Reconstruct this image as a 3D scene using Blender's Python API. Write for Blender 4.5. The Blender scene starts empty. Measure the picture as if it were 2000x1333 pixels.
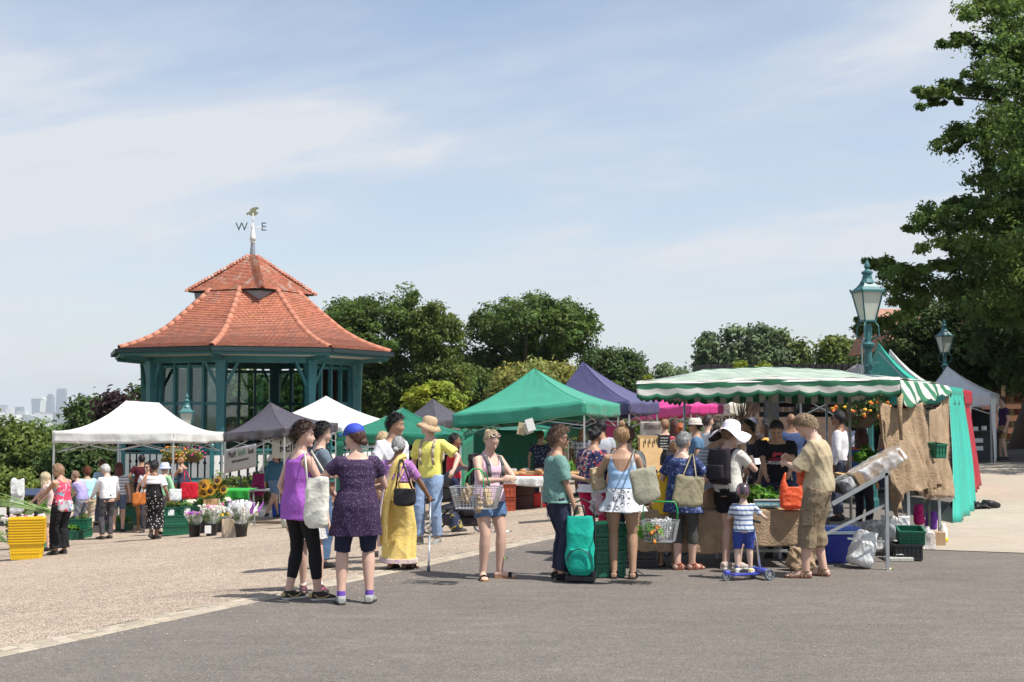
import bpy,bmesh,math,random
import numpy as np
from math import sin,cos,pi,radians as rad,sqrt
from mathutils import Vector,Matrix,Euler
from mathutils.bvhtree import BVHTree
random.seed(11);np.random.seed(11)
S=bpy.context.scene
COL=S.collection

# ------------------------------------------------------------------ camera, sky, sun, exposure
CZ=1.84;FPX=2500.0;PITCH=math.atan(129.5/2500.0)
cam=bpy.data.cameras.new('camera');camo=bpy.data.objects.new('camera',cam);COL.objects.link(camo)
camo.location=(0,0,CZ);camo.rotation_euler=(pi/2+PITCH,0,0)
cam.sensor_width=36;cam.lens=45;cam.clip_start=0.1;cam.clip_end=60000
S.camera=camo
SUN_EL=rad(60.0);SUN_AZ=math.atan2(0.87,-0.49)      # azimuth clockwise from +Y
sunv=Vector((sin(SUN_AZ)*cos(SUN_EL),cos(SUN_AZ)*cos(SUN_EL),sin(SUN_EL)))
w=bpy.data.worlds.new('World');S.world=w;w.use_nodes=True
nt=w.node_tree;nt.nodes.clear()
def N(nt,t,**k):
    n=nt.nodes.new(t)
    for a,b in k.items():
        setattr(n,a,b)
    return n
out=N(nt, 'ShaderNodeOutputWorld');bg=N(nt, 'ShaderNodeBackground');sky=N(nt, 'ShaderNodeTexSky',sky_type='NISHITA')
sky.sun_disc=False;sky.sun_elevation=SUN_EL;sky.sun_rotation=SUN_AZ;sky.altitude=80
sky.air_density=1.0;sky.dust_density=1.3;sky.ozone_density=2.2
bg.inputs['Strength'].default_value=0.122
tc=N(nt, 'ShaderNodeTexCoord');sep=N(nt, 'ShaderNodeSeparateXYZ');nt.links.new(tc.outputs['Generated'],sep.inputs[0])
# project the direction on a high flat cloud layer
zz=N(nt, 'ShaderNodeMath',operation='MAXIMUM');zz.inputs[1].default_value=0.0;nt.links.new(sep.outputs[2],zz.inputs[0])
za=N(nt, 'ShaderNodeMath',operation='ADD');za.inputs[1].default_value=0.12;nt.links.new(zz.outputs[0],za.inputs[0])
dx=N(nt, 'ShaderNodeMath',operation='DIVIDE');nt.links.new(sep.outputs[0],dx.inputs[0]);nt.links.new(za.outputs[0],dx.inputs[1])
dy=N(nt, 'ShaderNodeMath',operation='DIVIDE');nt.links.new(sep.outputs[1],dy.inputs[0]);nt.links.new(za.outputs[0],dy.inputs[1])
cb=N(nt, 'ShaderNodeCombineXYZ');nt.links.new(dx.outputs[0],cb.inputs[0]);nt.links.new(dy.outputs[0],cb.inputs[1])
def cloud(scale,loc,rot,sc,lo,hi,det=9,dist=0.6):
    mp=N(nt, 'ShaderNodeMapping',vector_type='TEXTURE');mp.inputs['Location'].default_value=loc;mp.inputs['Rotation'].default_value=rot;mp.inputs['Scale'].default_value=sc
    nt.links.new(cb.outputs[0],mp.inputs[0])
    no=N(nt, 'ShaderNodeTexNoise');no.inputs['Scale'].default_value=scale;no.inputs['Detail'].default_value=det
    no.inputs['Roughness'].default_value=0.58;no.inputs['Distortion'].default_value=dist
    nt.links.new(mp.outputs[0],no.inputs['Vector'])
    mr=N(nt, 'ShaderNodeMapRange');mr.interpolation_type = 'SMOOTHSTEP'
    mr.inputs['From Min'].default_value=lo;mr.inputs['From Max'].default_value=hi
    nt.links.new(no.outputs[0],mr.inputs[0]);return mr.outputs[0]
c1=cloud(1.5,(3.1,1.7,0),(0,0,rad(-40)),(2.2,.95,1),0.42,0.80)
c2=cloud(0.75,(-1.3,4.2,0),(0,0,rad(-30)),(1.6,1.0,1),0.36,0.62,5,0.3)
mu=N(nt, 'ShaderNodeMath',operation='MULTIPLY');nt.links.new(c1,mu.inputs[0]);nt.links.new(c2,mu.inputs[1])
m2=N(nt, 'ShaderNodeMath',operation='MULTIPLY_ADD');nt.links.new(c2,m2.inputs[0]);m2.inputs[1].default_value=0.30;nt.links.new(mu.outputs[0],m2.inputs[2])
# general summer veil of thin cirrus, thicker towards the horizon
hz=N(nt, 'ShaderNodeMapRange');nt.links.new(zz.outputs[0],hz.inputs[0]);hz.interpolation_type = 'SMOOTHSTEP'
hz.inputs['From Min'].default_value=0.0;hz.inputs['From Max'].default_value=0.42;hz.inputs['To Min'].default_value=0.55;hz.inputs['To Max'].default_value=0.10
m3=N(nt, 'ShaderNodeMath',operation='ADD');nt.links.new(m2.outputs[0],m3.inputs[0]);nt.links.new(hz.outputs[0],m3.inputs[1]);m3.use_clamp=True
mx=N(nt, 'ShaderNodeMixRGB');nt.links.new(m3.outputs[0],mx.inputs[0]);nt.links.new(sky.outputs[0],mx.inputs[1])
mx.inputs[2].default_value=(4.5,4.72,5.05,1)
nt.links.new(mx.outputs[0],bg.inputs[0]);nt.links.new(bg.outputs[0],out.inputs[0])
sl=bpy.data.lights.new('sun', 'SUN');sl.energy=5.0;sl.angle=rad(0.53);sl.color=(1.0,0.955,0.88)
so=bpy.data.objects.new('sun',sl);COL.objects.link(so);so.rotation_euler=sunv.to_track_quat('Z', 'Y').to_euler()
S.view_settings.view_transform = 'Standard';S.view_settings.look = 'None';S.view_settings.gamma=1
S.view_settings.use_curve_mapping=False;S.view_settings.exposure=0.45
S.render.engine = 'CYCLES';S.cycles.use_denoising=True;S.cycles.max_bounces=8;S.cycles.transparent_max_bounces=16
S.cycles.volume_bounces=0

# ------------------------------------------------------------------ helpers
def ray(px,py):
    u=(px-1000)/FPX;v=-(py-666.5)/FPX
    return Vector((u,cos(PITCH)-v*sin(PITCH),sin(PITCH)+v*cos(PITCH)))
def W(px,py,Y):
    d=ray(px,py);k=Y/d.y
    return Vector((d.x*k,Y,CZ+d.z*k))
def kd(x,y):return -(x+3.95)*0.898+(y-9.87)*0.44      # metres to the left of the sett strip
def sst(a,b,x):
    t=min(1,max(0,(x-a)/(b-a)));return t*t*(3-2*t)
def gz(x,y):
    d=kd(x,y);z=0.0
    if d>0:
        q=min(d,12);z-=0.085*q
        if d>12:z-=0.085*3*(1-math.exp(-(d-12)/3))
    elif y>18:
        z+=0.02*(min(y,60)-18)*sst(0,5,-d)
    f=max(0.0,y-58)*0.05*sst(2,-8,x)
    g=max(0.0,-x-22-0.12*y)*0.22
    r=sqrt(x*x+y*y)
    z-=min(40,f+g)
    if r>130:z-=min(60,(r-130)*0.06)
    return max(z,-88)
def G(px,py,lo=6,hi=60):
    d=ray(px,py)
    for i in range(60):
        m=(lo+hi)/2;k=m/d.y;p=Vector((d.x*k,m,CZ+d.z*k))
        if p.z>gz(p.x,p.y):lo=m
        else:hi=m
    return Vector((p.x,p.y,gz(p.x,p.y)))
def XG(px,Y,py=850):
    p=W(px,py,Y);return Vector((p.x,Y,gz(p.x,Y)))

MATS={}
def mat(name,col,rough=0.6,metal=0.0,bump=0.0,bscale=60,var=0.0,vscale=6,spec=0.5,trans=0.0,alpha=1.0,sheen=0.0,attr=None,transl=0.0,emit=None,bdist=0.004):
    if name in MATS:return MATS[name]
    m=bpy.data.materials.new(name);m.use_nodes=True;nt=m.node_tree;b=nt.nodes['Principled BSDF'];L=nt.links
    c=(*col,1)
    b.inputs['Base Color'].default_value=c;b.inputs['Roughness'].default_value=rough;b.inputs['Metallic'].default_value=metal
    b.inputs['Specular IOR Level'].default_value=spec
    if trans:b.inputs['Transmission Weight'].default_value=trans
    if alpha<1:b.inputs['Alpha'].default_value=alpha
    if sheen:b.inputs['Sheen Weight'].default_value=sheen
    m.diffuse_color=c
    tc=N(nt, 'ShaderNodeTexCoord')
    src=None
    if var>0 or attr:
        mixc=N(nt, 'ShaderNodeMixRGB',blend_type='MULTIPLY');mixc.inputs[0].default_value=1;mixc.inputs[1].default_value=c
        if attr:
            at=N(nt, 'ShaderNodeAttribute',attribute_name=attr);L.new(at.outputs['Color'],mixc.inputs[2])
            src=mixc.outputs[0]
        if var>0:
            no=N(nt, 'ShaderNodeTexNoise');no.inputs['Scale'].default_value=vscale;no.inputs['Detail'].default_value=6;no.inputs['Roughness'].default_value=.65
            L.new(tc.outputs['Object'],no.inputs['Vector'])
            mr=N(nt, 'ShaderNodeMapRange');mr.inputs['From Min'].default_value=.25;mr.inputs['From Max'].default_value=.75
            mr.inputs['To Min'].default_value=1-var;mr.inputs['To Max'].default_value=1+var;L.new(no.outputs[0],mr.inputs[0])
            mm=N(nt, 'ShaderNodeMixRGB',blend_type='MULTIPLY');mm.inputs[0].default_value=1
            if src:L.new(src,mm.inputs[1])
            else:mm.inputs[1].default_value=c
            L.new(mr.outputs[0],mm.inputs[2]);src=mm.outputs[0]
        L.new(src,b.inputs['Base Color'])
    if bump>0:
        no=N(nt, 'ShaderNodeTexNoise');no.inputs['Scale'].default_value=bscale;no.inputs['Detail'].default_value=4
        L.new(tc.outputs['Object'],no.inputs['Vector'])
        bp=N(nt, 'ShaderNodeBump');bp.inputs['Strength'].default_value=bump;bp.inputs['Distance'].default_value=bdist
        L.new(no.outputs[0],bp.inputs['Height']);L.new(bp.outputs[0],b.inputs['Normal'])
    if transl>0:
        tr=N(nt, 'ShaderNodeBsdfTranslucent');ms=N(nt, 'ShaderNodeMixShader');ms.inputs[0].default_value=transl
        if src:L.new(src,tr.inputs[0])
        else:tr.inputs[0].default_value=c
        o=nt.nodes['Material Output'];L.new(b.outputs[0],ms.inputs[1]);L.new(tr.outputs[0],ms.inputs[2]);L.new(ms.outputs[0],o.inputs[0])
    if emit:
        b.inputs['Emission Color'].default_value=(*emit[0],1);b.inputs['Emission Strength'].default_value=emit[1]
    MATS[name]=m;return m

def tag(o,label=None,cat=None,group=None,kind=None):
    if label:o['label']=label
    if cat:o['category']=cat
    if group:o['group']=group
    if kind:o['kind']=kind
    return o
def empty(name,loc=(0,0,0),rz=0,label=None,cat=None,group=None):
    o=bpy.data.objects.new(name,None);COL.objects.link(o);o.location=loc;o.rotation_euler=(0,0,rz);o.empty_display_size=.1
    return tag(o,label,cat,group)
def addobj(name,me,m=None,parent=None,smooth=False):
    o=bpy.data.objects.new(name,me);COL.objects.link(o)
    if m is not None and not me.materials: 
        for q in (m if isinstance(m,(list,tuple)) else [m]):me.materials.append(q)
    if parent is not None:o.parent=parent
    if smooth:
        me.polygons.foreach_set('use_smooth',[True]*len(me.polygons))
    return o
def rawmesh(name,V,F):
    me=bpy.data.meshes.new(name);me.from_pydata([tuple(v) for v in V],[],[tuple(f) for f in F]);me.update();return me

class MB:
    """collects simple shapes into one mesh"""
    def __init__(s):s.V=[];s.F=[];s.M=[]
    def add(s,V,F,mi=0):
        n=len(s.V);s.V+=[tuple(v) for v in V];s.F+=[tuple(i+n for i in f) for f in F];s.M+=[mi]*len(F);return s
    def box(s,c,d,R=None,mi=0,taper=1.0):
        c=Vector(c);h=Vector(d)/2;V=[]
        for z in (-1,1):
            t=taper if z<0 else 1
            for x,y in ((-1,-1),(1,-1),(1,1),(-1,1)):
                v=Vector((x*h.x*t,y*h.y*t,z*h.z));V.append(c+(R @ v if R is not None else v))
        return s.add(V,[(0,3,2,1),(4,5,6,7),(0,1,5,4),(1,2,6,5),(2,3,7,6),(3,0,4,7)],mi)
    def bar(s,a,b,wd,hd=None,mi=0,up=(0,0,1)):
        a=Vector(a);b=Vector(b);d=b-a;L=d.length
        if L<1e-6:return s
        d.normalize();u=Vector(up);r=d.cross(u)
        if r.length<1e-3:r=d.cross(Vector((0,1,0)))
        r.normalize();u=r.cross(d);hd=hd or wd
        V=[]
        for p in (a,b):
            for x,y in ((-1,-1),(1,-1),(1,1),(-1,1)):V.append(p+r*x*wd/2+u*y*hd/2)
        return s.add(V,[(0,3,2,1),(4,5,6,7),(0,1,5,4),(1,2,6,5),(2,3,7,6),(3,0,4,7)],mi)
    def tube(s,pts,rs,n=8,mi=0,cap=True):
        pts=[Vector(p) for p in pts]; 
        if not hasattr(rs, '__len__'):rs=[rs]*len(pts)
        V=[];F=[];pr=None
        for i,p in enumerate(pts):
            d=(pts[min(i+1,len(pts)-1)]-pts[max(i-1,0)])
            if d.length<1e-9:d=Vector((0,0,1))
            d.normalize()
            if pr is None:
                r=d.cross(Vector((0,0,1)))
                if r.length<0.05:r=d.cross(Vector((0,1,0)))
            else:r=pr-d*pr.dot(d)
            r.normalize();pr=r;u=d.cross(r)
            for k in range(n):
                a=2*pi*k/n;V.append(p+(r*cos(a)+u*sin(a))*rs[i])
        for i in range(len(pts)-1):
            for k in range(n):
                k2=(k+1) % n;F.append((i*n+k,i*n+k2,(i+1)*n+k2,(i+1)*n+k))
        if cap:
            F.append(tuple(range(n-1,-1,-1)));F.append(tuple((len(pts)-1)*n+k for k in range(n)))
        return s.add(V,F,mi)
    def lathe(s,prof,c=(0,0,0),n=16,mi=0,cap=True,rot=0):
        V=[];F=[]
        for r,z in prof:
            for k in range(n):a=2*pi*k/n+rot;V.append((c[0]+r*cos(a),c[1]+r*sin(a),c[2]+z))
        for i in range(len(prof)-1):
            for k in range(n):
                k2=(k+1) % n;F.append((i*n+k,i*n+k2,(i+1)*n+k2,(i+1)*n+k))
        if cap:
            F.append(tuple(range(n-1,-1,-1)));F.append(tuple((len(prof)-1)*n+k for k in range(n)))
        return s.add(V,F,mi)
    def ball(s,c,r,nu=10,nv=7,mi=0,jit=0,seed=0):
        rr=r if hasattr(r, '__len__') else (r,r,r);c=Vector(c);V=[c+Vector((0,0,-rr[2]))];F=[]
        rn=random.Random(seed)
        for i in range(1,nv):
            t=pi*i/nv-pi/2
            for k in range(nu):
                a=2*pi*k/nu;j=1+rn.uniform(-jit,jit);V.append(c+Vector((rr[0]*cos(t)*cos(a),rr[1]*cos(t)*sin(a),rr[2]*sin(t)))*j)
        V.append(c+Vector((0,0,rr[2])));T=len(V)-1
        for k in range(nu):F.append((0,1+(k+1) % nu,1+k))
        for i in range(nv-2):
            for k in range(nu):
                k2=(k+1) % nu;a=1+i*nu;F.append((a+k,a+k2,a+nu+k2,a+nu+k))
        a=1+(nv-2)*nu
        for k in range(nu):F.append((a+k,a+(k+1) % nu,T))
        return s.add(V,F,mi)
    def quad(s,*p,mi=0):return s.add(p,[tuple(range(len(p)))],mi)
    def mesh(s,name):
        me=rawmesh(name,s.V,s.F)
        if any(s.M):me.polygons.foreach_set('material_index',s.M)
        return me
    def build(s,name,m,parent=None,smooth=False,bevel=0):
        me=s.mesh(name);o=addobj(name,me,m,parent,smooth)
        if bevel:
            bm=bmesh.new();bm.from_mesh(me);bmesh.ops.bevel(bm,geom=bm.edges[:],offset=bevel,segments=1,affect='EDGES');bm.to_mesh(me);bm.free()
        return o

def grid_surface(fn,nu,nv):
    V=[fn(i/nu,j/nv) for j in range(nv+1) for i in range(nu+1)]
    F=[(j*(nu+1)+i,j*(nu+1)+i+1,(j+1)*(nu+1)+i+1,(j+1)*(nu+1)+i) for j in range(nv) for i in range(nu)]
    return V,F
def solidify(me,t):
    bm=bmesh.new();bm.from_mesh(me);bmesh.ops.solidify(bm,geom=bm.faces[:],thickness=t);bm.to_mesh(me);bm.free();return me
def textmesh(txt,size,font_shear=0,ext=0.001,align='CENTER',sx=1.0,bold=0.0):
    c=bpy.data.curves.new('lettering', 'FONT');c.body=txt;c.size=size;c.extrude=ext;c.align_x=align;c.shear=font_shear;c.resolution_u=3;c.offset=bold
    o=bpy.data.objects.new('tmp',c);COL.objects.link(o);bpy.context.view_layer.update()
    me=bpy.data.meshes.new_from_object(o.evaluated_get(bpy.context.evaluated_depsgraph_get()));bpy.data.objects.remove(o);bpy.data.curves.remove(c)
    if sx != 1.0:me.transform(Matrix.Scale(sx,4,(1,0,0)))
    return me
def copy_tree(o,parent=None):
    c=o.copy();COL.objects.link(c)
    if parent is not None:c.parent=parent
    for ch in list(o.children):copy_tree(ch,c)
    return c
# ------------------------------------------------------------------ ground
def ground_mat(name,cols,scale,big=None,bump=.5,rough=.9,specks=None,bdist=.006,streak=None):
    m=bpy.data.materials.new(name);m.use_nodes=True;nt=m.node_tree;b=nt.nodes['Principled BSDF'];L=nt.links
    b.inputs['Roughness'].default_value=rough;b.inputs['Specular IOR Level'].default_value=.3
    tc=N(nt, 'ShaderNodeTexCoord')
    v=N(nt, 'ShaderNodeTexVoronoi');v.inputs['Scale'].default_value=scale;L.new(tc.outputs['Object'],v.inputs['Vector'])
    r=N(nt, 'ShaderNodeValToRGB');r.color_ramp.elements[0].position=0
    for i,c in enumerate(cols):
        p=i/(len(cols)-1) if len(cols)>1 else 0
        e=r.color_ramp.elements[0] if i==0 else (r.color_ramp.elements[1] if i==len(cols)-1 else r.color_ramp.elements.new(p))
        e.position=p;e.color=(*c,1)
    L.new(v.outputs['Color'],r.inputs[0]);src=r.outputs[0]
    def mul(src,sc,lo,hi,fmin=.3,fmax=.7,scl=(1,1,1),det=6,rot=0):
        mp=N(nt, 'ShaderNodeMapping');mp.inputs['Scale'].default_value=scl;mp.inputs['Rotation'].default_value=(0,0,rot);L.new(tc.outputs['Object'],mp.inputs[0])
        no=N(nt, 'ShaderNodeTexNoise');no.inputs['Scale'].default_value=sc;no.inputs['Detail'].default_value=det;no.inputs['Roughness'].default_value=.65
        L.new(mp.outputs[0],no.inputs['Vector'])
        mr=N(nt, 'ShaderNodeMapRange');mr.inputs['From Min'].default_value=fmin;mr.inputs['From Max'].default_value=fmax
        mr.inputs['To Min'].default_value=lo;mr.inputs['To Max'].default_value=hi;L.new(no.outputs[0],mr.inputs[0])
        mm=N(nt, 'ShaderNodeMixRGB',blend_type='MULTIPLY');mm.inputs[0].default_value=1;L.new(src,mm.inputs[1]);L.new(mr.outputs[0],mm.inputs[2]);return mm.outputs[0]
    src=mul(src,.35,.88,1.10);src=mul(src,3.0,.93,1.06)
    if streak: 
        for q in streak:src=mul(src,*q)
    if specks:
        v2=N(nt, 'ShaderNodeTexVoronoi');v2.inputs['Scale'].default_value=specks[1];L.new(tc.outputs['Object'],v2.inputs['Vector'])
        s2=N(nt, 'ShaderNodeSeparateColor');L.new(v2.outputs['Color'],s2.inputs[0])
        g1=N(nt, 'ShaderNodeMath',operation='GREATER_THAN');g1.inputs[1].default_value=specks[2];L.new(s2.outputs[0],g1.inputs[0])
        g2=N(nt, 'ShaderNodeMath',operation='LESS_THAN');g2.inputs[1].default_value=specks[3];L.new(v2.outputs['Distance'],g2.inputs[0])
        g=N(nt, 'ShaderNodeMath',operation='MULTIPLY');L.new(g1.outputs[0],g.inputs[0]);L.new(g2.outputs[0],g.inputs[1])
        mm=N(nt, 'ShaderNodeMixRGB');L.new(g.outputs[0],mm.inputs[0]);L.new(src,mm.inputs[1]);mm.inputs[2].default_value=(*specks[0],1);src=mm.outputs[0]
    L.new(src,b.inputs['Base Color'])
    bp=N(nt, 'ShaderNodeBump');bp.inputs['Strength'].default_value=bump;bp.inputs['Distance'].default_value=bdist
    L.new(v.outputs['Distance'],bp.inputs['Height']);L.new(bp.outputs[0],b.inputs['Normal'])
    return m
M_asph=ground_mat('asphalt',[(.083,.073,.065),(.125,.110,.098),(.152,.134,.119),(.208,.183,.162)],95,bump=.5,specks=((.36,.33,.30),24,.86,.13),
                    streak=[(5,.90,1.06,.35,.65,(.25,1,1),5,rad(-64)),(14,.90,1.10,.3,.7)])
M_grav=ground_mat('resin_gravel',[(.16,.10,.06),(.34,.23,.15),(.44,.315,.22),(.53,.405,.295),(.68,.57,.46)],62,bump=1.0,bdist=.02,
                    streak=[(1.0,.74,1.03,.30,.44,(.09,1,1),5,rad(-12)),(9,.84,1.14,.35,.65)])
M_path=ground_mat('tan_path',[(.335,.29,.235),(.395,.345,.28)],50,bump=.3,streak=[(3,.90,1.04,.3,.7,(.12,3,1),5,0)])
M_grass=ground_mat('grass_earth',[(.045,.075,.018),(.075,.10,.03)],3,bump=.6)
M_sett=mat('sett_stone',(.34,.295,.24),.85,bump=.5,bscale=40,attr='tint',var=.12,vscale=8)
M_mortar=mat('mortar',(.30,.26,.21),.95,bump=.4,bscale=60,var=.15,vscale=10)

def axis(R,n,k):
    t=np.linspace(-1,1,n);return np.sinh(t*k)/np.sinh(k)*R
xs=axis(16000,150,8.0);ys=axis(16000,170,8.0)+20
V=[(x,y,gz(x,y)-.06-.0006*min(500,sqrt(x*x+y*y))) for y in ys for x in xs]
nx=len(xs);F=[(j*nx+i,j*nx+i+1,(j+1)*nx+i+1,(j+1)*nx+i) for j in range(len(ys)-1) for i in range(nx-1)]
tag(addobj('ground',rawmesh('ground',V,F),M_grass),kind='structure')
KD=Vector((0.4545,0.8907,0)).normalized();KN=Vector((-KD.y,KD.x,0));K0=Vector((-3.95,9.87,0))
def kp(s,d,dz=0):
    p=K0+KD*s+KN*d;return Vector((p.x,p.y,gz(p.x,p.y)+dz))
def strip(name,s0,s1,d0,d1,ns,nd,m,dz=0.0):
    V,F=grid_surface(lambda u,v:kp(s0+(s1-s0)*u,d0+(d1-d0)*v,dz),ns,nd)
    return tag(addobj(name,rawmesh(name,V,F),m),kind='structure')
strip('gravel_yard',-16,50,.0,21,90,50,M_grav)
strip('asphalt_road',-16,60,-42,-.30,90,50,M_asph)
kerb=strip('kerb_strip',-16,50,-.30,0,90,1,M_mortar,-.006)
def sett(s,d,L_,w_,h):
    mb=MB();a=[]
    for zz_,ins in ((-.03,0),(h-.006,0),(h,.009)):
        for q in ((0,0),(1,0),(1,1),(0,1)):
            ss=s+(L_ if q[0] else 0)+(-ins if q[0] else ins);dd=d+(w_ if q[1] else 0)+(-ins if q[1] else ins)
            a.append(kp(ss,dd,zz_))
    mb.add(a,[(8,9,10,11),(0,1,5,4),(1,2,6,5),(2,3,7,6),(3,0,4,7),(4,5,9,8),(5,6,10,9),(6,7,11,10),(7,4,8,11)])
    return mb
def set_tint(me,cols):
    at=me.color_attributes.new('tint', 'FLOAT_COLOR', 'CORNER');arr=[]
    for p in me.polygons:
        c=cols(p.index) if callable(cols) else cols
        arr+=[*c,1]*p.loop_total
    at.data.foreach_set('color',arr)
far=MB();ntn=0;fart=[]
for row in range(3):
    s=-6+random.uniform(0,.1)
    while s<46:
        Ln=random.uniform(.13,.24);t=random.uniform(.8,1.15);tc_=(t,t*random.uniform(.96,1.01),t*random.uniform(.9,1.0))
        b=sett(s,-.294+row*.098,Ln-.012,.088,random.uniform(.0,.005))
        if s<12 and ntn<290:
            me=b.mesh('sett_stone');set_tint(me,tc_);addobj('sett_stone',me,M_sett,kerb);ntn+=1
        else:
            far.add(b.V,b.F);fart+=[tc_]*len(b.F)
        s+=Ln
me=far.mesh('far_setts');set_tint(me,lambda i:fart[i]);tag(addobj('sett_row',me,M_sett,kerb),kind='stuff')
# tan boardwalk path on the right
def tp(u,v):
    a0,a1=G(1788,1074),G(2075,1084);b0,b1=XG(1912,35,890),XG(2075,35,890)
    p=a0.lerp(a1,u).lerp(b0.lerp(b1,u),v);return Vector((p.x,p.y,gz(p.x,p.y)+.008))
V,F=grid_surface(tp,14,30);tag(addobj('tan_path',rawmesh('tan_path',V,F),M_path),kind='structure')
gs=MB()
for i in range(600):
    s=random.uniform(-4,12);d=-.30-random.expovariate(3.0) if i % 3 else random.uniform(-.30,.06);p=kp(s,d,.003);r_=random.uniform(.003,.009);gs.add([p+Vector((r_,0,0)),p+Vector((0,r_,0)),p+Vector((-r_,0,0)),p+Vector((0,-r_,0)),p+Vector((0,0,r_*1.1))],[(0,1,4),(1,2,4),(2,3,4),(3,0,4)])
tag(gs.build('stray_gravel',mat('stray_gravel',(.46,.35,.25),.9)),kind='stuff')
# litter and leaves on the road
lf=MB()
for i in range(240):
    s=random.uniform(-2,14);d=random.uniform(-9,-.3) if i % 2 else random.uniform(-14,-1);p=kp(s,d,.006);a=random.uniform(0,6);L_=random.uniform(.008,.022)
    e=Vector((cos(a),sin(a),0))*L_;f=Vector((-sin(a),cos(a),0))*L_*.4
    lf.quad(p-e,p-f,p+e+Vector((0,0,.006)),p+f)
tag(lf.build('leaf_litter',mat('dry_leaf',(.30,.22,.12),.8)),kind='stuff')

# ------------------------------------------------------------------ far city
M_tw1=mat('blue_glass_tower',(.10,.14,.19),.4,var=.2,vscale=.02);M_tw2=mat('white_stone_tower',(.62,.62,.60),.7);M_tw3=mat('grey_tower',(.26,.28,.31),.7,var=.2,vscale=.03)
def band_mat(name,c1,c2,sc):
    m=bpy.data.materials.new(name);m.use_nodes=True;nt=m.node_tree;b=nt.nodes['Principled BSDF'];L=nt.links
    tc=N(nt, 'ShaderNodeTexCoord');wv=N(nt, 'ShaderNodeTexWave',bands_direction='Z');wv.inputs['Scale'].default_value=sc
    L.new(tc.outputs['Object'],wv.inputs['Vector']);mx=N(nt, 'ShaderNodeMixRGB');mx.inputs[1].default_value=(*c1,1);mx.inputs[2].default_value=(*c2,1)
    L.new(wv.outputs[0],mx.inputs[0]);L.new(mx.outputs[0],b.inputs['Base Color']);b.inputs['Roughness'].default_value=.4;return m
M_twb=band_mat('banded_glass',(.06,.10,.15),(.17,.21,.26),.08)
def tower(px0,px1,ptop,Y,m,label,shape='box',depth=50,m2=None):
    a=W(px0,ptop,Y);b=W(px1,ptop,Y);zb=-90;cx=(a.x+b.x)/2;wd=b.x-a.x;H=a.z-zb
    o=empty('tower_block',(cx,Y,zb),0,label, 'tower', 'distant city towers');mb=MB()
    if shape == 'box':mb.box((0,0,H/2),(wd,depth,H))
    elif shape == 'step':
        mb.box((0,0,H*.45),(wd,depth,H*.9));c=MB();c.box((0,0,H*.95),(wd*.6,depth*.6,H*.1));c.build('roof_plant',m,o)
    elif shape == 'flare':
        n=12;V=[]
        prof=[(0,.82),(.3,.80),(.6,.87),(.85,.97),(1,1.0)]
        for t,k in prof:
            for x,y in ((-1,-1),(1,-1),(1,1),(-1,1)):V.append((x*wd/2*k*(.78)-wd*.1,y*depth/2,H*.93*t))
        F=[(i*4+j,i*4+(j+1) % 4,(i+1)*4+(j+1) % 4,(i+1)*4+j) for i in range(len(prof)-1) for j in range(4)]+[(16,17,18,19)]
        mb.add(V,F)
        c=MB();V=[]
        for t,k in prof:
            for x,y in ((.56,-1.02),(1,-.8),(1,1),(.56,1)):V.append((x*wd/2*k,y*depth/2,H*.93*t))
        c.add(V,F);pr=[(-.92,0),(-.9,.35),(-.6,.75),(-.1,.98),(.45,1),(.9,.6),(1,0)]
        Vt=[(x*wd/2,y_*depth*.52,H*.93+z*H*.07) for y_ in (-1,1) for x,z in pr];k=len(pr)
        c.add(Vt,[tuple(range(k)),tuple(range(2*k-1,k-1,-1))]+[(i,i+k,i+1+k,i+1) for i in range(k-1)])
        c.build('white_shell',m2,o)
    elif shape == 'wedge':
        pr=[(-.5,0),(.5,0),(.5,.72),(.42,.84),(.2,.92),(-.2,.96),(-.42,1.0),(-.5,1.0)]
        k=len(pr);mb.add([(x*wd,y,z*H) for y in (-depth/2,depth/2) for x,z in pr],[tuple(range(k)),tuple(range(2*k-1,k-1,-1))]+[(i,i+k,(i+1) % k+k,(i+1) % k) for i in range(k)])
    elif shape == 'taper':
        V=[(x*wd*.5,y*depth/2,0) for x,y in ((-1.1,-1),(1,-1),(1,1),(-1.1,1))]+[(x*wd*.5,y*depth/2,H*.97) for x,y in ((-.9,-1),(1,-1),(1,.4),(-.9,.4))]
        mb.add(V,[(0,3,2,1),(4,5,6,7),(0,1,5,4),(1,2,6,5),(2,3,7,6),(3,0,4,7)]);c=MB();c.box((0,0,H*.985),(wd*.9,depth*.5,H*.02));c.build('roof_rail',m,o)
    mb.build('facade',m,o)
    return o
tower(64,88,776,8600,M_twb, 'flared glass tower with white curved roof shell on the skyline', 'flare',60,M_tw2)
tower(92,105,770,8900,M_tw1, 'slim blue grey tower with stepped top beside the flared tower', 'step')
tower(112,130,759,9100,M_twb, 'tallest slab tower on the distant skyline', 'taper')
tower(130,136,788,9000,M_tw1, 'narrow lower tower just right of the tallest tower')
tower(138,145,790,9050,M_tw1, 'second narrow lower tower right of the tallest tower')
tower(156,173,767,9300,M_twb, 'wedge topped glass tower rightmost on the skyline', 'wedge')
tower(-2,13,791,8700,M_tw3, 'broad grey block at left edge of the skyline')
tower(15,24,799,8500,M_tw2, 'short pale tower near left edge of the skyline')
tower(32,45,795,8800,M_tw1, 'short blue block between left edge and flared tower')
mb=MB();rn=random.Random(5)
for i in range(420):
    Y=rn.uniform(3200,9200);px=rn.uniform(-60,330);p=W(px,820,Y);H=rn.choice([12,18,25,30,45,60])*rn.uniform(.7,1.2)
    mb.box((p.x,Y,-90+H/2),(rn.uniform(20,90),rn.uniform(20,60),H),Matrix.Rotation(rn.uniform(-.3,.3),3, 'Z'),mi=i % 3)
tag(mb.build('distant_city_blocks',[M_tw2,M_tw3,M_tw2]),kind='stuff')
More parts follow.
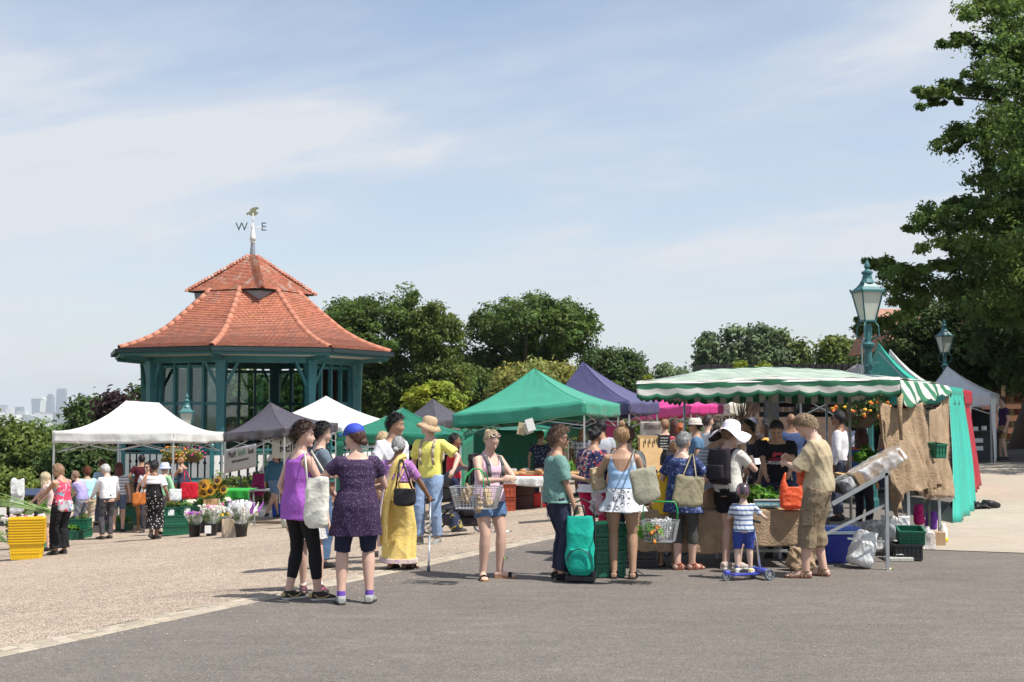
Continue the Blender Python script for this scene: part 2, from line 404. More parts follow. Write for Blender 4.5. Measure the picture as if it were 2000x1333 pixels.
hv=bpy.data.materials.new('haze_air');hv.use_nodes=True;hv.node_tree.nodes.clear()
ho=N(hv.node_tree, 'ShaderNodeOutputMaterial');pv=N(hv.node_tree, 'ShaderNodeVolumePrincipled');pv.inputs['Color'].default_value=(.86,.93,1,1);pv.inputs['Density'].default_value=0.78e-4
pv.inputs['Anisotropy'].default_value=0.0
hv.node_tree.links.new(pv.outputs[0],ho.inputs['Volume'])
mb=MB();mb.box((0,0,40),(34000,34000,300));tag(mb.build('haze',hv),kind='stuff')

# ------------------------------------------------------------------ trees
def leaf_mat(name,c,transl=.45,rough=.55):
    return mat(name,c,rough,attr='tint',transl=transl,spec=.35)
def leafmesh(name,clumps,per,size,seed,up=.55,flat=.62,tint=(.7,1.35),fall=.5,hue=.12):
    """clumps: (x,y,z,r). Leaves: bent 2-quad blades scattered towards the shell of each clump."""
    rn=np.random.RandomState(seed);C=np.array(clumps);n=len(C)*per
    ci=np.repeat(np.arange(len(C)),per)
    d=rn.normal(size=(n,3));d /= np.linalg.norm(d,axis=1)[:,None]
    rr=(rn.rand(n)**fall)*C[ci,3]*(1+.25*rn.normal(size=n).clip(-1.5,1.5)*.6)
    P=C[ci,:3]+d*rr[:,None]*np.array([1,1,flat])
    nrm=d*.7+np.array([0,0,up])+rn.normal(size=(n,3))*.55;nrm /= np.linalg.norm(nrm,axis=1)[:,None]
    a=rn.normal(size=(n,3));t=np.cross(nrm,a);t /= np.linalg.norm(t,axis=1)[:,None];b=np.cross(nrm,t)
    s=size*(.6+.8*rn.rand(n))[:,None]
    droop=nrm*s*.35
    v0=P-t*s;v1=P-b*s*.45+droop;v2=P+t*s-droop*.3;v3=P+b*s*.45+droop
    V=np.stack([v0,v1,v2,v3],1).reshape(-1,3)
    me=bpy.data.meshes.new(name);me.vertices.add(4*n);me.vertices.foreach_set('co',V.ravel())
    me.loops.add(4*n);me.loops.foreach_set('vertex_index',np.arange(4*n,dtype=np.int32))
    me.polygons.add(n);me.polygons.foreach_set('loop_start',np.arange(0,4*n,4,dtype=np.int32))
    me.update(calc_edges=True)
    ct=rn.uniform(*tint,size=len(C));hv_=rn.uniform(-hue,hue,size=len(C));lt=ct[ci]*(.8+.4*rn.rand(n));h=hv_[ci]+rn.uniform(-hue,hue,n)*.6
    col=np.stack([lt*(1+h),lt,lt*(1-h),np.ones(n)],1);col=np.repeat(col,4,axis=0)
    at=me.color_attributes.new('tint', 'FLOAT_COLOR', 'CORNER');at.data.foreach_set('color',col.ravel().astype(np.float32))
    return me
M_bark=mat('bark',(.085,.065,.048),.9,bump=.8,bscale=8,var=.3,vscale=3,bdist=.03)
M_lf=dict(oak=leaf_mat('oak_leaf',(.115,.18,.04)),dark=leaf_mat('dark_leaf',(.072,.12,.034)),lime=leaf_mat('lime_leaf',(.26,.32,.04),.45),
            willow=leaf_mat('willow_leaf',(.30,.31,.085),.4),olive=leaf_mat('olive_leaf',(.13,.175,.036)),purple=leaf_mat('purple_leaf',(.055,.030,.034)),
            poplar=leaf_mat('poplar_leaf',(.14,.20,.095)))
def blobclumps(blobs,n,rc,seed,lo=.55):
    rn=random.Random(seed);out=[];vol=[b[3]*b[4]*b[5] for b in blobs]
    for i in range(n):
        b=rn.choices(blobs,vol)[0]
        while True:
            d=Vector((rn.gauss(0,1),rn.gauss(0,1),rn.gauss(0,1)))
            if d.length>.1:break
        d.normalize();r=rn.uniform(lo,1.0)
        out.append((b[0]+d.x*b[3]*r,b[1]+d.y*b[4]*r,b[2]+d.z*b[5]*r,rc*rn.uniform(.55,1.25)))
    return out
def tree(label,base,blobs,n,rc,per,size,m,seed,trunk_r=.3,up=.55,cat='tree',group=None,limbs=14,flat=.62,extra=None,tint=(.7,1.35),name='broadleaf_tree',fall=.5):
    o=empty(name,base,0,label,cat,group);base=Vector(base)
    cl=blobclumps(blobs,n,rc,seed)+(extra or [])
    rel=[(c[0]-base.x,c[1]-base.y,c[2]-base.z,c[3]) for c in cl]
    me=leafmesh('crown',rel,per,size,seed,up,flat,tint,fall);c=addobj('crown',me,m,o);c['kind'] = 'stuff'
    rn=random.Random(seed+1);mb=MB()
    top=Vector((sum(c[0] for c in rel)/len(rel),sum(c[1] for c in rel)/len(rel),max(c[2] for c in rel)*.75));fork=Vector((top.x*.3,top.y*.3,top.z*.28))
    mb.tube([(0,0,-.3),fork*.5+Vector((rn.uniform(-.1,.1),0,0)),fork,fork.lerp(top,.5),top],[trunk_r*1.3,trunk_r,trunk_r*.85,trunk_r*.5,trunk_r*.12],9)
    mb.build('trunk',M_bark,o,True)
    lb=MB()
    for i in range(limbs):
        c=Vector(rn.choice(rel)[:3]);k=rn.uniform(.15,.7);s=fork.lerp(top,k);mid=s.lerp(c,.5)+Vector((rn.uniform(-.3,.3),rn.uniform(-.3,.3),(c-s).length*.12))
        r0=trunk_r*(.45-.35*k);lb.tube([s,mid,c],[r0,r0*.6,r0*.15],6)
    if limbs:lb.build('limbs',M_bark,o,True)
    return o
def bl(px,py,Y,rx,ry,rdep=None):
    p=W(px,py,Y);k=Y/FPX;return (p.x,p.y,p.z,rx*k,(rdep or rx)*k,ry*k)
def bg_tree(label,px,pyb,Y,bls,n,rc,per,size,m,seed,**k):
    b=W(px,pyb,Y);return tree(label,(b.x,Y,gz(b.x,Y)),[bl(*q) for q in bls],n,rc,per,size,m,seed,**k)
bg_tree('tall dark oak directly right of the bandstand roof',735,800,80,[(735,660,80,100,85),(790,610,80,38,50),(690,620,81,60,45),(740,760,80,105,50),(660,740,82,60,60)],520,.72,70,.13,M_lf['oak'],21,trunk_r=.5,limbs=26,tint=(.45,1.3))
bg_tree('pointed mid green tree between the two oaks',850,800,78,[(850,665,78,56,72),(860,740,78,66,50),(842,612,78,20,30)],340,.6,75,.12,M_lf['olive'],22,trunk_r=.4,tint=(.6,1.25))
bg_tree('broad spreading oak with open lower branches behind the green canopy',1040,800,88,[(1040,640,88,125,62),(960,640,89,60,38),(1110,640,88,58,55),(1010,720,90,110,40),(930,730,90,70,60)],470,.78,75,.14,M_lf['oak'],23,trunk_r=.6,limbs=34,tint=(.45,1.35))
bg_tree('low spreading green trees filling the gap behind the lime maple',900,800,84,[(905,765,84,70,50),(980,775,84,50,36),(700,770,84,60,50),(1150,770,84,70,40)],260,.7,60,.14,M_lf['oak'],27,trunk_r=.3,tint=(.45,1.3))
bg_tree('rounded dark tree behind the navy canopy',1215,800,95,[(1215,735,95,45,55),(1170,720,96,40,40)],210,.75,65,.14,M_lf['dark'],24,trunk_r=.4)
bg_tree('pale yellow green willow behind the green canopy',1045,790,60,[(1050,752,60,82,32),(1000,770,60,40,26),(1105,752,60,28,22)],240,.55,110,.10,M_lf['willow'],25,trunk_r=.25,flat=1.2,up=.1,tint=(.7,1.3))
bg_tree('lime green young maple beside the dark grey tent',840,800,52,[(850,785,52,48,42),(812,795,52,28,28),(875,800,52,25,40)],90,.42,60,.11,M_lf['lime'],26,trunk_r=.12,limbs=10)
for i,(px,top,wd,m_) in enumerate([(1385,652,34, 'poplar'),(1430,640,34, 'poplar'),(1478,634,36, 'poplar'),(1520,641,34, 'poplar'),(1558,668,34, 'olive')]):
    bg_tree(['hazy poplar leftmost in the distant row above the hut', 'second hazy poplar in the distant row above the hut', 'tallest hazy poplar in the middle of the distant row', 'fourth hazy poplar in the distant row', 'low olive tree at the right end of the distant row'][i],
            px,800,150,[(px,top+35,150,wd*.55,36),(px,top+80,150,wd*.75,50)],110,1.3,45,.30,M_lf[m_],40+i,trunk_r=.4,group='distant poplar row',name='poplar_tree',limbs=6)
bg_tree('round distant tree left of the lamp post',1635,800,105,[(1632,695,105,36,34),(1660,715,104,34,38)],130,1.0,50,.2,M_lf['olive'],46,trunk_r=.3)
bg_tree('small distant tree in the gap left of the poplars',1300,800,140,[(1303,735,140,20,20),(1335,738,142,22,14)],50,1.0,50,.25,M_lf['poplar'],47,trunk_r=.3)
bg_tree('dark tree behind the hut between striped stall and lamp post',1700,800,62,[(1725,740,62,70,60)],150,.9,60,.16,M_lf['dark'],48,trunk_r=.3)
# hillside on the left
for i,(px,py,Y,rx,ry,m_,lab) in enumerate([
    (30,900,62,90,78, 'olive', 'olive green hillside tree at the left edge below the skyline'),
    (120,905,66,60,80, 'oak', 'hillside tree just left of the white tent'),
    (-60,880,70,70,80, 'oak', 'hillside tree partly cut off by the left edge'),
    (185,830,60,50,52, 'dark', 'dark tree rising behind the left slope of the white tent'),
    (226,802,56,20,24, 'purple', 'purple leaved tree between white tent and bandstand'),
    (240,900,54,60,70, 'purple', 'dark purple tree seen beneath the white tent'),
    (160,925,52,70,60, 'dark', 'dark bush seen through the white tent legs')]):
    bg_tree(lab,px,py+60,Y,[(px,py,Y,rx,ry)],int(120*rx/60),.75,75,.14,M_lf[m_],60+i,trunk_r=.25,limbs=8)
for i,(px,py,Y,rx,ry,m_,lab) in enumerate([(330,800,64,90,60, 'dark', 'dark tree seen through the left bandstand windows'),
    (470,800,66,90,75, 'oak', 'green tree seen through the middle of the bandstand'),(590,800,64,80,75, 'oak', 'green tree seen through the right of the bandstand'),(400,870,62,60,50, 'purple', 'purple tree low behind the bandstand')]):
    bg_tree(lab,px,py+60,Y,[(px,py,Y,rx,ry)],int(90*rx/60),.8,65,.16,M_lf[m_],70+i,trunk_r=.25,limbs=8)
# low shrubs at the foot of things, far left and centre
bg_tree('low leafy hedge behind the flower stall at left edge',20,1000,34,[(20,960,34,60,38),(-30,950,35,50,40)],60,.35,80,.07,M_lf['olive'],80,trunk_r=.05,limbs=4,name='leafy_shrub',cat='shrub',tint=(.9,2.0))
bg_tree('low hedge behind the middle stalls',1130,880,46,[(1130,855,46,90,40),(1250,850,48,80,40),(950,860,47,90,40),(1400,845,50,80,35)],190,.5,60,.10,M_lf['oak'],81,trunk_r=.1,limbs=4,name='hedge',cat='hedge',tint=(.7,1.5))
bg_tree('young sunlit sapling behind the striped canopy',1440,820,40,[(1452,722,40,20,14),(1490,725,40,28,12),(1412,732,40,14,14),(1330,745,40,10,14),(1560,728,41,20,10),(1265,752,40,10,14)],46,.16,40,.07,M_lf['lime'],82,trunk_r=.05,limbs=20,name='sapling',tint=(.6,1.1))

# big oak on the right
ex=[];rn=random.Random(77)
def sweep(pts,r,dens,Y):
    for (x0,y0),(x1,y1) in zip(pts[:-1],pts[1:]):
        L_=sqrt((x1-x0)**2+(y1-y0)**2);k=max(1,int(L_/dens))
        for i in range(k):
            t=(i+rn.random())/k;p=W(x0+(x1-x0)*t+rn.gauss(0,r*.35),y0+(y1-y0)*t+rn.gauss(0,r*.38),Y+rn.uniform(-1.4,1.4));ex.append((p.x,p.y,p.z,r*Y/FPX*rn.uniform(.5,1.0)))
Yt=33
sweep([(1885,20),(1940,40),(2040,70)],34,9,Yt);sweep([(1835,88),(1880,70),(1930,95),(2020,110)],20,8,Yt);sweep([(1915,10),(2030,0)],30,9,Yt)
sweep([(1782,180),(1820,186),(1860,170),(1920,180),(2030,170)],20,7,Yt);sweep([(1888,145),(1950,130),(2040,140)],22,8,Yt);sweep([(1805,202),(1850,196),(1880,196)],12,8,Yt)
sweep([(1840,282),(1870,262),(1920,240),(2030,240)],26,6,Yt);sweep([(1850,290),(1885,275)],14,7,Yt);sweep([(1900,300),(1945,285),(2030,290)],26,8,Yt)
sweep([(1900,360),(1950,340),(2040,330)],30,8,Yt)
sweep([(1772,445),(1810,430),(1850,405),(1900,400),(2030,390)],20,6,Yt);sweep([(1800,415),(1860,430),(1930,440),(2040,440)],30,7,Yt);sweep([(1810,475),(1880,480),(2040,500)],24,7,Yt)
sweep([(1690,515),(1730,515),(1780,530),(1850,520),(1900,510)],18,6,Yt+1);sweep([(1735,545),(1790,560),(1860,560),(2040,540)],34,6,Yt+1)
sweep([(1665,630),(1700,640),(1750,620),(1800,600)],20,7,Yt+2);sweep([(1740,580),(1800,590)],22,8,Yt+2);sweep([(1890,600),(2040,600)],34,6,Yt+2)

for i in range(400):
    py=rn.uniform(-60,620);xl=1940 if py<380 else 1890
    p=W(rn.uniform(xl,2330),py,Yt+rn.uniform(-4,5));ex.append((p.x,p.y,p.z,rn.uniform(.35,.75)))
for i in range(110):
    p=W(rn.uniform(1900,2500),rn.uniform(-500,600),Yt+rn.uniform(-3,8));ex.append((p.x,p.y,p.z,rn.uniform(.6,1.1)))
bt=tree('huge dark oak overhanging the market from the right edge',(20,35.5,gz(20,35.5)),[(20.5,37,11,5,5,6)],60,.9,125,.066,M_lf['oak'],90,trunk_r=.55,limbs=0,extra=ex,tint=(.5,1.6),name='oak_tree',fall=.6,up=.5)
lb=MB()
for tip in [(1900,60),(1800,185),(1860,260),(1790,440),(1840,510),(1720,520),(1960,140),(1920,340)]:
    c=W(*tip,Yt+.5)-bt.location;zt=max(2.5,c.z-1.2);s=Vector((rn.uniform(-.2,.2),0,zt));m_=s.lerp(c,.5)+Vector((0,.3,.5))
    lb.tube([s,m_,s.lerp(c,.8)+Vector((0,0,.2)),c],[.10,.055,.035,.012],7)
lb.build('limbs',M_bark,bt,True)
# tall shading trees behind the right hand stalls
def wt(label,x,y,blobs,seed,n=170,**k):return tree(label,(x,y,gz(x,y)),blobs,n,1.0,60,.15,M_lf['dark'],seed,trunk_r=.35,limbs=8,**k)
wt('tall dark tree behind the far right white tent, with a crown lobe added to shade it',17,43,[(16.2,35,7.6,3.4,3.6,1.4),(18.8,43,5.0,3.8,3.5,3.0)],91,300)  # nearer crown lobe, mostly out of view, added to shade the white tent
bg_tree('dark tree filling the space behind the second lamp post',1860,800,48,[(1790,680,48,75,75),(1860,660,48,90,95),(1950,680,48,90,100),(1740,730,49,50,40),(2040,650,48,80,120)],620,.62,62,.085,M_lf['dark'],95,trunk_r=.35,limbs=10,tint=(.4,1.3))
wt('dark tree shading the end of the tan path',21,38,[(20,37,6.2,4.2,4,3.2)],92,220)
wt('dark tree at right over the brick building',24,47,[(23,46,6.5,6,3,4.5)],93,300)

# ------------------------------------------------------------------ brick building in the shade at right
M_brick=mat('brick',(.30,.14,.09),.9,bump=.5,bscale=6,var=.2);M_darkin=mat('dark_interior',(.02,.02,.022),.9);M_roofb=mat('roof_tile_brown',(.33,.17,.12),.85,var=.25,vscale=3)
bb=empty('brick_building',XG(2060,52),0, 'low brick building in deep shade behind the path', 'building'); 
mb=MB();z0=-.5
for x0,x1,a,b in ((-6,-4.2,0,3.6),(-3.0,-1.4,0,3.6),(0.2,1.6,0,3.6),(3.2,9,0,3.6),(-4.2,-3.0,2.6,3.6),(-1.4,.2,2.6,3.6),(1.6,3.2,2.6,3.6)):
    mb.box(((x0+x1)/2,0,(a+b)/2),(x1-x0-.002,.35,b-a))
mb.box((1.5,6,1.8),(15,.3,3.6));mb.build('wall',M_brick,bb)
mb=MB();mb.add([(-6.6,-.8,3.5),(9.6,-.8,3.5),(9.6,3,5.4),(-6.6,3,5.4),(9.6,6.6,3.5),(-6.6,6.6,3.5)],[(0,1,2,3),(3,2,4,5),(0,3,5),(1,4,2)]);mb.build('roof',M_roofb,bb)
for x0,x1 in ((-4.2,-3.0),(-1.4,.2),(1.6,3.2)):
    f=MB();xc=(x0+x1)/2;wd=x1-x0
    f.bar((x0+.05,.1,0),(x0+.05,.1,2.6),.09);f.bar((x1-.05,.1,0),(x1-.05,.1,2.6),.09);f.bar((x0,.1,2.55),(x1,.1,2.55),.09)
    fo=f.build('door_frame',mat('teal_paint',(.032,.145,.16),.45,var=.25,vscale=3),bb)
    g=MB();g.box((xc,.14,1.28),(wd-.2,.02,2.4));g.build('pane',mat('dark_glass',(.02,.025,.03),.08),fo)

# ------------------------------------------------------------------ dark hut and timber wall behind the striped stall
hut=empty('dark_clad_hut',XG(1540,44),0, 'long flat roofed hut clad in black ribbed panels behind the striped stall', 'building')
M_blk=mat('black_cladding',(.022,.021,.024),.7,var=.2,vscale=5);M_timb=mat('brown_timber',(.17,.115,.085),.8,var=.25,vscale=6)
hx0=(1380-1540)/2500*44;hx1=(1712-1540)/2500*44;zt=CZ+84/2500*44-gz(0,44)*0-hut.location.z
mb=MB();mb.box(((hx0+hx1)/2,1.5,zt-.5),(hx1-hx0,3,1.0));mb.build('fascia',M_blk,hut)
n=26
for i in range(n+1):
    x=hx0+(hx1-hx0)*i/n;r_=MB();r_.box((x,-.02,zt-.5),(.035,.045,1.02));r_.build('cladding_rib',M_blk,hut)
for i in range(24):
    x=hx0+(hx1-hx0)*(i+.5)/24;b_=MB();b_.box((x,.2,(zt-1)/2),((hx1-hx0)/24-.012,.04,zt-1.02));b_.build('timber_board',M_timb,hut)
# black open kiosk frame
kf=empty('black_kiosk',XG(1540,25.5),0, 'black timber kiosk frame with thick posts behind the striped stall', 'kiosk')
for px,wdp in ((1507,26),(1568,30),(1690,26)):
    x=(px-1540)/2500*25.5;b_=MB();b_.box((x,0,1.0),(wdp*.0102,.22,2.0));b_.build('post',M_blk,kf)
b_=MB();b_.box((.62,.2,2.03),(2.6,.6,.28));b_.build('roof_beam',M_blk,kf)
for k in range(2):
    c=MB();c.box((.5,.35,1.86-.2*k),(2.0,.1,.1));c.build('cross_rail',M_blk,kf)
# ------------------------------------------------------------------ bandstand
M_teal=mat('teal_paint',(.035,.155,.17),.45);M_teald=mat('dark_teal_paint',(.015,.06,.07),.5);M_white=mat('white_paint',(.72,.71,.68),.5,bump=.1)
M_tile=mat('clay_tile',(.385,.135,.082),.8,attr='tint',var=.20,vscale=2.2,bump=.4,bscale=30)
M_ridge=mat('ridge_tile',(.42,.17,.108),.8,attr='tint',var=.12,vscale=5,bump=.3,bscale=20)
M_lead=mat('lead',(.25,.27,.30),.5,metal=.3,var=.2);M_soff=mat('soffit_cream',(.52,.48,.40),.7)
def glassm(name,tint=(.75,.85,.82),a=.25):
    m=bpy.data.materials.new(name);m.use_nodes=True;nt=m.node_tree;nt.nodes.clear();o=N(nt, 'ShaderNodeOutputMaterial')
    t=N(nt, 'ShaderNodeBsdfTransparent');t.inputs[0].default_value=(*tint,1);g=N(nt, 'ShaderNodeBsdfGlossy');g.inputs['Roughness'].default_value=.03
    x=N(nt, 'ShaderNodeMixShader');f=N(nt, 'ShaderNodeFresnel');f.inputs[0].default_value=1.5
    ad=N(nt, 'ShaderNodeMath',operation='ADD');ad.inputs[1].default_value=a;nt.links.new(f.outputs[0],ad.inputs[0]);nt.links.new(ad.outputs[0],x.inputs[0])
    nt.links.new(t.outputs[0],x.inputs[1]);nt.links.new(g.outputs[0],x.inputs[2]);nt.links.new(x.outputs[0],o.inputs[0]);return m
M_pane=glassm('window_glass',(.46,.60,.54),.08)
BC=Vector(((491-1000)/2500*45,45,0));BF=-.55
bs=empty('bandstand',(BC.x,BC.y,-1.25),0, 'octagonal bandstand with red bell shaped tiled roof and teal glazed screens', 'bandstand')
BO=bs.location
def oc(t,r,z):return Vector((r*sin(rad(t)),-r*cos(rad(t)),z-BO.z))
prof=[(4.92,3.76),(4.45,3.90),(3.83,4.14),(3.18,4.52),(2.54,5.06),(2.05,5.48),(1.63,5.87)]
def pr_at(s):
    Ls=[sqrt((a[0]-b[0])**2+(a[1]-b[1])**2) for a,b in zip(prof[:-1],prof[1:])];T=sum(Ls)*s
    for i,l in enumerate(Ls):
        if T<=l or i==len(Ls)-1:
            k=min(1,T/l);return (prof[i][0]*(1-k)+prof[i+1][0]*k,prof[i][1]*(1-k)+prof[i+1][1]*k)
        T-=l
PL=sum(sqrt((a[0]-b[0])**2+(a[1]-b[1])**2) for a,b in zip(prof[:-1],prof[1:]))
roof=empty('roof',(0,0,0));roof.parent=bs
rn=random.Random(4)
def tiles_face(fn,slope_len,widths,name,gauge=.1):
    """fn(u in -1..1, s in 0..1) -> point ; lays overlapping tiles"""
    mb=MB();cols=[];nC=int(slope_len/gauge)
    for c in range(nC):
        s0=c/nC;s1=min(1,(c+1.35)/nC);w_=widths(s0);nt_=max(1,round(w_/.165));off=.5 if c % 2 else 0
        for k in range(nt_+1):
            a=max(-1,-1+2*(k-off)/nt_);b=min(1,-1+2*(k+1-off)/nt_)
            if b-a<.02:continue
            g=.012/w_;a+=g;b-=g;j=rn.uniform(-.002,.003)
            p=[Vector(fn(a,s0)),Vector(fn(b,s0)),Vector(fn(b,s1)),Vector(fn(a,s1))]
            nn=(p[1]-p[0]).cross(p[3]-p[0]);nn.normalize()
            if nn.z<0:nn=-nn
            V=[p[0]+nn*(.012+j),p[1]+nn*(.012+j),p[2]+nn*.002,p[3]+nn*.002]+[p[0]+nn*(.036+j),p[1]+nn*(.036+j),p[2]+nn*.010,p[3]+nn*.010]
            mb.add(V,[(4,5,6,7),(0,1,5,4),(1,2,6,5),(3,0,4,7)]);t=rn.uniform(.86,1.12)*(.72 if rn.random()<.05 else 1)
            g_=0
            wx=V[4];cols+=[(t,t*rn.uniform(.9,1.08),t*rn.uniform(.85,1.05))]*4
    me=mb.mesh(name);set_tint(me,lambda i:cols[i]);o=addobj(name,me,M_tile_use,roof);o['kind'] = 'stuff'
    return o
# tile material with lichen streaks and darker, weathered eaves courses
def tile_mat():
    m=M_tile;nt=m.node_tree;b=nt.nodes['Principled BSDF'];L=nt.links
    src=b.inputs['Base Color'].links[0].from_socket
    tc=N(nt, 'ShaderNodeTexCoord');mp=N(nt, 'ShaderNodeMapping');mp.inputs['Scale'].default_value=(2.0,2.0,.5);L.new(tc.outputs['Object'],mp.inputs[0])
    no=N(nt, 'ShaderNodeTexNoise');no.inputs['Scale'].default_value=1.6;no.inputs['Detail'].default_value=8;no.inputs['Roughness'].default_value=.7;L.new(mp.outputs[0],no.inputs['Vector'])
    sx=N(nt, 'ShaderNodeSeparateXYZ');L.new(tc.outputs['Object'],sx.inputs[0])
    def rng(inp,a,b_,c,d):
        r=N(nt, 'ShaderNodeMapRange');L.new(inp,r.inputs[0]);r.inputs['From Min'].default_value=a;r.inputs['From Max'].default_value=b_;r.inputs['To Min'].default_value=c;r.inputs['To Max'].default_value=d;r.interpolation_type = 'SMOOTHSTEP';return r.outputs[0]
    z=sx.outputs[2];up=rng(z,6.3,7.6,0,1)
    li=N(nt, 'ShaderNodeMath',operation='MULTIPLY');L.new(rng(no.outputs[0],.50,.64,0,.6),li.inputs[0]);L.new(up,li.inputs[1])
    m1=N(nt, 'ShaderNodeMixRGB');L.new(li.outputs[0],m1.inputs[0]);L.new(src,m1.inputs[1]);m1.inputs[2].default_value=(.50,.46,.40,1)
    lo=N(nt, 'ShaderNodeMath',operation='MULTIPLY');L.new(rng(z,4.0+1.25,5.3+1.25,.85,0),lo.inputs[0]);L.new(rng(no.outputs[0],.38,.62,.35,1),lo.inputs[1])
    m2=N(nt, 'ShaderNodeMixRGB');L.new(lo.outputs[0],m2.inputs[0]);L.new(m1.outputs[0],m2.inputs[1]);m2.inputs[2].default_value=(.24,.115,.085,1)
    L.new(m2.outputs[0],b.inputs['Base Color'])
tile_mat();M_tile_use=M_tile
T0=-3
for k in range(8):
    ta=T0+45*k;tb=ta+45
    def fn(u,s,ta=ta,tb=tb):
        r,z=pr_at(s);a=oc(ta,r,z);b=oc(tb,r,z);return a.lerp(b,(u+1)/2)
    sw=lambda s:pr_at(s)[0]*.765
    tiles_face(fn,PL,sw, 'roof_tiles')
# under-deck so no light leaks
for lo_,hi_,nm in ((0,1, 'roof_deck'),):
    mb=MB();V=[]
    n_=10
    for i in range(n_+1):
        r,z=pr_at(i/n_)
        for k in range(8):V.append(oc(T0+45*k,r,z-.02))
    mb.add(V,[(i*8+k,i*8+(k+1) % 8,(i+1)*8+(k+1) % 8,(i+1)*8+k) for i in range(n_) for k in range(8)]);mb.build(nm,M_teald,roof)
# upper pyramid
PT=19.5
for k in range(4):
    ta=PT+90*k;tb=ta+90
    def fn(u,s,ta=ta,tb=tb):
        r=2.25*(1-s)+.16*s;z=5.84*(1-s)+7.2*s+.05*sin(pi*s)*-1;a=oc(ta,r,z);b=oc(tb,r,z);return a.lerp(b,(u+1)/2)
    tiles_face(fn,2.08,lambda s:(2.25*(1-s)+.16*s)*1.414, 'cap_tiles',.085)
mb=MB();V=[oc(PT+90*k,2.2,5.82) for k in range(4)]+[oc(0,0,7.17)];mb.add(V,[(0,1,4),(1,2,4),(2,3,4),(3,0,4),(0,3,2,1)]);mb.build('cap_deck',M_teald,roof)
# lead gablet under each cap corner
for k in range(4):
    t=PT+90*k;mb=MB();a=oc(t-38,1.60,5.80);b=oc(t+38,1.60,5.80);tip=oc(t,2.0,5.79);low=oc(t,1.92,5.43)
    bm1=a.lerp(tip,.55);bm2=b.lerp(tip,.55);mb.add([bm1,tip,bm2,low,oc(t,1.5,5.8)],[(0,3,1),(1,3,2),(0,1,2,4)]);mb.build('lead_gablet',M_lead,roof)
# hip ridge tiles: barrel tiles one by one
def half_round(a,b,r,ends,m,name,nn):
    d=(b-a).normalized();side=d.cross(nn).normalized();up=side.cross(d);V=[];q=7
    for e,(p,rr) in enumerate(((a,r*1.06),(b,r))):
        for i in range(q):an=pi*i/(q-1);V.append(p+side*cos(an)*rr+up*(sin(an)*rr-.02))
        for i in range(q):an=pi*i/(q-1);V.append(p+side*cos(an)*rr*.8+up*(sin(an)*rr*.8-.02))
    F=[(i,i+1,2*q+i+1,2*q+i) for i in range(q-1)]+[(i,q+i,q+i+1,i+1) for i in range(q-1)]+[(2*q+i,2*q+i+1,3*q+i+1,3*q+i) for i in range(q-1)]
    me=rawmesh(name,V,F);t=rn.uniform(.85,1.12);set_tint(me,(t,t*.98,t*.96));return addobj(name,me,m,roof,True)
for k in range(8):
    t=T0+45*k;n_=13
    for i in range(n_):
        ra,za=pr_at(i/n_);rb,zb=pr_at(min(1,(i+1.12)/n_));a=oc(t,ra,za+.03);b=oc(t,rb,zb+.03)
        half_round(a,b,.10,0,M_ridge, 'ridge_tile',Vector((0,0,1)))
for k in range(4):
    t=PT+90*k;n_=20
    for i in range(n_):   # bonnet hip tiles on the cap
        s0=i/n_;s1=(i+1.3)/n_;s1=min(s1,1);P=lambda s:oc(t,2.3*(1-s)+.14*s,5.9*(1-s)+7.24*s)
        a=P(s0)+Vector((0,0,.03));b=P(s1);d=(b-a).normalized();sd=d.cross(Vector((0,0,1))).normalized();V=[]
        for p,wv,h in ((a,.15,.0),(b,.10,-.03)):
            V+=[p+sd*wv+Vector((0,0,-.085+h)),p+Vector((0,0,.02+h)),p-sd*wv+Vector((0,0,-.085+h))]
        V+=[v-Vector((0,0,.03)) for v in V]
        me=rawmesh('bonnet_tile',V,[(0,1,4,3),(1,2,5,4),(6,7,1,0),(7,8,2,1),(3,4,10,9),(4,5,11,10)]);tt=rn.uniform(.72,1.05);set_tint(me,(tt,tt*.95,tt*.93));addobj('bonnet_tile',me,M_tile,roof)
# gutter, fascia, soffit
mb=MB()
for k in range(8):
    a,b=T0+45*k,T0+45*k+45;mb.bar(oc(a,4.99,3.68),oc(b,4.99,3.68),.12,.13)
mb.build('gutter',mat('black_gutter',(.012,.028,.03),.5),bs)
mb=MB()
for k in range(8):a,b=T0+45*k,T0+45*k+45;mb.bar(oc(a,4.86,3.58),oc(b,4.86,3.58),.05,.12)
mb.build('fascia',M_teal,bs)
mb=MB();V=[oc(T0+45*k,4.84,3.60) for k in range(8)]+[oc(T0+45*k,3.7,3.50) for k in range(8)]+[oc(0,0,3.95)]
mb.add(V,[(k,(k+1) % 8,8+(k+1) % 8,8+k) for k in range(8)]+[(8+k,8+(k+1) % 8,16) for k in range(8)]);mb.build('soffit',M_soff,bs)
mb=MB()
for k in range(8):
    a,b=T0+45*k,T0+45*k+45;mb.bar(oc(a,3.75,3.40),oc(b,3.75,3.40),.16,.22);mb.bar(oc(a,3.8,3.42),oc(a,4.8,3.52),.10,.14)
mb.build('ring_beam',M_teal,bs)
for k in range(8):
    t=T0+45*k;pb=oc(t,3.75,BF);ptp=oc(t,3.75,3.4);mb=MB();R=Matrix.Rotation(rad(t),3, 'Z')
    h=ptp.z-pb.z;mb.box(pb+Vector((0,0,h*.36)),(.26,.26,h*.72),R);mb.box(pb+Vector((0,0,h*.86)),(.34,.34,h*.28),R,taper=.8);mb.build('post',M_teal,bs)
    for sg in (-1,1):
        br=MB();s=R @ Vector((sg,0,0));br.bar(ptp-Vector((0,0,.9))+s*.12,ptp+s*.55-Vector((0,0,.08)),.07,.09);br.build('bracket',M_teal,bs)
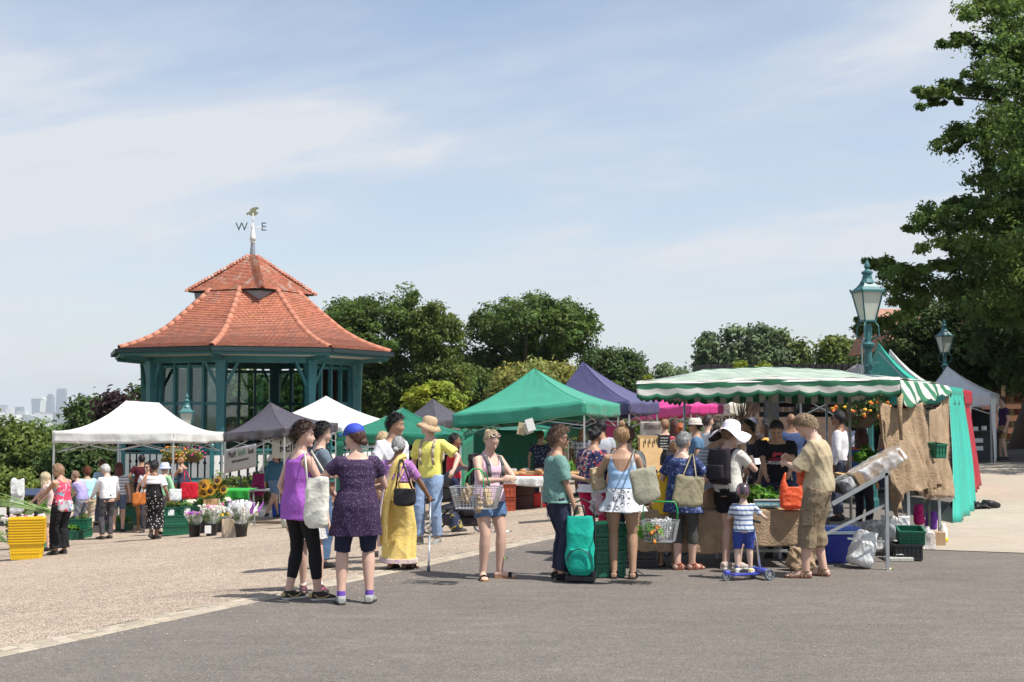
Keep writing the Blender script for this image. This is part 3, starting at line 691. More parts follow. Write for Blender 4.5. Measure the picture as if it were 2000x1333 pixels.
# glazed screens
def screen(ta,tb,r=3.55,n=4,pad=.0):
    sc=empty('glazed_screen',(0,0,0));sc.parent=bs
    A=oc(ta,r,0);B=oc(tb,r,0);z0=BF-BO.z+.02;z1=3.3-BO.z;fr=MB()
    for i in range(n+1):
        p=A.lerp(B,.06+.88*i/n);fr.bar(Vector((p.x,p.y,z0)),Vector((p.x,p.y,z1)),.17,.09,up=(B-A))
    for z in (z0+.08,z0+1.0,z0+2.5,z1-.12):
        fr.bar(Vector((A.x,A.y,z)).lerp(Vector((B.x,B.y,z)),.06),Vector((A.x,A.y,z)).lerp(Vector((B.x,B.y,z)),.94),.07,.10)
    fr.build('screen_frame',M_teal,sc)
    for i in range(n):
        for za,zb in ((z0+.13,z0+.95),(z0+1.05,z0+2.45),(z0+2.55,z1-.17)):
            a=A.lerp(B,.06+.88*(i+.12)/n);b=A.lerp(B,.06+.88*(i+.88)/n)
            mb=MB();mb.quad((a.x,a.y,za),(b.x,b.y,za),(b.x,b.y,zb),(a.x,a.y,zb));me=solidify(mb.mesh('pane'),.012);addobj('pane',me,M_pane,sc)
for k in (6,7,2,3,4,5):screen(T0+45*k,T0+45*k+45)
sA=oc(42,3.55,0); 
screen(42,87)
# platform, railing
mb=MB();mb.lathe([(4.75,0),(4.75,BF-BO.z-.02)],n=8,rot=rad(T0-90));mb.build('brick_base',M_brick,bs)
mb=MB();mb.lathe([(4.85,BF-BO.z-.02),(4.85,BF-BO.z+.04)],n=8,rot=rad(T0-90));mb.build('floor_slab',M_teal,bs)
for k in (6,7,0,1):
    A=oc(T0+45*k,4.7,BF+.04);B=oc(T0+45*k+45,4.7,BF+.04)
    rb=MB();u=Vector((0,0,1));rb.bar(A+u*1.0,B+u*1.0,.08,.07);rb.bar(A+u*.88,B+u*.88,.04,.04);rb.bar(A+u*.1,B+u*.1,.05,.06)
    rl=rb.build('handrail',M_teal,bs)
    rb=MB();rb.box(A+u*.55,(.13,.13,1.1));rb.ball(A+u*1.14,.08,8,5);rb.build('newel_post',M_teal,bs)
    n_=13
    for i in range(n_):
        p=A.lerp(B,(i+.5)/n_);d=(B-A).normalized();w2=(B-A).length/n_*.36;hh=[(-1,.13),(-1,.55),(-.55,.60),(-1,.66),(-1,.84),(1,.84),(1,.66),(.55,.60),(1,.55),(1,.13)]
        V=[p+d*x*w2+u*z for x,z in hh];nrm=d.cross(u)*.02;k2=len(V);V2=[v+nrm for v in V]
        me=rawmesh('baluster',V+V2,[tuple(range(k2)),tuple(range(2*k2-1,k2-1,-1))]+[(j,(j+1) % k2,(j+1) % k2+k2,j+k2) for j in range(k2)]);addobj('baluster',me,M_white,bs)
# finial and weather vane
mb=MB();mb.lathe([(.22,7.12),(.10,7.2),(.07,7.6),(.06,7.62)],(0,0,-BO.z),10);mb.build('lead_cap',M_lead,bs)
vane=MB();vane.lathe([(.06,7.62),(.10,7.66),(.06,7.72),(.11,7.74),(.10,7.85),(.055,8.15),(.03,8.25),(.03,8.35)],(0,0,-BO.z),10)
vane.tube([(0,0,8.3-BO.z),(0,0,8.70-BO.z)],.018,6);vane.tube([(-.34,0,8.20-BO.z),(.34,0,8.20-BO.z)],.014,5);vane.tube([(0,-.34,8.20-BO.z),(0,.34,8.20-BO.z)],.014,5)
vo=vane.build('weather_vane',M_white,bs,True)
for tx,x in (('W',-.40),('E',.38)):
    me=textmesh(tx,.42,ext=.008);me.transform(Matrix.Translation((x,-.0,8.08-BO.z)) @ Matrix.Rotation(pi/2,4, 'X'));addobj('compass_letter',me,mat('letter_green',(.08,.13,.12),.4,metal=.4),vo)
fl=MB();pf=[(-.24,.10),(-.12,.16),(-.10,.26),(0,.33),(.14,.36),(.22,.30),(.12,.24),(.10,.16),(.20,.12),(.12,.02),(.0,-.04),(-.10,0),(-.16,.05),(-.22,.0)]
k2=len(pf);V=[(x,-.008,8.62+z*.85-BO.z) for x,z in pf]+[(x,.008,8.62+z*.85-BO.z) for x,z in pf]
fl.add(V,[tuple(range(k2)),tuple(range(2*k2-1,k2-1,-1))]+[(j,(j+1) % k2,(j+1) % k2+k2,j+k2) for j in range(k2)]);fl.build('vane_figure',mat('vane_gilt',(.30,.30,.19),.45,metal=.5),vo)

# ------------------------------------------------------------------ lamp posts
M_lampg=mat('lamp_milk_glass',(.62,.66,.58),.25,var=.05)
M_lgr=mat('lamp_green_paint',(.035,.135,.14),.45,var=.15,vscale=5)
def lamp(px,ytop,pbase,Y,label,k=1.0):
    top=W(px,ytop,Y).z;g=gz(W(px,850,Y).x,Y);H=top-g
    o=empty('street_lamp',(W(px,850,Y).x,Y,g),rad(12),label, 'street lamp', 'green Victorian street lamps')
    s=1.0
    def z(v):return H-(4.4-v)*s
    mb=MB();mb.lathe([(.15,0),(.15,.15),(.13,.2),(.13,.8),(.10,.95),(.075,1.05),(.07,2.55),(.085,2.6),(.07,2.64),(.065,2.9),(.12,2.95),(.13,2.99),(.06,3.03),(.05,3.2),(.055,3.34)],n=12)
    mb.V=[(v[0]*s,v[1]*s,z(v[2]) if v[2]>1.2 else v[2]) for v in mb.V];mb.build('post',M_lgr,o,False)
    fl_=MB()
    for i in range(8):a=2*pi*i/8;fl_.tube([(cos(a)*.072*s,sin(a)*.072*s,1.1),(cos(a)*.072*s,sin(a)*.072*s,z(2.5))],.008,4)
    fl_.build('fluting',M_lgr,o)
    arms=MB()
    for i in range(4):a=pi/4+pi/2*i;arms.tube([(cos(a)*.05*s,sin(a)*.05*s,z(3.06)),(cos(a)*.2*s,sin(a)*.2*s,z(3.13)),(cos(a)*.19*s,sin(a)*.19*s,z(3.3)),(cos(a)*.13*s,sin(a)*.13*s,z(3.38))],.014*s,5)
    arms.build('frog_arms',M_lgr,o)
    lb_,lt_=.098*s,.20*s;z0,z1=z(3.40),z(3.92)
    fr=MB()
    cs=[(-1,-1),(1,-1),(1,1),(-1,1)]
    for i in range(4):
        a,b=cs[i],cs[(i+1) % 4];fr.bar((a[0]*lb_,a[1]*lb_,z0),(a[0]*lt_,a[1]*lt_,z1),.022*s);fr.bar((a[0]*lb_,a[1]*lb_,z0),(b[0]*lb_,b[1]*lb_,z0),.03*s);fr.bar((a[0]*lt_*1.04,a[1]*lt_*1.04,z1),(b[0]*lt_*1.04,b[1]*lt_*1.04,z1),.04*s)
        fr.ball((a[0]*lt_*1.08,a[1]*lt_*1.08,z1+.03),.022*s,6,4)
    lan=fr.build('lantern',M_lgr,o)
    for i in range(4):
        a,b=cs[i],cs[(i+1) % 4];g_=MB();g_.quad((a[0]*lb_*.97,a[1]*lb_*.97,z0),(b[0]*lb_*.97,b[1]*lb_*.97,z0),(b[0]*lt_*.97,b[1]*lt_*.97,z1),(a[0]*lt_*.97,a[1]*lt_*.97,z1))
        addobj('lantern_pane',solidify(g_.mesh('lantern_pane'),.008),M_milk,lan)
    bu=MB();bu.tube([(0,0,z1-.02),(0,0,z1-.28*s)],.05*s,10);bu.build('bulb',M_white,lan)
    hd=MB();hd.lathe([(lt_*1.42,z1+.02),(lt_*1.0,z1+.08*s),(.13*s,z1+.15*s)],n=4,rot=pi/4)
    hd.lathe([(.13*s,z1+.15*s),(.09*s,z1+.22*s),(.075*s,z1+.30*s),(.10*s,z1+.32*s),(.10*s,z1+.35*s),(.05*s,z1+.37*s),(.03*s,z1+.40*s),(.055*s,z1+.44*s),(.045*s,z1+.48*s),(.012*s,z1+.56*s),(.004,H)],n=12);hd.build('hood',M_lgr,lan)
    return o
m=bpy.data.materials.new('milk_pane');m.use_nodes=True;b_=m.node_tree.nodes['Principled BSDF'];b_.inputs['Base Color'].default_value=(.70,.74,.64,1);b_.inputs['Alpha'].default_value=.72;b_.inputs['Roughness'].default_value=.15;M_milk=m
l1=lamp(1698,517,994,22.5, 'tall green lamp post standing in the striped stall')
l2=lamp(1848,628,900,41, 'green lamp post in front of the dark trees at right')
l3=lamp(364,774,990,37.5, 'green lamp post between the white tent and the bandstand')
mb=MB();p0=Vector((-.09,-.05,0))
mb.tube([p0+Vector((0,0,3.0)),p0+Vector((-.06,0,2.85)),p0+Vector((-.05,0,2.3)),p0+Vector((0,0,2.1)),p0+Vector((.03,0,1.0))],.014,6);mb.build('cable',mat('grey_cable',(.18,.26,.27),.5),l1)
for z in (2.35,2.55):mb=MB();mb.bar((-.02,-.10,z),(.16,-.10,z),.03);mb.build('bracket',M_lgr,l1)
# ------------------------------------------------------------------ people
def remesh(V,F,vox,smooth=2,dec=1.0):
    me=rawmesh('tmp',V,F);o=bpy.data.objects.new('tmp',me);COL.objects.link(o)
    r=o.modifiers.new('r', 'REMESH');r.mode = 'VOXEL';r.voxel_size=vox;r.adaptivity=0
    if smooth:
        q=o.modifiers.new('s', 'SMOOTH');q.factor=.5;q.iterations=smooth
    if dec<1:q=o.modifiers.new('d', 'DECIMATE');q.ratio=dec
    out=bpy.data.meshes.new_from_object(o.evaluated_get(bpy.context.evaluated_depsgraph_get()));bpy.data.objects.remove(o);bpy.data.meshes.remove(me)
    out.polygons.foreach_set('use_smooth',[True]*len(out.polygons));return out
def folds(me,amp,seed,fx=14,fz=5,only=None):
    """cloth folds: sum of slanted waves pushed along the normals"""
    n=len(me.vertices);P=np.empty(n*3,np.float32);me.vertices.foreach_get('co',P);P=P.reshape(-1,3)
    Nn=np.empty(n*3,np.float32);me.vertices.foreach_get('normal',Nn);Nn=Nn.reshape(-1,3);rn=np.random.RandomState(seed);d=np.zeros(n)
    for i in range(7):
        k=rn.normal(size=3)*np.array([fx,fx,fz])*(.6+.9*rn.rand());s_=np.sin(P@k+rn.rand()*6.3+1.5*np.sin(P@(k[::-1]*.4)+rn.rand()*6));d+=(s_ if i % 2 else 1.3-2.6*np.abs(s_)**.8)/(1+.3*i)
    d=np.clip(d/1.7,-1.6,1.6);P=P+Nn*(d*amp)[:,None];me.vertices.foreach_set('co',P.ravel().astype(np.float32));me.update();return me
def loft(rings,n=16,power=2.0):
    """rings: (centre, axisX*rx, axisY*ry)"""
    V=[];F=[]
    for c,a,b in rings:
        for k in range(n):
            t=2*pi*k/n;cx,sy=cos(t),sin(t)
            cx=math.copysign(abs(cx)**(2/power),cx);sy=math.copysign(abs(sy)**(2/power),sy);V.append(c+a*cx+b*sy)
    for i in range(len(rings)-1):
        for k in range(n):k2=(k+1) % n;F.append((i*n+k,i*n+k2,(i+1)*n+k2,(i+1)*n+k))
    F.append(tuple(range(n-1,-1,-1)));F.append(tuple((len(rings)-1)*n+k for k in range(n)));return V,F
def joinVF(parts):
    V=[];F=[]
    for v,f in parts:
        k=len(V);V+=[tuple(q) for q in v];F+=[tuple(i+k for i in g) for g in f]
    return V,F
def ik(a,b,l1,l2,hint):
    d=b-a;L=min(d.length,(l1+l2)*.999);d=d.normalized();b=a+d*L
    x=(l1*l1-l2*l2+L*L)/(2*L);h=sqrt(max(0,l1*l1-x*x));hn=hint-d*hint.dot(d)
    if hn.length<1e-4:hn=Vector((0,-1,0))
    return a+d*x+hn.normalized()*h,b

SKIN={}
def skin_mat(c):
    k = 'skin_%02d_%02d' % (int(c[0]*99),int(c[1]*99))
    if k in MATS:return MATS[k]
    m=mat(k,c,.5,var=.08,vscale=9,bump=.08,bscale=80,spec=.4);b=m.node_tree.nodes['Principled BSDF']
    b.inputs['Subsurface Weight'].default_value=.08;b.inputs['Subsurface Radius'].default_value=(.012,.005,.003);return m
FAIR=(.54,.345,.26);PALE=(.60,.42,.33);TAN=(.40,.235,.155);BROWN=(.24,.125,.075);DARK=(.11,.06,.04);PINKISH=(.56,.36,.28)

def fabric(name,c,kind=None,c2=None,sc=1.0,rough=.85,sheen=.0,z0=0.0):
    if name in MATS:return MATS[name]
    m=bpy.data.materials.new(name);m.use_nodes=True;nt=m.node_tree;b=nt.nodes['Principled BSDF'];L=nt.links
    b.inputs['Roughness'].default_value=rough;b.inputs['Specular IOR Level'].default_value=.25;b.inputs['Sheen Weight'].default_value=sheen
    tc=N(nt, 'ShaderNodeTexCoord');P=tc.outputs['Object'];base=N(nt, 'ShaderNodeRGB');base.outputs[0].default_value=(*c,1);src=base.outputs[0]
    def mixin(fac,col,src):
        x=N(nt, 'ShaderNodeMixRGB');L.new(fac,x.inputs[0]);L.new(src,x.inputs[1])
        if isinstance(col,tuple):x.inputs[2].default_value=(*col,1)
        else:L.new(col,x.inputs[2])
        return x.outputs[0]
    def math_(op,a,b_):
        n_=N(nt, 'ShaderNodeMath',operation=op)
        for i,q in enumerate((a,b_)):
            if q is None:continue
            if isinstance(q,(int,float)):n_.inputs[i].default_value=q
            else:L.new(q,n_.inputs[i])
        return n_.outputs[0]
    sx=N(nt, 'ShaderNodeSeparateXYZ');L.new(P,sx.inputs[0])
    if kind == 'stripe':
        v=math_('FRACT',math_('MULTIPLY',sx.outputs[2],1/sc),None);src=mixin(math_('GREATER_THAN',v,.62),c2,src)
    elif kind == 'plaid':
        v=math_('GREATER_THAN',math_('FRACT',math_('MULTIPLY',sx.outputs[2],1/sc),None),.72);h=math_('GREATER_THAN',math_('FRACT',math_('MULTIPLY',math_('ADD',sx.outputs[0],sx.outputs[1]),1/sc),None),.72)
        src=mixin(math_('MULTIPLY',math_('ADD',v,h),.6),c2,src)
    elif kind == 'dots':
        vo=N(nt, 'ShaderNodeTexVoronoi');vo.inputs['Scale'].default_value=1/sc;vo.inputs['Randomness'].default_value=.7;L.new(P,vo.inputs['Vector']);src=mixin(math_('LESS_THAN',vo.outputs['Distance'],.26),c2,src)
    elif kind == 'floral':
        cols=c2 if isinstance(c2,list) else [c2]
        for i,cc in enumerate(cols):
            mp=N(nt, 'ShaderNodeMapping');mp.inputs['Location'].default_value=(3.7*i,1.3*i,2.1*i);L.new(P,mp.inputs[0])
            no=N(nt, 'ShaderNodeTexNoise');no.inputs['Scale'].default_value=1/sc;no.inputs['Detail'].default_value=3;no.inputs['Distortion'].default_value=1.2;L.new(mp.outputs[0],no.inputs['Vector'])
            r=N(nt, 'ShaderNodeMapRange');r.inputs['From Min'].default_value=.58;r.inputs['From Max'].default_value=.62;L.new(no.outputs[0],r.inputs[0]);src=mixin(r.outputs[0],cc,src)
    elif kind == 'rings':
        vo=N(nt, 'ShaderNodeTexVoronoi');vo.inputs['Scale'].default_value=1/sc;vo.inputs['Randomness'].default_value=.5;L.new(P,vo.inputs['Vector'])
        d=math_('ABSOLUTE',math_('SUBTRACT',vo.outputs['Distance'],.3),None);no=N(nt, 'ShaderNodeTexNoise');no.inputs['Scale'].default_value=6/sc;L.new(P,no.inputs['Vector'])
        src=mixin(math_('MULTIPLY',math_('LESS_THAN',d,.07),math_('GREATER_THAN',no.outputs[0],.47)),c2,src)
    elif kind == 'denim':
        no=N(nt, 'ShaderNodeTexNoise');no.inputs['Scale'].default_value=5;no.inputs['Detail'].default_value=5;L.new(P,no.inputs['Vector']);r=N(nt, 'ShaderNodeMapRange');r.inputs['From Min'].default_value=.4;r.inputs['From Max'].default_value=.7;L.new(no.outputs[0],r.inputs[0])
        src=mixin(r.outputs[0],c2 or tuple(x*1.5 for x in c),src)
    no=N(nt, 'ShaderNodeTexNoise');no.inputs['Scale'].default_value=9;no.inputs['Detail'].default_value=5;L.new(P,no.inputs['Vector'])
    r=N(nt, 'ShaderNodeMapRange');r.inputs['To Min'].default_value=.86;r.inputs['To Max'].default_value=1.12;L.new(no.outputs[0],r.inputs[0])
    mm=N(nt, 'ShaderNodeMixRGB',blend_type='MULTIPLY');mm.inputs[0].default_value=1;L.new(src,mm.inputs[1]);L.new(r.outputs[0],mm.inputs[2]);L.new(mm.outputs[0],b.inputs['Base Color'])
    n2=N(nt, 'ShaderNodeTexNoise');n2.inputs['Scale'].default_value=28;n2.inputs['Detail'].default_value=6;L.new(P,n2.inputs['Vector'])
    bp=N(nt, 'ShaderNodeBump');bp.inputs['Strength'].default_value=.55;bp.inputs['Distance'].default_value=.012;L.new(n2.outputs[0],bp.inputs['Height']);L.new(bp.outputs[0],b.inputs['Normal'])
    MATS[name]=m;return m
def hair_mat(c,c2=None):
    k = 'hair_%03d_%03d_%03d' % tuple(int(x*999) for x in c)
    if k in MATS:return MATS[k]
    m=bpy.data.materials.new(k);m.use_nodes=True;nt=m.node_tree;b=nt.nodes['Principled BSDF'];L=nt.links;b.inputs['Roughness'].default_value=.42;b.inputs['Specular IOR Level'].default_value=.45
    tc=N(nt, 'ShaderNodeTexCoord');mp=N(nt, 'ShaderNodeMapping');mp.inputs['Scale'].default_value=(1,1,.16);L.new(tc.outputs['Object'],mp.inputs[0])
    no=N(nt, 'ShaderNodeTexNoise');no.inputs['Scale'].default_value=130;no.inputs['Detail'].default_value=5;L.new(mp.outputs[0],no.inputs['Vector'])
    r=N(nt, 'ShaderNodeValToRGB');r.color_ramp.elements[0].position=.3;r.color_ramp.elements[1].position=.72;r.color_ramp.elements[0].color=(*[x*.45 for x in c],1);r.color_ramp.elements[1].color=(*(c2 or [x*1.7 for x in c]),1)
    L.new(no.outputs[0],r.inputs[0]);L.new(r.outputs[0],b.inputs['Base Color']);bp=N(nt, 'ShaderNodeBump');bp.inputs['Strength'].default_value=.9;bp.inputs['Distance'].default_value=.012
    L.new(no.outputs[0],bp.inputs['Height']);L.new(bp.outputs[0],b.inputs['Normal']);MATS[k]=m;return m

class Person:
    """Local frame: +Y is where the pelvis faces, +X the person's right, units metres for a 1.70 m adult, scaled by h."""
    def __init__(s,loc,face,h,label,group=None,fem=True,fat=1.0,skin=FAIR,lean=0,side=0,twist=0,head=(0,0,0),feet=None,hands=None,elbow=None,vox=.008,seed=1,child=False,sink=0.0,grip=(.6,.6)):
        s.k=h/1.70;s.fem=fem;s.fat=fat;s.vox=vox;s.seed=seed;s.child=child;s.sm=skin_mat(skin)
        s.o=empty('person',loc,rad(face),label, 'person',group);s.rn=random.Random(seed)
        s.near=vox<.011;s.lean=rad(lean);s.side=rad(side);s.twist=rad(twist)
        hs=1.34 if child else 1.02;s.hs=hs
        zl=.945 if not child else .87
        feet=feet or [(.10,0,0,8),(-.10,0,0,-8)]     # x, y, heel lift, toe-out
        px=(feet[0][0]+feet[1][0])/2*.6;py=(feet[0][1]+feet[1][1])/2*.5
        s.pel=Vector((px,py-.03-math.sin(s.lean)*.05,zl-sink));s.hw=(.165 if fem else .155)*fat;s.sw=(.158 if fem else .185)*(1+(fat-1)*.5)
        # spine
        s.zs=[0,.10,.20,.32,.42,.50,.56]       # above pelvis: hip, waist, ribs, chest, shoulders, neck base, neck top
        s.zs=[0,.08,.17,.28,.38,.455,.50,.56]
        ang=[0,.1,.3,.6,.85,1,1,1];p=s.pel.copy();s.sp=[p.copy()];s.fr=[]
        for i in range(len(s.zs)):
            a=s.lean*ang[i];b=s.side*ang[i];tw=s.twist*ang[i]
            R=Matrix.Rotation(tw,3, 'Z') @ Matrix.Rotation(b,3, 'Y') @ Matrix.Rotation(-a,3, 'X');s.fr.append(R)
            if i<len(s.zs)-1:p=p+R @ Vector((0,0,s.zs[i+1]-s.zs[i]));s.sp.append(p.copy())
        R=s.fr[5];s.sh=[s.sp[5]+R @ Vector((sg*s.sw,-.005,-.055)) for sg in (1,-1)]
        s.hips=[s.pel+Vector((sg*.088*min(fat,1.15),0,-.03)) for sg in (1,-1)]
        # head
        hy,hp,hr=[rad(v) for v in head];Rh=Matrix.Rotation(s.twist+hy,3, 'Z') @ Matrix.Rotation(hr,3, 'Y') @ Matrix.Rotation(-hp,3, 'X');s.Rh=Rh
        nb=s.sp[7];s.hc=nb+Rh @ Vector((0,.025,.115*hs))-Rh @ Vector((0,0,.040))
        # legs
        s.legs=[]
        L1,L2=(.427,.417) if not child else (.385,.375)
        for i,sg in enumerate((1,-1)):
            x,y,lift,to=feet[i];ank=Vector((x,y,.085+lift));kh=Vector((sg*.12,1,0));kn,ank=ik(s.hips[i],ank,L1,L2,kh);s.legs.append((s.hips[i],kn,ank,rad(-sg*abs(to) if False else -to),lift))
        # arms
        s.arms=[];A1,A2=.28,.245;hands=hands or [None,None];elbow=elbow or [None,None]
        for i,sg in enumerate((1,-1)):
            hd=hands[i]
            if hd is None:hd=s.sh[i]+Vector((sg*.10,.05,-.50))
            else:hd=Vector(hd)
            eh=Vector(elbow[i]) if elbow[i] else Vector((sg*.5,-1,-.2));el,wr=ik(s.sh[i],hd,A1,A2,eh);s.arms.append((s.sh[i],el,wr))
        s.grip=grip;s.body()
    def P(s,name,me,m,**k):
        me.transform(Matrix.Scale(s.k,4));o=addobj(name,me,m,s.o); 
        return o
    # torso rings with ease e, between z indices
    def torso_rings(s,e=0.0,lo=-.06,hi=.455,n=9,ex=0.0,hemflare=0.0,bust=True):
        f=s.fat;fem=s.fem
        tab=[(-.12,.150,.105),(-.04,s.hw*1.02/f,.118),(.03,s.hw/f,.112),(.10,.142 if fem else .15,.100),(.16,.128 if fem else .148,.094),(.24,.142 if fem else .158,.108),(.31,.158 if fem else .175,.118 if fem else .115),(.38,.160 if fem else .185,.100),(.425,.145 if fem else .17,.080),(.455,.085,.062),(.50,.052,.055)]
        if s.child:tab=[(z,a*1.02,b*1.12) for z,a,b in tab]
        def wid(z):
            for (z0,a0,b0),(z1,a1,b1) in zip(tab[:-1],tab[1:]):
                if z<=z1:t=max(0,(z-z0)/(z1-z0));return a0+(a1-a0)*t,b0+(b1-b0)*t
            return tab[-1][1:]
        out=[]
        for i in range(n):
            z=lo+(hi-lo)*i/(n-1);a,b=wid(z);ff=1+(f-1)*(1 if z<.3 else .6);c,R=s.at(z);fl=hemflare*max(0,(.10-z)/.2)
            ee=e+ex*max(0,1-abs(z-.12)/.18)
            cc=c+R @ Vector((0,.012 if (fem and bust and .25<z<.36) else 0,0))
            out.append((cc,R @ Vector((a*ff+ee+fl,0,0)),R @ Vector((0,b*(1+(ff-1)*1.3)+ee+fl,0))))
        return out
    def at(s,z):
        if z<=0:return s.sp[0]+Vector((0,0,z)),s.fr[0]
        for i in range(len(s.zs)-1):
            if z<=s.zs[i+1] or i==len(s.zs)-2:
                t=(z-s.zs[i])/(s.zs[i+1]-s.zs[i]);return s.sp[i].lerp(s.sp[i+1],t),s.fr[i] if t<.5 else s.fr[i+1]
    def limb(s,pts,rs,n=10,ext=0):
        m=MB();m.tube(pts,rs,n);return m.V,m.F
    def leg_path(s,i,t1,t0=0):
        """points down the leg from hip (0) to knee (.5) to ankle (1)"""
        h,k,a=s.legs[i][:3];pts=[];N_=9
        for j in range(N_):
            t=t0+(t1-t0)*j/(N_-1);pts.append((t,h.lerp(k,t*2) if t<.5 else k.lerp(a,t*2-1)))
        return pts
    def leg_r(s,t):
        f=s.fat;tab=[(0,.090),(.12,.088),(.3,.074),(.47,.056),(.52,.054),(.65,.060),(.8,.047),(.95,.036),(1,.037)]
        if s.child:f*=1.15
        for (a,x),(b,y) in zip(tab[:-1],tab[1:]):
            if t<=b:return (x+(y-x)*(t-a)/(b-a))*(1+(f-1)*.9)*(1.0 if s.fem else .98)
        return .036
    def foot(s,i,e=0.0,sole=0.0,heelbox=0.0):
        h,k,a,to,lift=s.legs[i];pitch=math.atan2(lift,.16) if lift>0 else 0;ks=1.0 if not s.child else .95
        R=Matrix.Rotation(to,3, 'Z') @ Matrix.Rotation(-pitch,3, 'X');L_=(.245 if s.fem else .27)*ks*(1 if not s.child else .92); 
        def q(y,z):return a+R @ Vector((0,y,z))
        prof=[(-.06,.034,.028,.030),(-.045,.040,.036,.034),(0,.052,.036,.040),(.06,.040,.040,.038),(.12,.026,.044,.026),(L_-.085,.020,.044,.019),(L_-.06,.014,.030,.011)]
        rings=[]
        for y,zc,rx,rz in prof:rings.append((q(y,-.085+zc+.002-e*.2),R @ Vector((rx+e,0,0)),R @ Vector((0,0,rz+e*.6))))
        return loft(rings,12,2.3),R,L_,q
    def body(s):
        parts=[];r=s.torso_rings(0,-.10,.50,12);parts.append(loft(r,18,2.3))
        # neck, head
        nb=s.sp[5];m=MB();nr=.054 if s.fem else .063;hs=s.hs
        m.tube([nb-s.fr[5] @ Vector((0,0,.05)),nb+(s.hc-nb)*.5,s.hc-s.Rh @ Vector((0,.0,.05*hs))],[nr*1.25,nr,nr*.98],12);parts.append((m.V,m.F));parts.append(s.headVF())
        for i in (0,1):
            pts=s.leg_path(i,1);parts.append(s.limb([p for t,p in pts],[s.leg_r(t) for t,p in pts],12));(vf,R,L_,q)=s.foot(i);parts.append(vf)
            m=MB();m.tube([s.legs[i][2]+Vector((0,0,.02)),s.legs[i][2]-Vector((0,0,.05))],.036,10);parts.append((m.V,m.F))
            sh,el,wr=s.arms[i];f=s.fat**.6;g=(1.0 if not s.fem else .9)*f
            m=MB();m.tube([sh.lerp(s.sp[5],.35)-Vector((0,0,.01)),sh,sh.lerp(el,.35),sh.lerp(el,.75),el,el.lerp(wr,.25),el.lerp(wr,.6),wr],[.052*g,.056*g,.048*g,.041*g,.037*g,.040*g,.032*g,.025*g],10);parts.append((m.V,m.F))
            parts+=s.hand(i)
        V,F=joinVF(parts);me=remesh(V,F,s.vox*1.12,2 if s.near else 1,.36);s.bodyme=me;s.P('body',me,s.sm)
    def headVF(s):
        n,mrow=28,20;V=[];F=[];hs=s.hs
        for j in range(mrow+1):
            ph=pi*j/mrow
            for k in range(n):
                th=2*pi*k/n;d=Vector((sin(ph)*sin(th),sin(ph)*cos(th),-cos(ph)));V.append(s.hc+s.Rh @ (s.headr(d)*hs))
        for j in range(mrow):
            for k in range(n):k2=(k+1) % n;F.append((j*n+k,j*n+k2,(j+1)*n+k2,(j+1)*n+k))
        m=MB();m.V=V;m.F=F
        # nose, ears
        def q(x,y,z):return s.hc+s.Rh @ (Vector((x,y,z))*hs)
        m.tube([q(0,.078,.020),q(0,.096,-.010),q(0,.108,-.026),q(0,.088,-.034)],[.008,.010,.013,.010],8)
        for sg in (1,-1):
            m.tube([q(sg*.070,.005,.02),q(sg*.080,-.004,.010),q(sg*.082,-.004,-.012),q(sg*.070,.006,-.028)],[.009,.012,.011,.007],6)
            m.ball(q(sg*.009,.098,-.030),.007*hs,6,4)
        m.tube([q(-.020,.088,-.052),q(0,.096,-.050),q(.020,.088,-.052)],[.005,.0085,.005],6);m.ball(q(0,.080,-.088),.020*hs,8,6)
        return m.V,m.F
    def headr(s,d):
        x,y,z=d;rx,ry,rz=.073,.092,.112;p=Vector((x*rx,y*ry,z*rz))
        if z<0: 
            t=-z;p.x*=1-.28*t*t; 
            if y<0:p.y*=1-.30*t
            p.y+=.012*t
        # eye sockets and brow
        if y>.3:
            for sg in (1,-1):
                dd=(p.x-sg*.031)**2+(p.z-.012)**2;p.y-=.009*math.exp(-dd/(2*.0115**2))
            p.y+=.004*math.exp(-((p.z-.036)**2)/(2*.008**2))
            for sg in (1,-1):dd=(p.x-sg*.042)**2+(p.z+.028)**2;p.y+=.004*math.exp(-dd/(2*.016**2))
        return p
    def hand(s,i):
        sh,el,wr=s.arms[i];d=(wr-el).normalized();sg=1 if i==0 else -1;g=s.grip[i];parts=[]
        inw=Vector((-sg,.2,0));inw=(inw-d*inw.dot(d)).normalized();across=d.cross(inw)*(1 if sg>0 else -1)   # across: towards the thumb
        if across.y<0 and abs(across.y)>.2:across=-across
        k=.92 if s.fem else 1.0
        rings=[(wr-d*.01,across*.024,inw*.019),(wr+d*.03*k,across*.034,inw*.016),(wr+d*.065*k,across*.040,inw*.015),(wr+d*.088*k,across*.038,inw*.013)];parts.append(loft([(c,a*k,b*k) for c,a,b in rings],10,2.5))
        r=max(.0085*k,s.vox*.75)
        if s.vox>.0125:
            rings=[(wr+d*.08*k,across*.036,inw*.014),(wr+d*.115*k+inw*.02*g,across*.032,inw*.014),(wr+d*.13*k+inw*.05*g,across*.026,inw*.013)];parts.append(loft(rings,8))
        else:
            for f in range(4):
                o_=(-.030+.020*f)*k;L_=(.062,.074,.078,.070)[f]*k if True else 0;b=wr+d*.080*k+across*o_;a1=b+d*L_*.45*(1-.25*g)+inw*L_*.25*g;a2=a1+d*L_*.38*(1-.9*g)+inw*L_*.38*g+across*0;a3=a2+d*L_*.28*(.8-1.6*g)+inw*L_*.26*g
                m=MB();m.tube([b-d*.015,a1,a2,a3],[r*1.05,r,r*.95,r*.85],7);parts.append((m.V,m.F))
        b=wr+d*.022*k+across*.026*k;m=MB();m.tube([b,b+d*.025+across*.022+inw*.008,b+d*.055+across*.024+inw*.022,b+d*.075+across*.014+inw*.034],[r*1.3,r*1.2,r*1.05,r*.9],7);parts.append((m.V,m.F));return parts
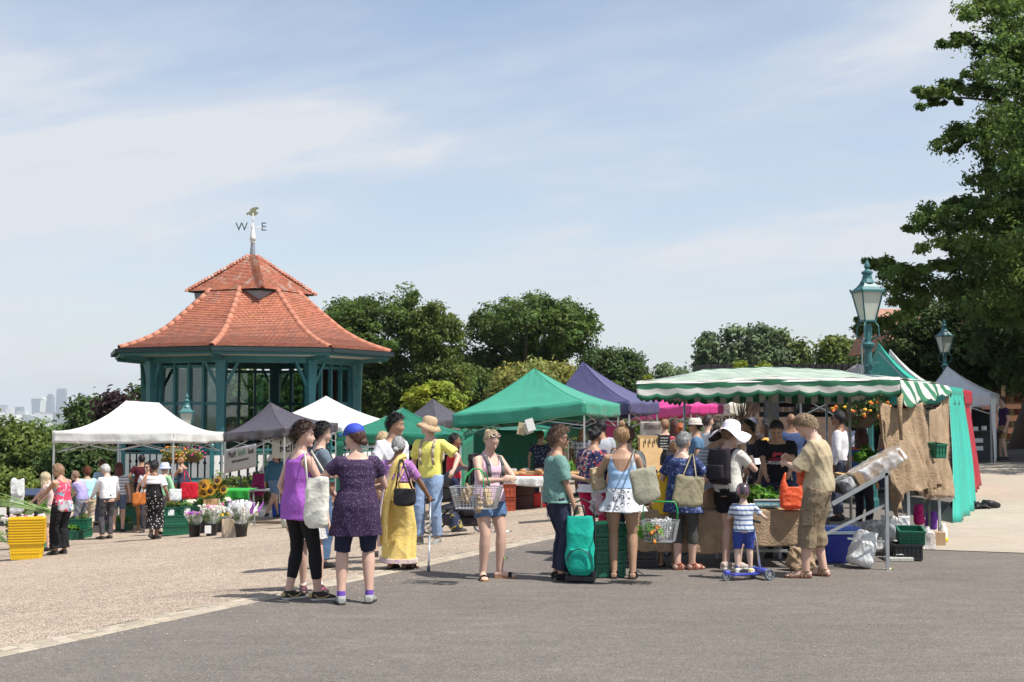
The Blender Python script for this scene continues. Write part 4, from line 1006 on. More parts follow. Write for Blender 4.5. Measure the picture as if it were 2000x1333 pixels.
    def face(s,brow=(.08,.05,.03),glasses=None,lip=(.42,.16,.13)):
        hs=s.hs
        def q(x,y,z):return s.hc+s.Rh @ (Vector((x,y,z))*hs)
        for sg in (1,-1):
            e=MB();e.ball(q(sg*.031,.0765,.009),(.0095*hs,.0070*hs,.0055*hs),8,6);eo=s.P('eye',e.mesh('eye'),mat('eye_white',(.55,.52,.48),.3)); 
            p=MB();p.ball(q(sg*.031,.0815,.0085),.0042*hs,6,4);me=p.mesh('iris');me.transform(Matrix.Scale(s.k,4));addobj('iris',me,mat('iris_dark',(.03,.02,.015),.2),eo)
            b=MB();b.tube([q(sg*.014,.088,.032),q(sg*.032,.0875,.037),q(sg*.050,.076,.031)],[.0032,.004,.002],5);s.P('eyebrow',b.mesh('eyebrow'),mat('brow_%02d' % int(brow[0]*99),brow,.8))
        l=MB();l.tube([q(-.021,.0895,-.0525),q(-.008,.0965,-.050),q(0,.0965,-.051),q(.008,.0965,-.050),q(.021,.0895,-.0525)],[.002,.0045,.0042,.0045,.002],6);s.P('lips',l.mesh('lips'),mat('lip_%02d' % int(lip[0]*99),lip,.45))
    def sunglasses(s,up=0.0,frame=(.03,.02,.02),lens=(.03,.02,.02)):
        hs=s.hs;tilt=up*1.0
        def q(x,y,z):
            v=Vector((x,y,z)); 
            if up:v=Matrix.Rotation(up,3, 'X') @ v
            return s.hc+s.Rh @ (v*hs)
        fr=MB();yy=.099 if not up else .118
        for sg in (1,-1):
            pts=[q(sg*.033+.024*cos(2*pi*t/12),yy-.006*abs(cos(2*pi*t/12)),.008+.021*sin(2*pi*t/12)) for t in range(13)];fr.tube(pts,.0035,5);fr.tube([q(sg*.057,yy-.008,.014),q(sg*.078,.01,.016)],.003,5)
        fr.tube([q(-.01,yy,.012),q(.01,yy,.012)],.003,5);fo=s.P('sunglasses',fr.mesh('sunglasses'),mat('glasses_frame_%02d' % int(frame[0]*99),frame,.3))
        for sg in (1,-1):
            l=MB();l.add([q(sg*.033+.022*cos(2*pi*t/12),yy-.002,.008+.019*sin(2*pi*t/12)) for t in range(12)],[tuple(range(12))]);me=solidify(l.mesh('lens'),.002);me.transform(Matrix.Scale(s.k,4));addobj('lens',me,mat('dark_lens',(.035,.018,.03),.1,spec=.8),fo)
    # ---- clothes
    def shirt(s,m,hem=-.02,sleeve=.5,e=.012,ex=.012,flare=.0,amp=.006,name='shirt',neck=.44,loose=0.0,vox=None,sl_e=.012):
        parts=[loft(s.torso_rings(e,hem,neck,11,ex,flare),22,2.3)]
        if sleeve>0:
            for i in (0,1):
                sh,el,wr=s.arms[i];g=(1.0 if not s.fem else .9)*s.fat**.6;pts=[];rs=[]
                for t in np.linspace(0,sleeve,5 if sleeve<=1 else 9):
                    pts.append(sh.lerp(el,t) if t<=1 else el.lerp(wr,t-1));rs.append(((.058-.012*t) if t<1 else (.046-.012*(t-1)))*g+sl_e+loose*t)
                mm=MB();mm.tube([sh.lerp(s.sp[5],.42)-Vector((0,0,.01))]+pts,[rs[0]*.85]+rs,12);parts.append((mm.V,mm.F))
        V,F=joinVF(parts);me=remesh(V,F,vox or s.vox*1.45,2,.6);folds(me,amp,s.seed*7+3);s.shirtme=me;s.shirt_o=s.P(name,me,m);return s.shirt_o
    def tank(s,m,hem=-.02,top=.30,e=.007,strap=.03,amp=.003,flare=0.0,name='top',ex=.008,front=.13,back=.09,nw=.085,arm=.055,keep=None):
        """sleeveless top: closed torso shell with neckline and armholes cut out"""
        V,F=loft(s.torso_rings(e,hem,.485,14,ex,flare),28,2.3)
        sp=[]
        for i in (0,1):
            sh=s.arms[i][0];mm=MB();mm.tube([sh.lerp(s.sp[5],.5)-Vector((0,0,.01)),sh],[.056,.052],10);sp.append((mm.V,mm.F))
        V,F=joinVF([(V,F)]+sp);me=remesh(V,F,s.vox*1.15,1);folds(me,amp,s.seed*5+1)
        bm=bmesh.new();bm.from_mesh(me);Rt=s.fr[5].transposed();o=s.sp[5];kill=[]
        for v in bm.verts:
            p=Rt @ (v.co-o);x,y,z=p;aw=s.sw-arm
            if z>-.17 and abs(x)>aw+.02*max(0,-z-.05)/.1*1.6:kill.append(v);continue
            dep=front if y>0 else back
            if z>-dep-.02 and (x/nw)**2+((z-.02)/(dep+.02))**2<1 and z<.2:kill.append(v)
            elif z>.012:kill.append(v)
            elif keep and not keep(x,y,z):kill.append(v)
        bmesh.ops.delete(bm,geom=kill,context='VERTS')
        big=max((len(bm.faces)),1);bm.to_mesh(me);bm.free();me.polygons.foreach_set('use_smooth',[True]*len(me.polygons));s.shirtme=me;return s.P(name,me,m)
    def trousers(s,m,t1=.97,e=.012,flare=0.0,top=.10,amp=.006,name='trousers',ek=0.0,taper=0.0):
        r=s.torso_rings(.008,-.10,top,7);parts=[loft(r,20,2.3)]
        for i in (0,1):
            pts=s.leg_path(i,t1);mm=MB();mm.tube([p for t,p in pts],[max(s.leg_r(t),.050 if not taper else 0)+e+flare*max(0,t-.45)+ek*t for t,p in pts],14);parts.append((mm.V,mm.F))
        V,F=joinVF(parts);me=remesh(V,F,s.vox*1.5,2,.6);folds(me,amp,s.seed*3+2,12,16);return s.P(name,me,m)
    def skirt(s,m,z0=.10,z1=-.25,flare=.04,amp=.006,name='skirt',e=.012,back=0.0,narrow=1.0,waves=0):
        """ring loft from waist height z0 to z1 (relative to pelvis) following both legs"""
        rings=[];n=10
        for j in range(n):
            z=z0+(z1-z0)*j/(n-1)
            if z>-.06:
                rr=s.torso_rings(e,z,z+.001,2)[0];rings.append(rr)
            else:
                zz=s.pel.z+z;ps=[]
                for i in (0,1):
                    h,k,a=s.legs[i][:3];t=0
                    seg=(h,k) if zz>k.z else (k,a);d=seg[0].z-seg[1].z;tt=(seg[0].z-zz)/d if abs(d)>1e-4 else 0;ps.append(seg[0].lerp(seg[1],min(1,tt)))
                c=(ps[0]+ps[1])/2;c.z=zz;hw=abs(ps[0].x-ps[1].x)/2+.085*s.fat*narrow;hy=abs(ps[0].y-ps[1].y)/2+.10*s.fat*narrow;u=(z0-z)/(z0-z1);pw=(-.06-z)/max(.01,(-.06-z1))
                rr0=s.torso_rings(e,-.06,-.059,2)[0];w0=rr0[1].length;d0=rr0[2].length;hw=max(hw+e,w0*(1-pw*.6*(1 if narrow<1 else .0)))
                hy=max(hy+e,d0*(1-pw*.5*(1 if narrow<1 else 0)));rings.append((c+Vector((0,-back*pw,0)),Vector((hw+flare*pw,0,0)),Vector((0,hy+flare*pw,0))))
        rings=rings[::-1];nn=48;V=[];F=[]
        for ri,(c,a,b) in enumerate(rings):
            dep=1-ri/(n-1)
            for q in range(nn):
                t=2*pi*q/nn;wv=1+waves*.06*dep*sin(9*t+s.seed) ;V.append(c+(a*cos(t)+b*sin(t))*wv)
        for i in range(n-1):
            for q in range(nn):q2=(q+1) % nn;F.append((i*nn+q,i*nn+q2,(i+1)*nn+q2,(i+1)*nn+q))
        F.append(tuple(range(nn-1,-1,-1)));F.append(tuple((n-1)*nn+q for q in range(nn)));me=remesh(V,F,s.vox*1.2,1);folds(me,amp,s.seed+9,16,3);return s.P(name,me,m)
    def shoes(s,m,sole=None,e=.006,kind='shoe',sock=None):
        for i in (0,1):
            (V,F),R,L_,q=s.foot(i,e if kind != 'sandal' else -.02)
            pl=[(-.062,.026),(-.05,.036),(0,.038),(.08,.042),(L_-.11,.050),(L_-.075,.046),(L_-.052,.02)]
            pr=[q(y,0)-Vector((0,0,0))+R @ Vector((x,0,0)) for y,x in pl]+[q(y,0)+R @ Vector((-x,0,0)) for y,x in reversed(pl)]
            th=.018 if kind != 'heel' else .012;nv=len(pr);base=-.083
            V2=[p+R @ Vector((0,0,base+(th if kind != 'heel' else .02))) for p in pr]+[p+R @ Vector((0,0,base)) for p in pr]
            F2=[tuple(range(nv)),tuple(range(2*nv-1,nv-1,-1))]+[(j,(j+1) % nv,(j+1) % nv+nv,j+nv) for j in range(nv)]
            so_=sole or mat('dark_sole',(.03,.025,.02),.8)
            if kind == 'shoe':
                parts=[(V,F)];mm=MB();an=s.legs[i][2];mm.tube([an+Vector((0,0,.0)),an-Vector((0,0,.055))],.042+e,10);parts.append((mm.V,mm.F));vv,ff=joinVF(parts);me=remesh(vv,ff,s.vox*1.1,1);sh=s.P('shoe',me,m)
                me=rawmesh('sole',V2,F2);me.transform(Matrix.Scale(s.k,4));addobj('sole',me,so_,sh)
                if sock:mm=MB();mm.tube([an+Vector((0,0,.045)),an-Vector((0,0,.02))],[.040,.042],12);s.P('sock',mm.mesh('sock'),sock)
            else:
                me=rawmesh('sandal',V2,F2);sh=s.P('sandal',me,so_);st=MB()
                def band(y,w2,zt,wd):
                    pts=[q(y,0)+R @ Vector((w2*cos(t),0,base+.012+zt*sin(t))) for t in np.linspace(0,pi,9)]; 
                    for a,b in zip(pts[:-1],pts[1:]):st.bar(a,b,wd,.008,up=(b-a).cross(R @ Vector((0,1,0))))
                band(L_-.125,.050,.050,.040 if kind == 'slide' else .022)
                if kind != 'slide':
                    me=st.mesh('toe_strap');me.transform(Matrix.Scale(s.k,4));addobj('toe_strap',me,m,sh);st=MB();band(.035,.046,.085,.022);band(.0,.042,.10,.016)
                if kind in ('sandal', 'heel'):
                    an=s.legs[i][2];pts=[an+Vector((.042*cos(t),.044*sin(t),-.01)) for t in np.linspace(0,2*pi,13)]
                    for a,b in zip(pts[:-1],pts[1:]):st.bar(a,b,.018,.007)
                me=st.mesh('strap');me.transform(Matrix.Scale(s.k,4));addobj('strap',me,m,sh)
    # ---- hair and hats
    def hair(s,c,style='short',vol=.020,noise_=.005,c2=None,length=.0,freq=60,back=1.0,m=None,fringe=.04):
        hs=s.hs;n,mr=(44,30) if s.near else (28,20);V=[];F=[];rn=np.random.RandomState(s.seed);K=rn.normal(size=(6,3))*freq;Ph=rn.rand(6)*6.3
        for j in range(mr+1):
            ph=pi*j/mr
            for k in range(n):
                th=2*pi*k/n;d=Vector((sin(ph)*sin(th),sin(ph)*cos(th),-cos(ph)));p=s.headr(d)
                # hairline: face is front and low
                zz=d.z;yy=d.y;face_=yy-.02-(zz-.10)*1.15-fringe;ear=(.05-zz)*1.1+yy*.6 if style in ('short', 'curly', 'bun') else -1
                cov=-face_;low=-.62 if style in ('short', 'curly', 'bun') else -.95;nk=(zz-low)*2.2
                if style in ('short', 'curly', 'bun', 'mop') and abs(d.x)>.55:cov=min(cov,(zz+.42)*1.5 if yy>-.3 else cov)
                a=max(0,min(1,min(cov,nk)*5));ds=sum(math.sin(K[q][0]*p.x+K[q][1]*p.y+K[q][2]*p.z+Ph[q]) for q in range(6))/3
                off=(vol+noise_*ds)*a-(1-a)*.018;nn=Vector((p.x,p.y,p.z*.8)).normalized();V.append(s.hc+s.Rh @ ((p+nn*off)*hs))
        for j in range(mr):
            for k in range(n):k2=(k+1) % n;F.append((j*n+k,j*n+k2,(j+1)*n+k2,(j+1)*n+k))
        parts=[(V,F)]
        def q(x,y,z):return s.hc+s.Rh @ (Vector((x,y,z))*hs)
        rr=random.Random(s.seed)
        curl=style in ('curly', 'mop');cnt=(1300 if curl else 800) if s.near else (300 if curl else 180);SV=[];SF=[]
        for i in range(cnt):
            d=Vector((rr.gauss(0,1),rr.gauss(0,1)-.35,rr.gauss(0,1)+.35)).normalized();lowz=-.55 if style in ('short', 'curly', 'mop') else (-.35 if 'bun' in style or style == 'ponytail' else -.8)
            if d.y-.02-(d.z-.10)*1.15-fringe>-.03 or d.z<lowz:continue
            if abs(d.x)>.55 and d.z<-.22 and d.y>-.3:continue
            p=s.headr(d)+d*vol*rr.uniform(.45,.95);tn=Vector((d.x*.3,-.25-d.y*.2,-1));tn=(tn-d*tn.dot(d)).normalized()
            if 'bun' in style or style == 'ponytail':cc=Vector({'bun':(0,-.112,.045), 'topbun':(0,-.05,.135), 'lowbun':(0,-.105,-.045), 'ponytail':(0,-.105,.03)}[style]);tn=(cc-p);tn=(tn-d*tn.dot(d)).normalized()
            L_=rr.uniform(.020,.040)*(1.15 if curl else 1.0);sd=d.cross(tn).normalized();wv=rr.uniform(.0025,.005)*(1 if s.near else 1.7)*(1.5 if curl else 1);q_=[]
            ph_=rr.uniform(0,6.3);amp_=(.012 if curl else .0015)
            for t in range(4):
                u=t/3;c_=p+tn*L_*u*(.7 if curl else 1)+d*((.020 if curl else .003)*sin(pi*u*.8)+.003)+sd*amp_*sin(ph_+u*4.5);w_=wv*(1-.75*u);q_+=[c_-sd*w_,c_+sd*w_+d*w_*.5]
            k0=len(SV);SV+=[s.hc+s.Rh @ (v*hs) for v in q_];SF+=[(k0+2*t,k0+2*t+1,k0+2*t+3,k0+2*t+2) for t in range(3)]
        if style in ('long', 'bob', 'wavy'):
            L_=length or .25
            for i in range(44 if s.near else 20):
                a=rr.uniform(-1,1)*2.05;x=sin(a)*.078;y=-cos(a)*.085*back;p0=Vector((x,y,.03)); 
                wob=.012 if style == 'wavy' else .004
                dn=s.Rh.transposed() @ Vector((0,0,-1));dn=(dn+Vector((0,0,-.6))).normalized();pts=[]
                for t in range(6):
                    u=t/5;pts.append(p0+dn*(L_+.05)*u*rr.uniform(.93,1.03)+Vector((x*.25*u+wob*rr.uniform(-1,1),-abs(y)*.12*u+wob*rr.uniform(-1,1),0)))
                m_=MB();m_.tube([q(*p) for p in pts],[.018,.019,.018,.016,.012,.004],7);parts.append((m_.V,m_.F))
        if style == 'bun' or style == 'ponytail' or style == 'lowbun' or style == 'topbun':
            c_={'bun':(0,-.112,.045), 'topbun':(0,-.05,.135), 'lowbun':(0,-.105,-.045), 'ponytail':(0,-.105,.03)}[style]
            m_=MB();m_.ball(q(*c_),[.040*hs,.038*hs,.036*hs] if style != 'ponytail' else .028,16,12,jit=.05)
            if style == 'topbun':
                for i in range(30):d=Vector((rr.gauss(0,1),rr.gauss(0,1),rr.gauss(0,1))).normalized();m_.ball(q(*(Vector(c_)+d*.032)),.012,6,4,jit=.2,seed=i)
            if style == 'ponytail':m_.tube([q(*c_),q(0,-.14,-.02),q(0,-.15,-.12),q(0,-.13,-.12-length)],[.02,.03,.026,.006],8)
            parts.append((m_.V,m_.F))
        V,F=joinVF(parts)
        if style in ('topbun', 'wavy', 'bob', 'long'):me=remesh(V,F,.0075 if s.near else .014,1);folds(me,.0025,s.seed,110,25)
        else:me=rawmesh('hair',V,F);me.polygons.foreach_set('use_smooth',[True]*len(me.polygons))
        if SV:
            bm=bmesh.new();bm.from_mesh(me);t_=rawmesh('t',SV,SF);bm.from_mesh(t_);bm.to_mesh(me);bm.free();bpy.data.meshes.remove(t_);me.polygons.foreach_set('use_smooth',[True]*len(me.polygons))
        return s.P('hair',me,m or hair_mat(c,c2))
    def lathe_hat(s,prof,m,name='hat',tilt=0,wob=0,dy=0,n=32,dz=0,lobes=3):
        hs=s.hs;V=[];F=[];Rt=Matrix.Rotation(tilt,3, 'X')
        for r,z in prof:
            for k in range(n):
                t=2*pi*k/n;w_=wob*sin(lobes*t+s.seed)*max(0,r-.09)*6;V.append(s.hc+s.Rh @ (Rt @ Vector((r*cos(t)*.93,r*sin(t)*1.05+dy,z+w_+dz))*hs))
        for j in range(len(prof)-1):
            for k in range(n):k2=(k+1) % n;F.append((j*n+k,j*n+k2,(j+1)*n+k2,(j+1)*n+k))
        F.append(tuple((len(prof)-1)*n+k for k in range(n)));me=rawmesh(name,V,F);me=solidify(me,.004);me.polygons.foreach_set('use_smooth',[True]*len(me.polygons));return s.P(name,me,m)
    def hand_pos(s,i,d=.07):el,wr=s.arms[i][1:];v=wr+(wr-el).normalized()*d;return v*s.k
    def world(s,v):return s.o.matrix_basis @ Vector(v)
def simple_person(px,head_y,Y,h,label,face=0,top=('shirt',(.5,.5,.5)),bottom=('trousers',(.05,.06,.1)),hair=((.05,.03,.02), 'short'),skin=FAIR,group='shoppers in the market crowd',foot_y=None,x=None,**k):
    """background shopper: located by the ground point below its head"""
    p=W(px,head_y,Y);g=gz(p.x,Y);hh=h or (p.z-g)
    seed=k.pop('seed',int(px*7+Y));lean=k.get('lean',0)
    pr=Person((p.x,Y,g if foot_y is None else g),face,hh,label,group,skin=skin,vox=k.pop('vox',.014),seed=seed,**k)
    def fm(t,nm):return t[2] if len(t)>2 else fabric(nm+'_%02d%02d%02d' % tuple(int(c*99) for c in t[1]),t[1])
    if bottom:
        b=bottom[0];m_=fm(bottom, 'lower')
        if b == 'trousers':pr.trousers(m_)
        elif b == 'shorts':pr.trousers(m_,t1=.40,e=.018,name='shorts')
        elif b == 'crops':pr.trousers(m_,t1=.72,e=.016)
        elif b == 'skirt':pr.skirt(m_,.1,-.38,.03)
        elif b == 'longskirt':pr.skirt(m_,.1,-.78,.02)
    m_=fm(top, 'upper')
    if top[0] == 'shirt':pr.shirt(m_,sleeve=.55)
    elif top[0] == 'long':pr.shirt(m_,sleeve=1.9)
    elif top[0] == 'tank':pr.tank(m_)
    elif top[0] == 'dress':pr.shirt(m_,sleeve=.4,hem=.0);pr.skirt(m_,.1,-.38,.04,name='dress_skirt')
    if hair:pr.hair(hair[0],hair[1],**(hair[2] if len(hair)>2 else {}))
    pr.shoes(fabric('shoe_dark',(.05,.045,.045)))
    return pr
# ------------------------------------------------------------------ market tents
M_alu=mat('aluminium_leg',(.55,.56,.57),.4,metal=.7,var=.1)
M_steel=mat('galvanised_steel',(.42,.44,.44),.45,metal=.7,var=.2,vscale=8)
def cloth(name,c,transl=.25,rough=.45,sh=.12):return mat(name,c,rough,var=.07,vscale=3,bump=.5,bscale=5,transl=transl,bdist=.04,spec=.9 if max(c)>.2 else .45,sheen=sh if max(c)>.2 else .06)
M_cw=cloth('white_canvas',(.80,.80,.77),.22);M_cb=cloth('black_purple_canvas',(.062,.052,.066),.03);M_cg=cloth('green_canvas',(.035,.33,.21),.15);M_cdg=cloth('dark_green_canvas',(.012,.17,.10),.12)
M_cn=cloth('navy_canvas',(.072,.065,.165),.04);M_cp=cloth('pink_canvas',(.72,.05,.29),.2,sh=.03);M_cc=cloth('cream_canvas',(.74,.72,.62),.2);M_ctq=cloth('turquoise_canvas',(.03,.47,.36),.3,sh=.08);M_cred=cloth('red_canvas',(.40,.010,.03),.1,sh=.0)
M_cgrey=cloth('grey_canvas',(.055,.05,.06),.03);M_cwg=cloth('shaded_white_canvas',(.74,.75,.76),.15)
def gazebo(label,corners,apex,m,vh=.27,sag=.10,legs=(0,1,2,3),group='pop-up market tents',name='market_tent',seams=True,wav=.02,seed=0,trim=None):
    """corners: 4 points of the valance bottom in order, apex: 1 or 2 points (ridge between side 0-1 and side 2-3)"""
    rn=random.Random(seed);c=[Vector(p) for p in corners];ap=[Vector(p) for p in apex];ap=ap if len(ap)==2 else [ap[0],ap[0]]
    ctr=sum(c,Vector())/4;base=Vector((ctr.x,ctr.y,gz(ctr.x,ctr.y)));o=empty(name,base,0,label, 'market tent',group);c=[p-base for p in c];ap=[p-base for p in ap]
    up=Vector((0,0,vh));sides=[(0,1,ap[0],ap[0]),(1,2,ap[0],ap[1]),(2,3,ap[1],ap[1]),(3,0,ap[1],ap[0])];V=[];F=[]
    nu,nv=20,14;ph=[rn.uniform(0,6) for _ in range(8)]
    for a,b,p,q in sides:
        A,B=c[a]+up,c[b]+up;n0=len(V)
        for j in range(nv+1):
            t=j/nv
            for i in range(nu+1):
                u=i/nu;e=A.lerp(B,u);r=p.lerp(q,u);P=e.lerp(r,t);P.z-=sag*4*t*(1-t)*(1+.25*sin(pi*u));P.z-=.028*sin(pi*u)*(1-t)*sin(pi*min(1,t*3))
                edge=(1-abs(2*u-1)**6)*(t>.04)*(t<.97)
                P.z+=edge*.010*(sin(9*u+4*t+ph[0])*sin(11*t+3*u+ph[1])+.6*sin(23*t*u+ph[2]+7*u)+.5*sin(31*u-12*t+ph[3]));V.append(P)
        F+=[(n0+j*(nu+1)+i,n0+j*(nu+1)+i+1,n0+(j+1)*(nu+1)+i+1,n0+(j+1)*(nu+1)+i) for j in range(nv) for i in range(nu)]
    me=rawmesh('canopy',V,F);bm=bmesh.new();bm.from_mesh(me);bmesh.ops.remove_doubles(bm,verts=bm.verts,dist=.002);bm.normal_update();bmesh.ops.solidify(bm,geom=bm.faces[:],thickness=.004);bm.to_mesh(me);bm.free();addobj('canopy',me,m,o,True)
    V=[];F=[]
    for a,b,p,q in sides:
        A,B=c[a],c[b];d=(B-A).normalized();nn=d.cross(Vector((0,0,1)));n0=len(V);nu=30;nv=4
        for j in range(nv+1):
            t=j/nv
            for i in range(nu+1):
                u=i/nu;P=A.lerp(B,u)+up*(t);w_=(1-t)*wav*(sin(19*u+ph[4])+.7*sin(41*u+ph[5]))*(1-abs(2*u-1)**8);P=P+nn*(w_+.012*sin(pi*t)*sin(13*u+ph[6])+.010*sin(pi*t)*sin(9*t+7*u+ph[7])+.006)+Vector((0,0,-.028*sin(pi*u)*(1-.6*t) if t<1 else -.0));V.append(P)
        F+=[(n0+j*(nu+1)+i,n0+j*(nu+1)+i+1,n0+(j+1)*(nu+1)+i+1,n0+(j+1)*(nu+1)+i) for j in range(nv) for i in range(nu)]
    me=rawmesh('valance',V,F);me=solidify(me,.004);addobj('valance',me,trim or m,o,True)
    for i in legs:
        p=c[i];inn=(Vector((0,0,0))-Vector((p.x,p.y,0))).normalized()*.05;g=gz(p.x+base.x,p.y+base.y)-base.z;l=MB();l.bar(Vector((p.x,p.y,g+.02))+inn,p+inn+up*.9,.038,.038,up=(1,0,0));l.box(Vector((p.x,p.y,g+.01))+inn,(.09,.09,.02));l.build('leg',M_alu,o)
    for a,b,_,_ in sides:   # scissor truss
        ins=lambda p:p+(Vector((0,0,p.z))-p)*.06;A=ins(c[a])+up*.35;B=ins(c[b])+up*.35;M_=A.lerp(B,.5);dn=Vector((0,0,-.32));tr=MB();tr.bar(A,M_+dn*.9,.02);tr.bar(A+dn,M_+Vector((0,0,-.02)),.02);tr.bar(B,M_+dn*.9+Vector((0,.02,0)),.02);tr.bar(B+dn,M_+Vector((0,.02,-.02)),.02);tr.build('truss',M_alu,o)
    for i in range(4):
        tr=MB();tr.tube([c[i]*.96+up*.6,(c[i]+up).lerp(ap[0 if i<2 else 1],.5)-Vector((0,0,sag+.12)),ap[0 if i<2 else 1]-Vector((0,0,.16))],.011,5);tr.build('roof_strut',M_alu,o)
    if seams:
        for i in range(4):
            a=ap[0] if i in (0,1) else ap[1];sm_=MB();pts=[]
            for t in np.linspace(0,1,9):P=(c[i]+up).lerp(a,t);P.z-=sag*4*t*(1-t)-.002;pts.append(P)
            sm_.tube(pts,.006,5);sm_.build('seam',m,o)
    return o
def para(a,b,c):return b+ (c-b) + (a-b)  # fourth corner
def tent(label,A,B,C,apex,m,**k):
    A,B,C=W(*A),W(*B),W(*C);D=A+(C-B);return gazebo(label,[A,B,C,D],[W(*p) for p in apex],m,**k)
t1=tent('large white peaked tent over the flower stall at left',(102,865,30.5),(340,865,30.2),(437,864,35),[(247,783,31.9),(310,787,33.6)],M_cw,vh=.27,sag=.21,seed=1)
t2=tent('black tent between the two white tents',(436,863,33),(556,853,31),(660,843,33.3),[(528,786,33.2)],M_cb,vh=.21,sag=.12,seed=2,wav=.03)
t3=tent('smaller bright white tent peaking behind the black tent',(512,842,39),(668,850,36.5),(758,838,40),[(637,774,39.3)],M_cw,vh=.24,sag=.08,seed=3)
t4=tent('low dark green tent with banner behind the yellow shirted man',(657,864,26.5),(902,869,25.5),(905,862,28.5),[(787,797,27.5)],M_cdg,vh=.20,sag=.07,seed=4)
t5=tent('small dark grey tent peak between the green tents',(790,832,37),(852,838,35),(912,830,37),[(845,779,37)],M_cgrey,vh=.2,sag=.04,seed=5)
t6=tent('big bright green tent over the bread table',(884,835,28.8),(1143,811,27),(1211,814,30),[(1043,720,29.3)],M_cg,vh=.29,sag=.10,seed=6)
t6b=tent('lower green tent edge seen beneath the big green tent',(905,868,32.5),(1060,858,31.8),(1200,842,34),[(1040,822,34)],M_cdg,vh=.22,sag=.02,seed=16)
t7=tent('navy blue tent behind the big green tent',(1040,836,33.5),(1230,809,31),(1287,808,34),[(1138,707,33.8)],M_cn,vh=.30,sag=.12,seed=7)
t8=tent('bright pink tent right of the navy tent',(1225,822,39.5),(1350,809,37.5),(1413,808,40.5),[(1330,752,40)],M_cp,vh=.27,sag=.06,seed=8)
t9=tent('cream tent right of the pink tent',(1372,812,43),(1425,812,41.5),(1461,811,44.5),[(1420,770,44)],M_cc,vh=.40,sag=.03,seed=9)
t10=tent('dark grey tent behind the striped stall',(1560,786,25),(1690,790,23.5),(1860,778,27),[(1676,711,25.6)],M_cgrey,vh=.2,sag=.05,seed=10)
t11=tent('turquoise tent with tall peak behind the lamp post',(1640,790,26.5),(1856,788,21.8),(1880,788,24.6),[(1716,671,24.5)],M_ctq,vh=.28,sag=.30,seed=11,legs=(0,2,3))
t12=tent('white and red edged tent behind the turquoise tent',(1700,800,30),(1882,790,24.7),(1898,790,27.5),[(1738,683,28)],M_cw,vh=.28,sag=.30,seed=12,legs=(0,2,3),trim=M_cred)
t13=tent('white tent in the shade at the far right',(1800,795,37),(1936,794,35),(1952,793,38.5),[(1850,716,38)],M_cwg,vh=.34,sag=.08,seed=13)

# striped market stall awning, scalloped valance, built from separate stripes in the cloth material
def stripe_mat(name,axis_,period,off=0.0,gc=(.035,.19,.095)):
    m=bpy.data.materials.new(name);m.use_nodes=True;nt=m.node_tree;b=nt.nodes['Principled BSDF'];L=nt.links;b.inputs['Roughness'].default_value=.75
    at=N(nt, 'ShaderNodeUVMap');at.uv_map = 'cloth';sx=N(nt, 'ShaderNodeSeparateXYZ');L.new(at.outputs[0],sx.inputs[0])
    m1=N(nt, 'ShaderNodeMath',operation='MULTIPLY_ADD');m1.inputs[1].default_value=1/period;m1.inputs[2].default_value=off;L.new(sx.outputs[axis_],m1.inputs[0]);f=N(nt, 'ShaderNodeMath',operation='FRACT');L.new(m1.outputs[0],f.inputs[0])
    g=N(nt, 'ShaderNodeMath',operation='GREATER_THAN');g.inputs[1].default_value=.5;L.new(f.outputs[0],g.inputs[0])
    x=N(nt, 'ShaderNodeMixRGB');x.inputs[1].default_value=(.66,.65,.60,1);x.inputs[2].default_value=(*gc,1);L.new(g.outputs[0],x.inputs[0])
    tc=N(nt, 'ShaderNodeTexCoord');no=N(nt, 'ShaderNodeTexNoise');no.inputs['Scale'].default_value=3;no.inputs['Detail'].default_value=7;L.new(tc.outputs['Object'],no.inputs['Vector'])
    r=N(nt, 'ShaderNodeMapRange');r.inputs['From Min'].default_value=.3;r.inputs['From Max'].default_value=.7;r.inputs['To Min'].default_value=.78;r.inputs['To Max'].default_value=1.08;L.new(no.outputs[0],r.inputs[0]);mm=N(nt, 'ShaderNodeMixRGB',blend_type='MULTIPLY');mm.inputs[0].default_value=1;L.new(x.outputs[0],mm.inputs[1]);L.new(r.outputs[0],mm.inputs[2]);L.new(mm.outputs[0],b.inputs['Base Color'])
    bp=N(nt, 'ShaderNodeBump');bp.inputs['Strength'].default_value=.6;bp.inputs['Distance'].default_value=.03;L.new(no.outputs[0],bp.inputs['Height']);L.new(bp.outputs[0],b.inputs['Normal'])
    tr=N(nt, 'ShaderNodeBsdfTranslucent');L.new(mm.outputs[0],tr.inputs[0]);ms=N(nt, 'ShaderNodeMixShader');ms.inputs[0].default_value=.2;L.new(b.outputs[0],ms.inputs[1]);L.new(tr.outputs[0],ms.inputs[2]);L.new(ms.outputs[0],nt.nodes['Material Output'].inputs[0]);return m
def sheetmesh(name,fn,nu,nv,uvf,thick=.004):
    V,F=grid_surface(fn,nu,nv);me=rawmesh(name,V,F);uv=me.uv_layers.new(name='cloth');uvs=[uvf(i/nu,j/nv) for j in range(nv+1) for i in range(nu+1)]
    arr=[]
    for l in me.loops:arr+=uvs[l.vertex_index]
    uv.data.foreach_set('uv',arr);return solidify(me,thick)
st=empty('striped_stall',XG(1500,16.5),0, 'large green and white striped market stall canopy over the vegetable table', 'market stall');so_=st.location
FL=W(1243,745,14.9)-so_;FR=W(1757,737,14.9)-so_;BL=W(1330,772,19.0)-so_;BR=W(1660,770,19.0)-so_;BL.z=BR.z=FL.z-.06;R0=W(1375,722,16.6)-so_;R1=W(1640,723,16.6)-so_;RM=W(1507,717,16.6)-so_
rn=random.Random(8)
M_s1=stripe_mat('awning_stripes',1,.152,.02,(.11,.30,.19))
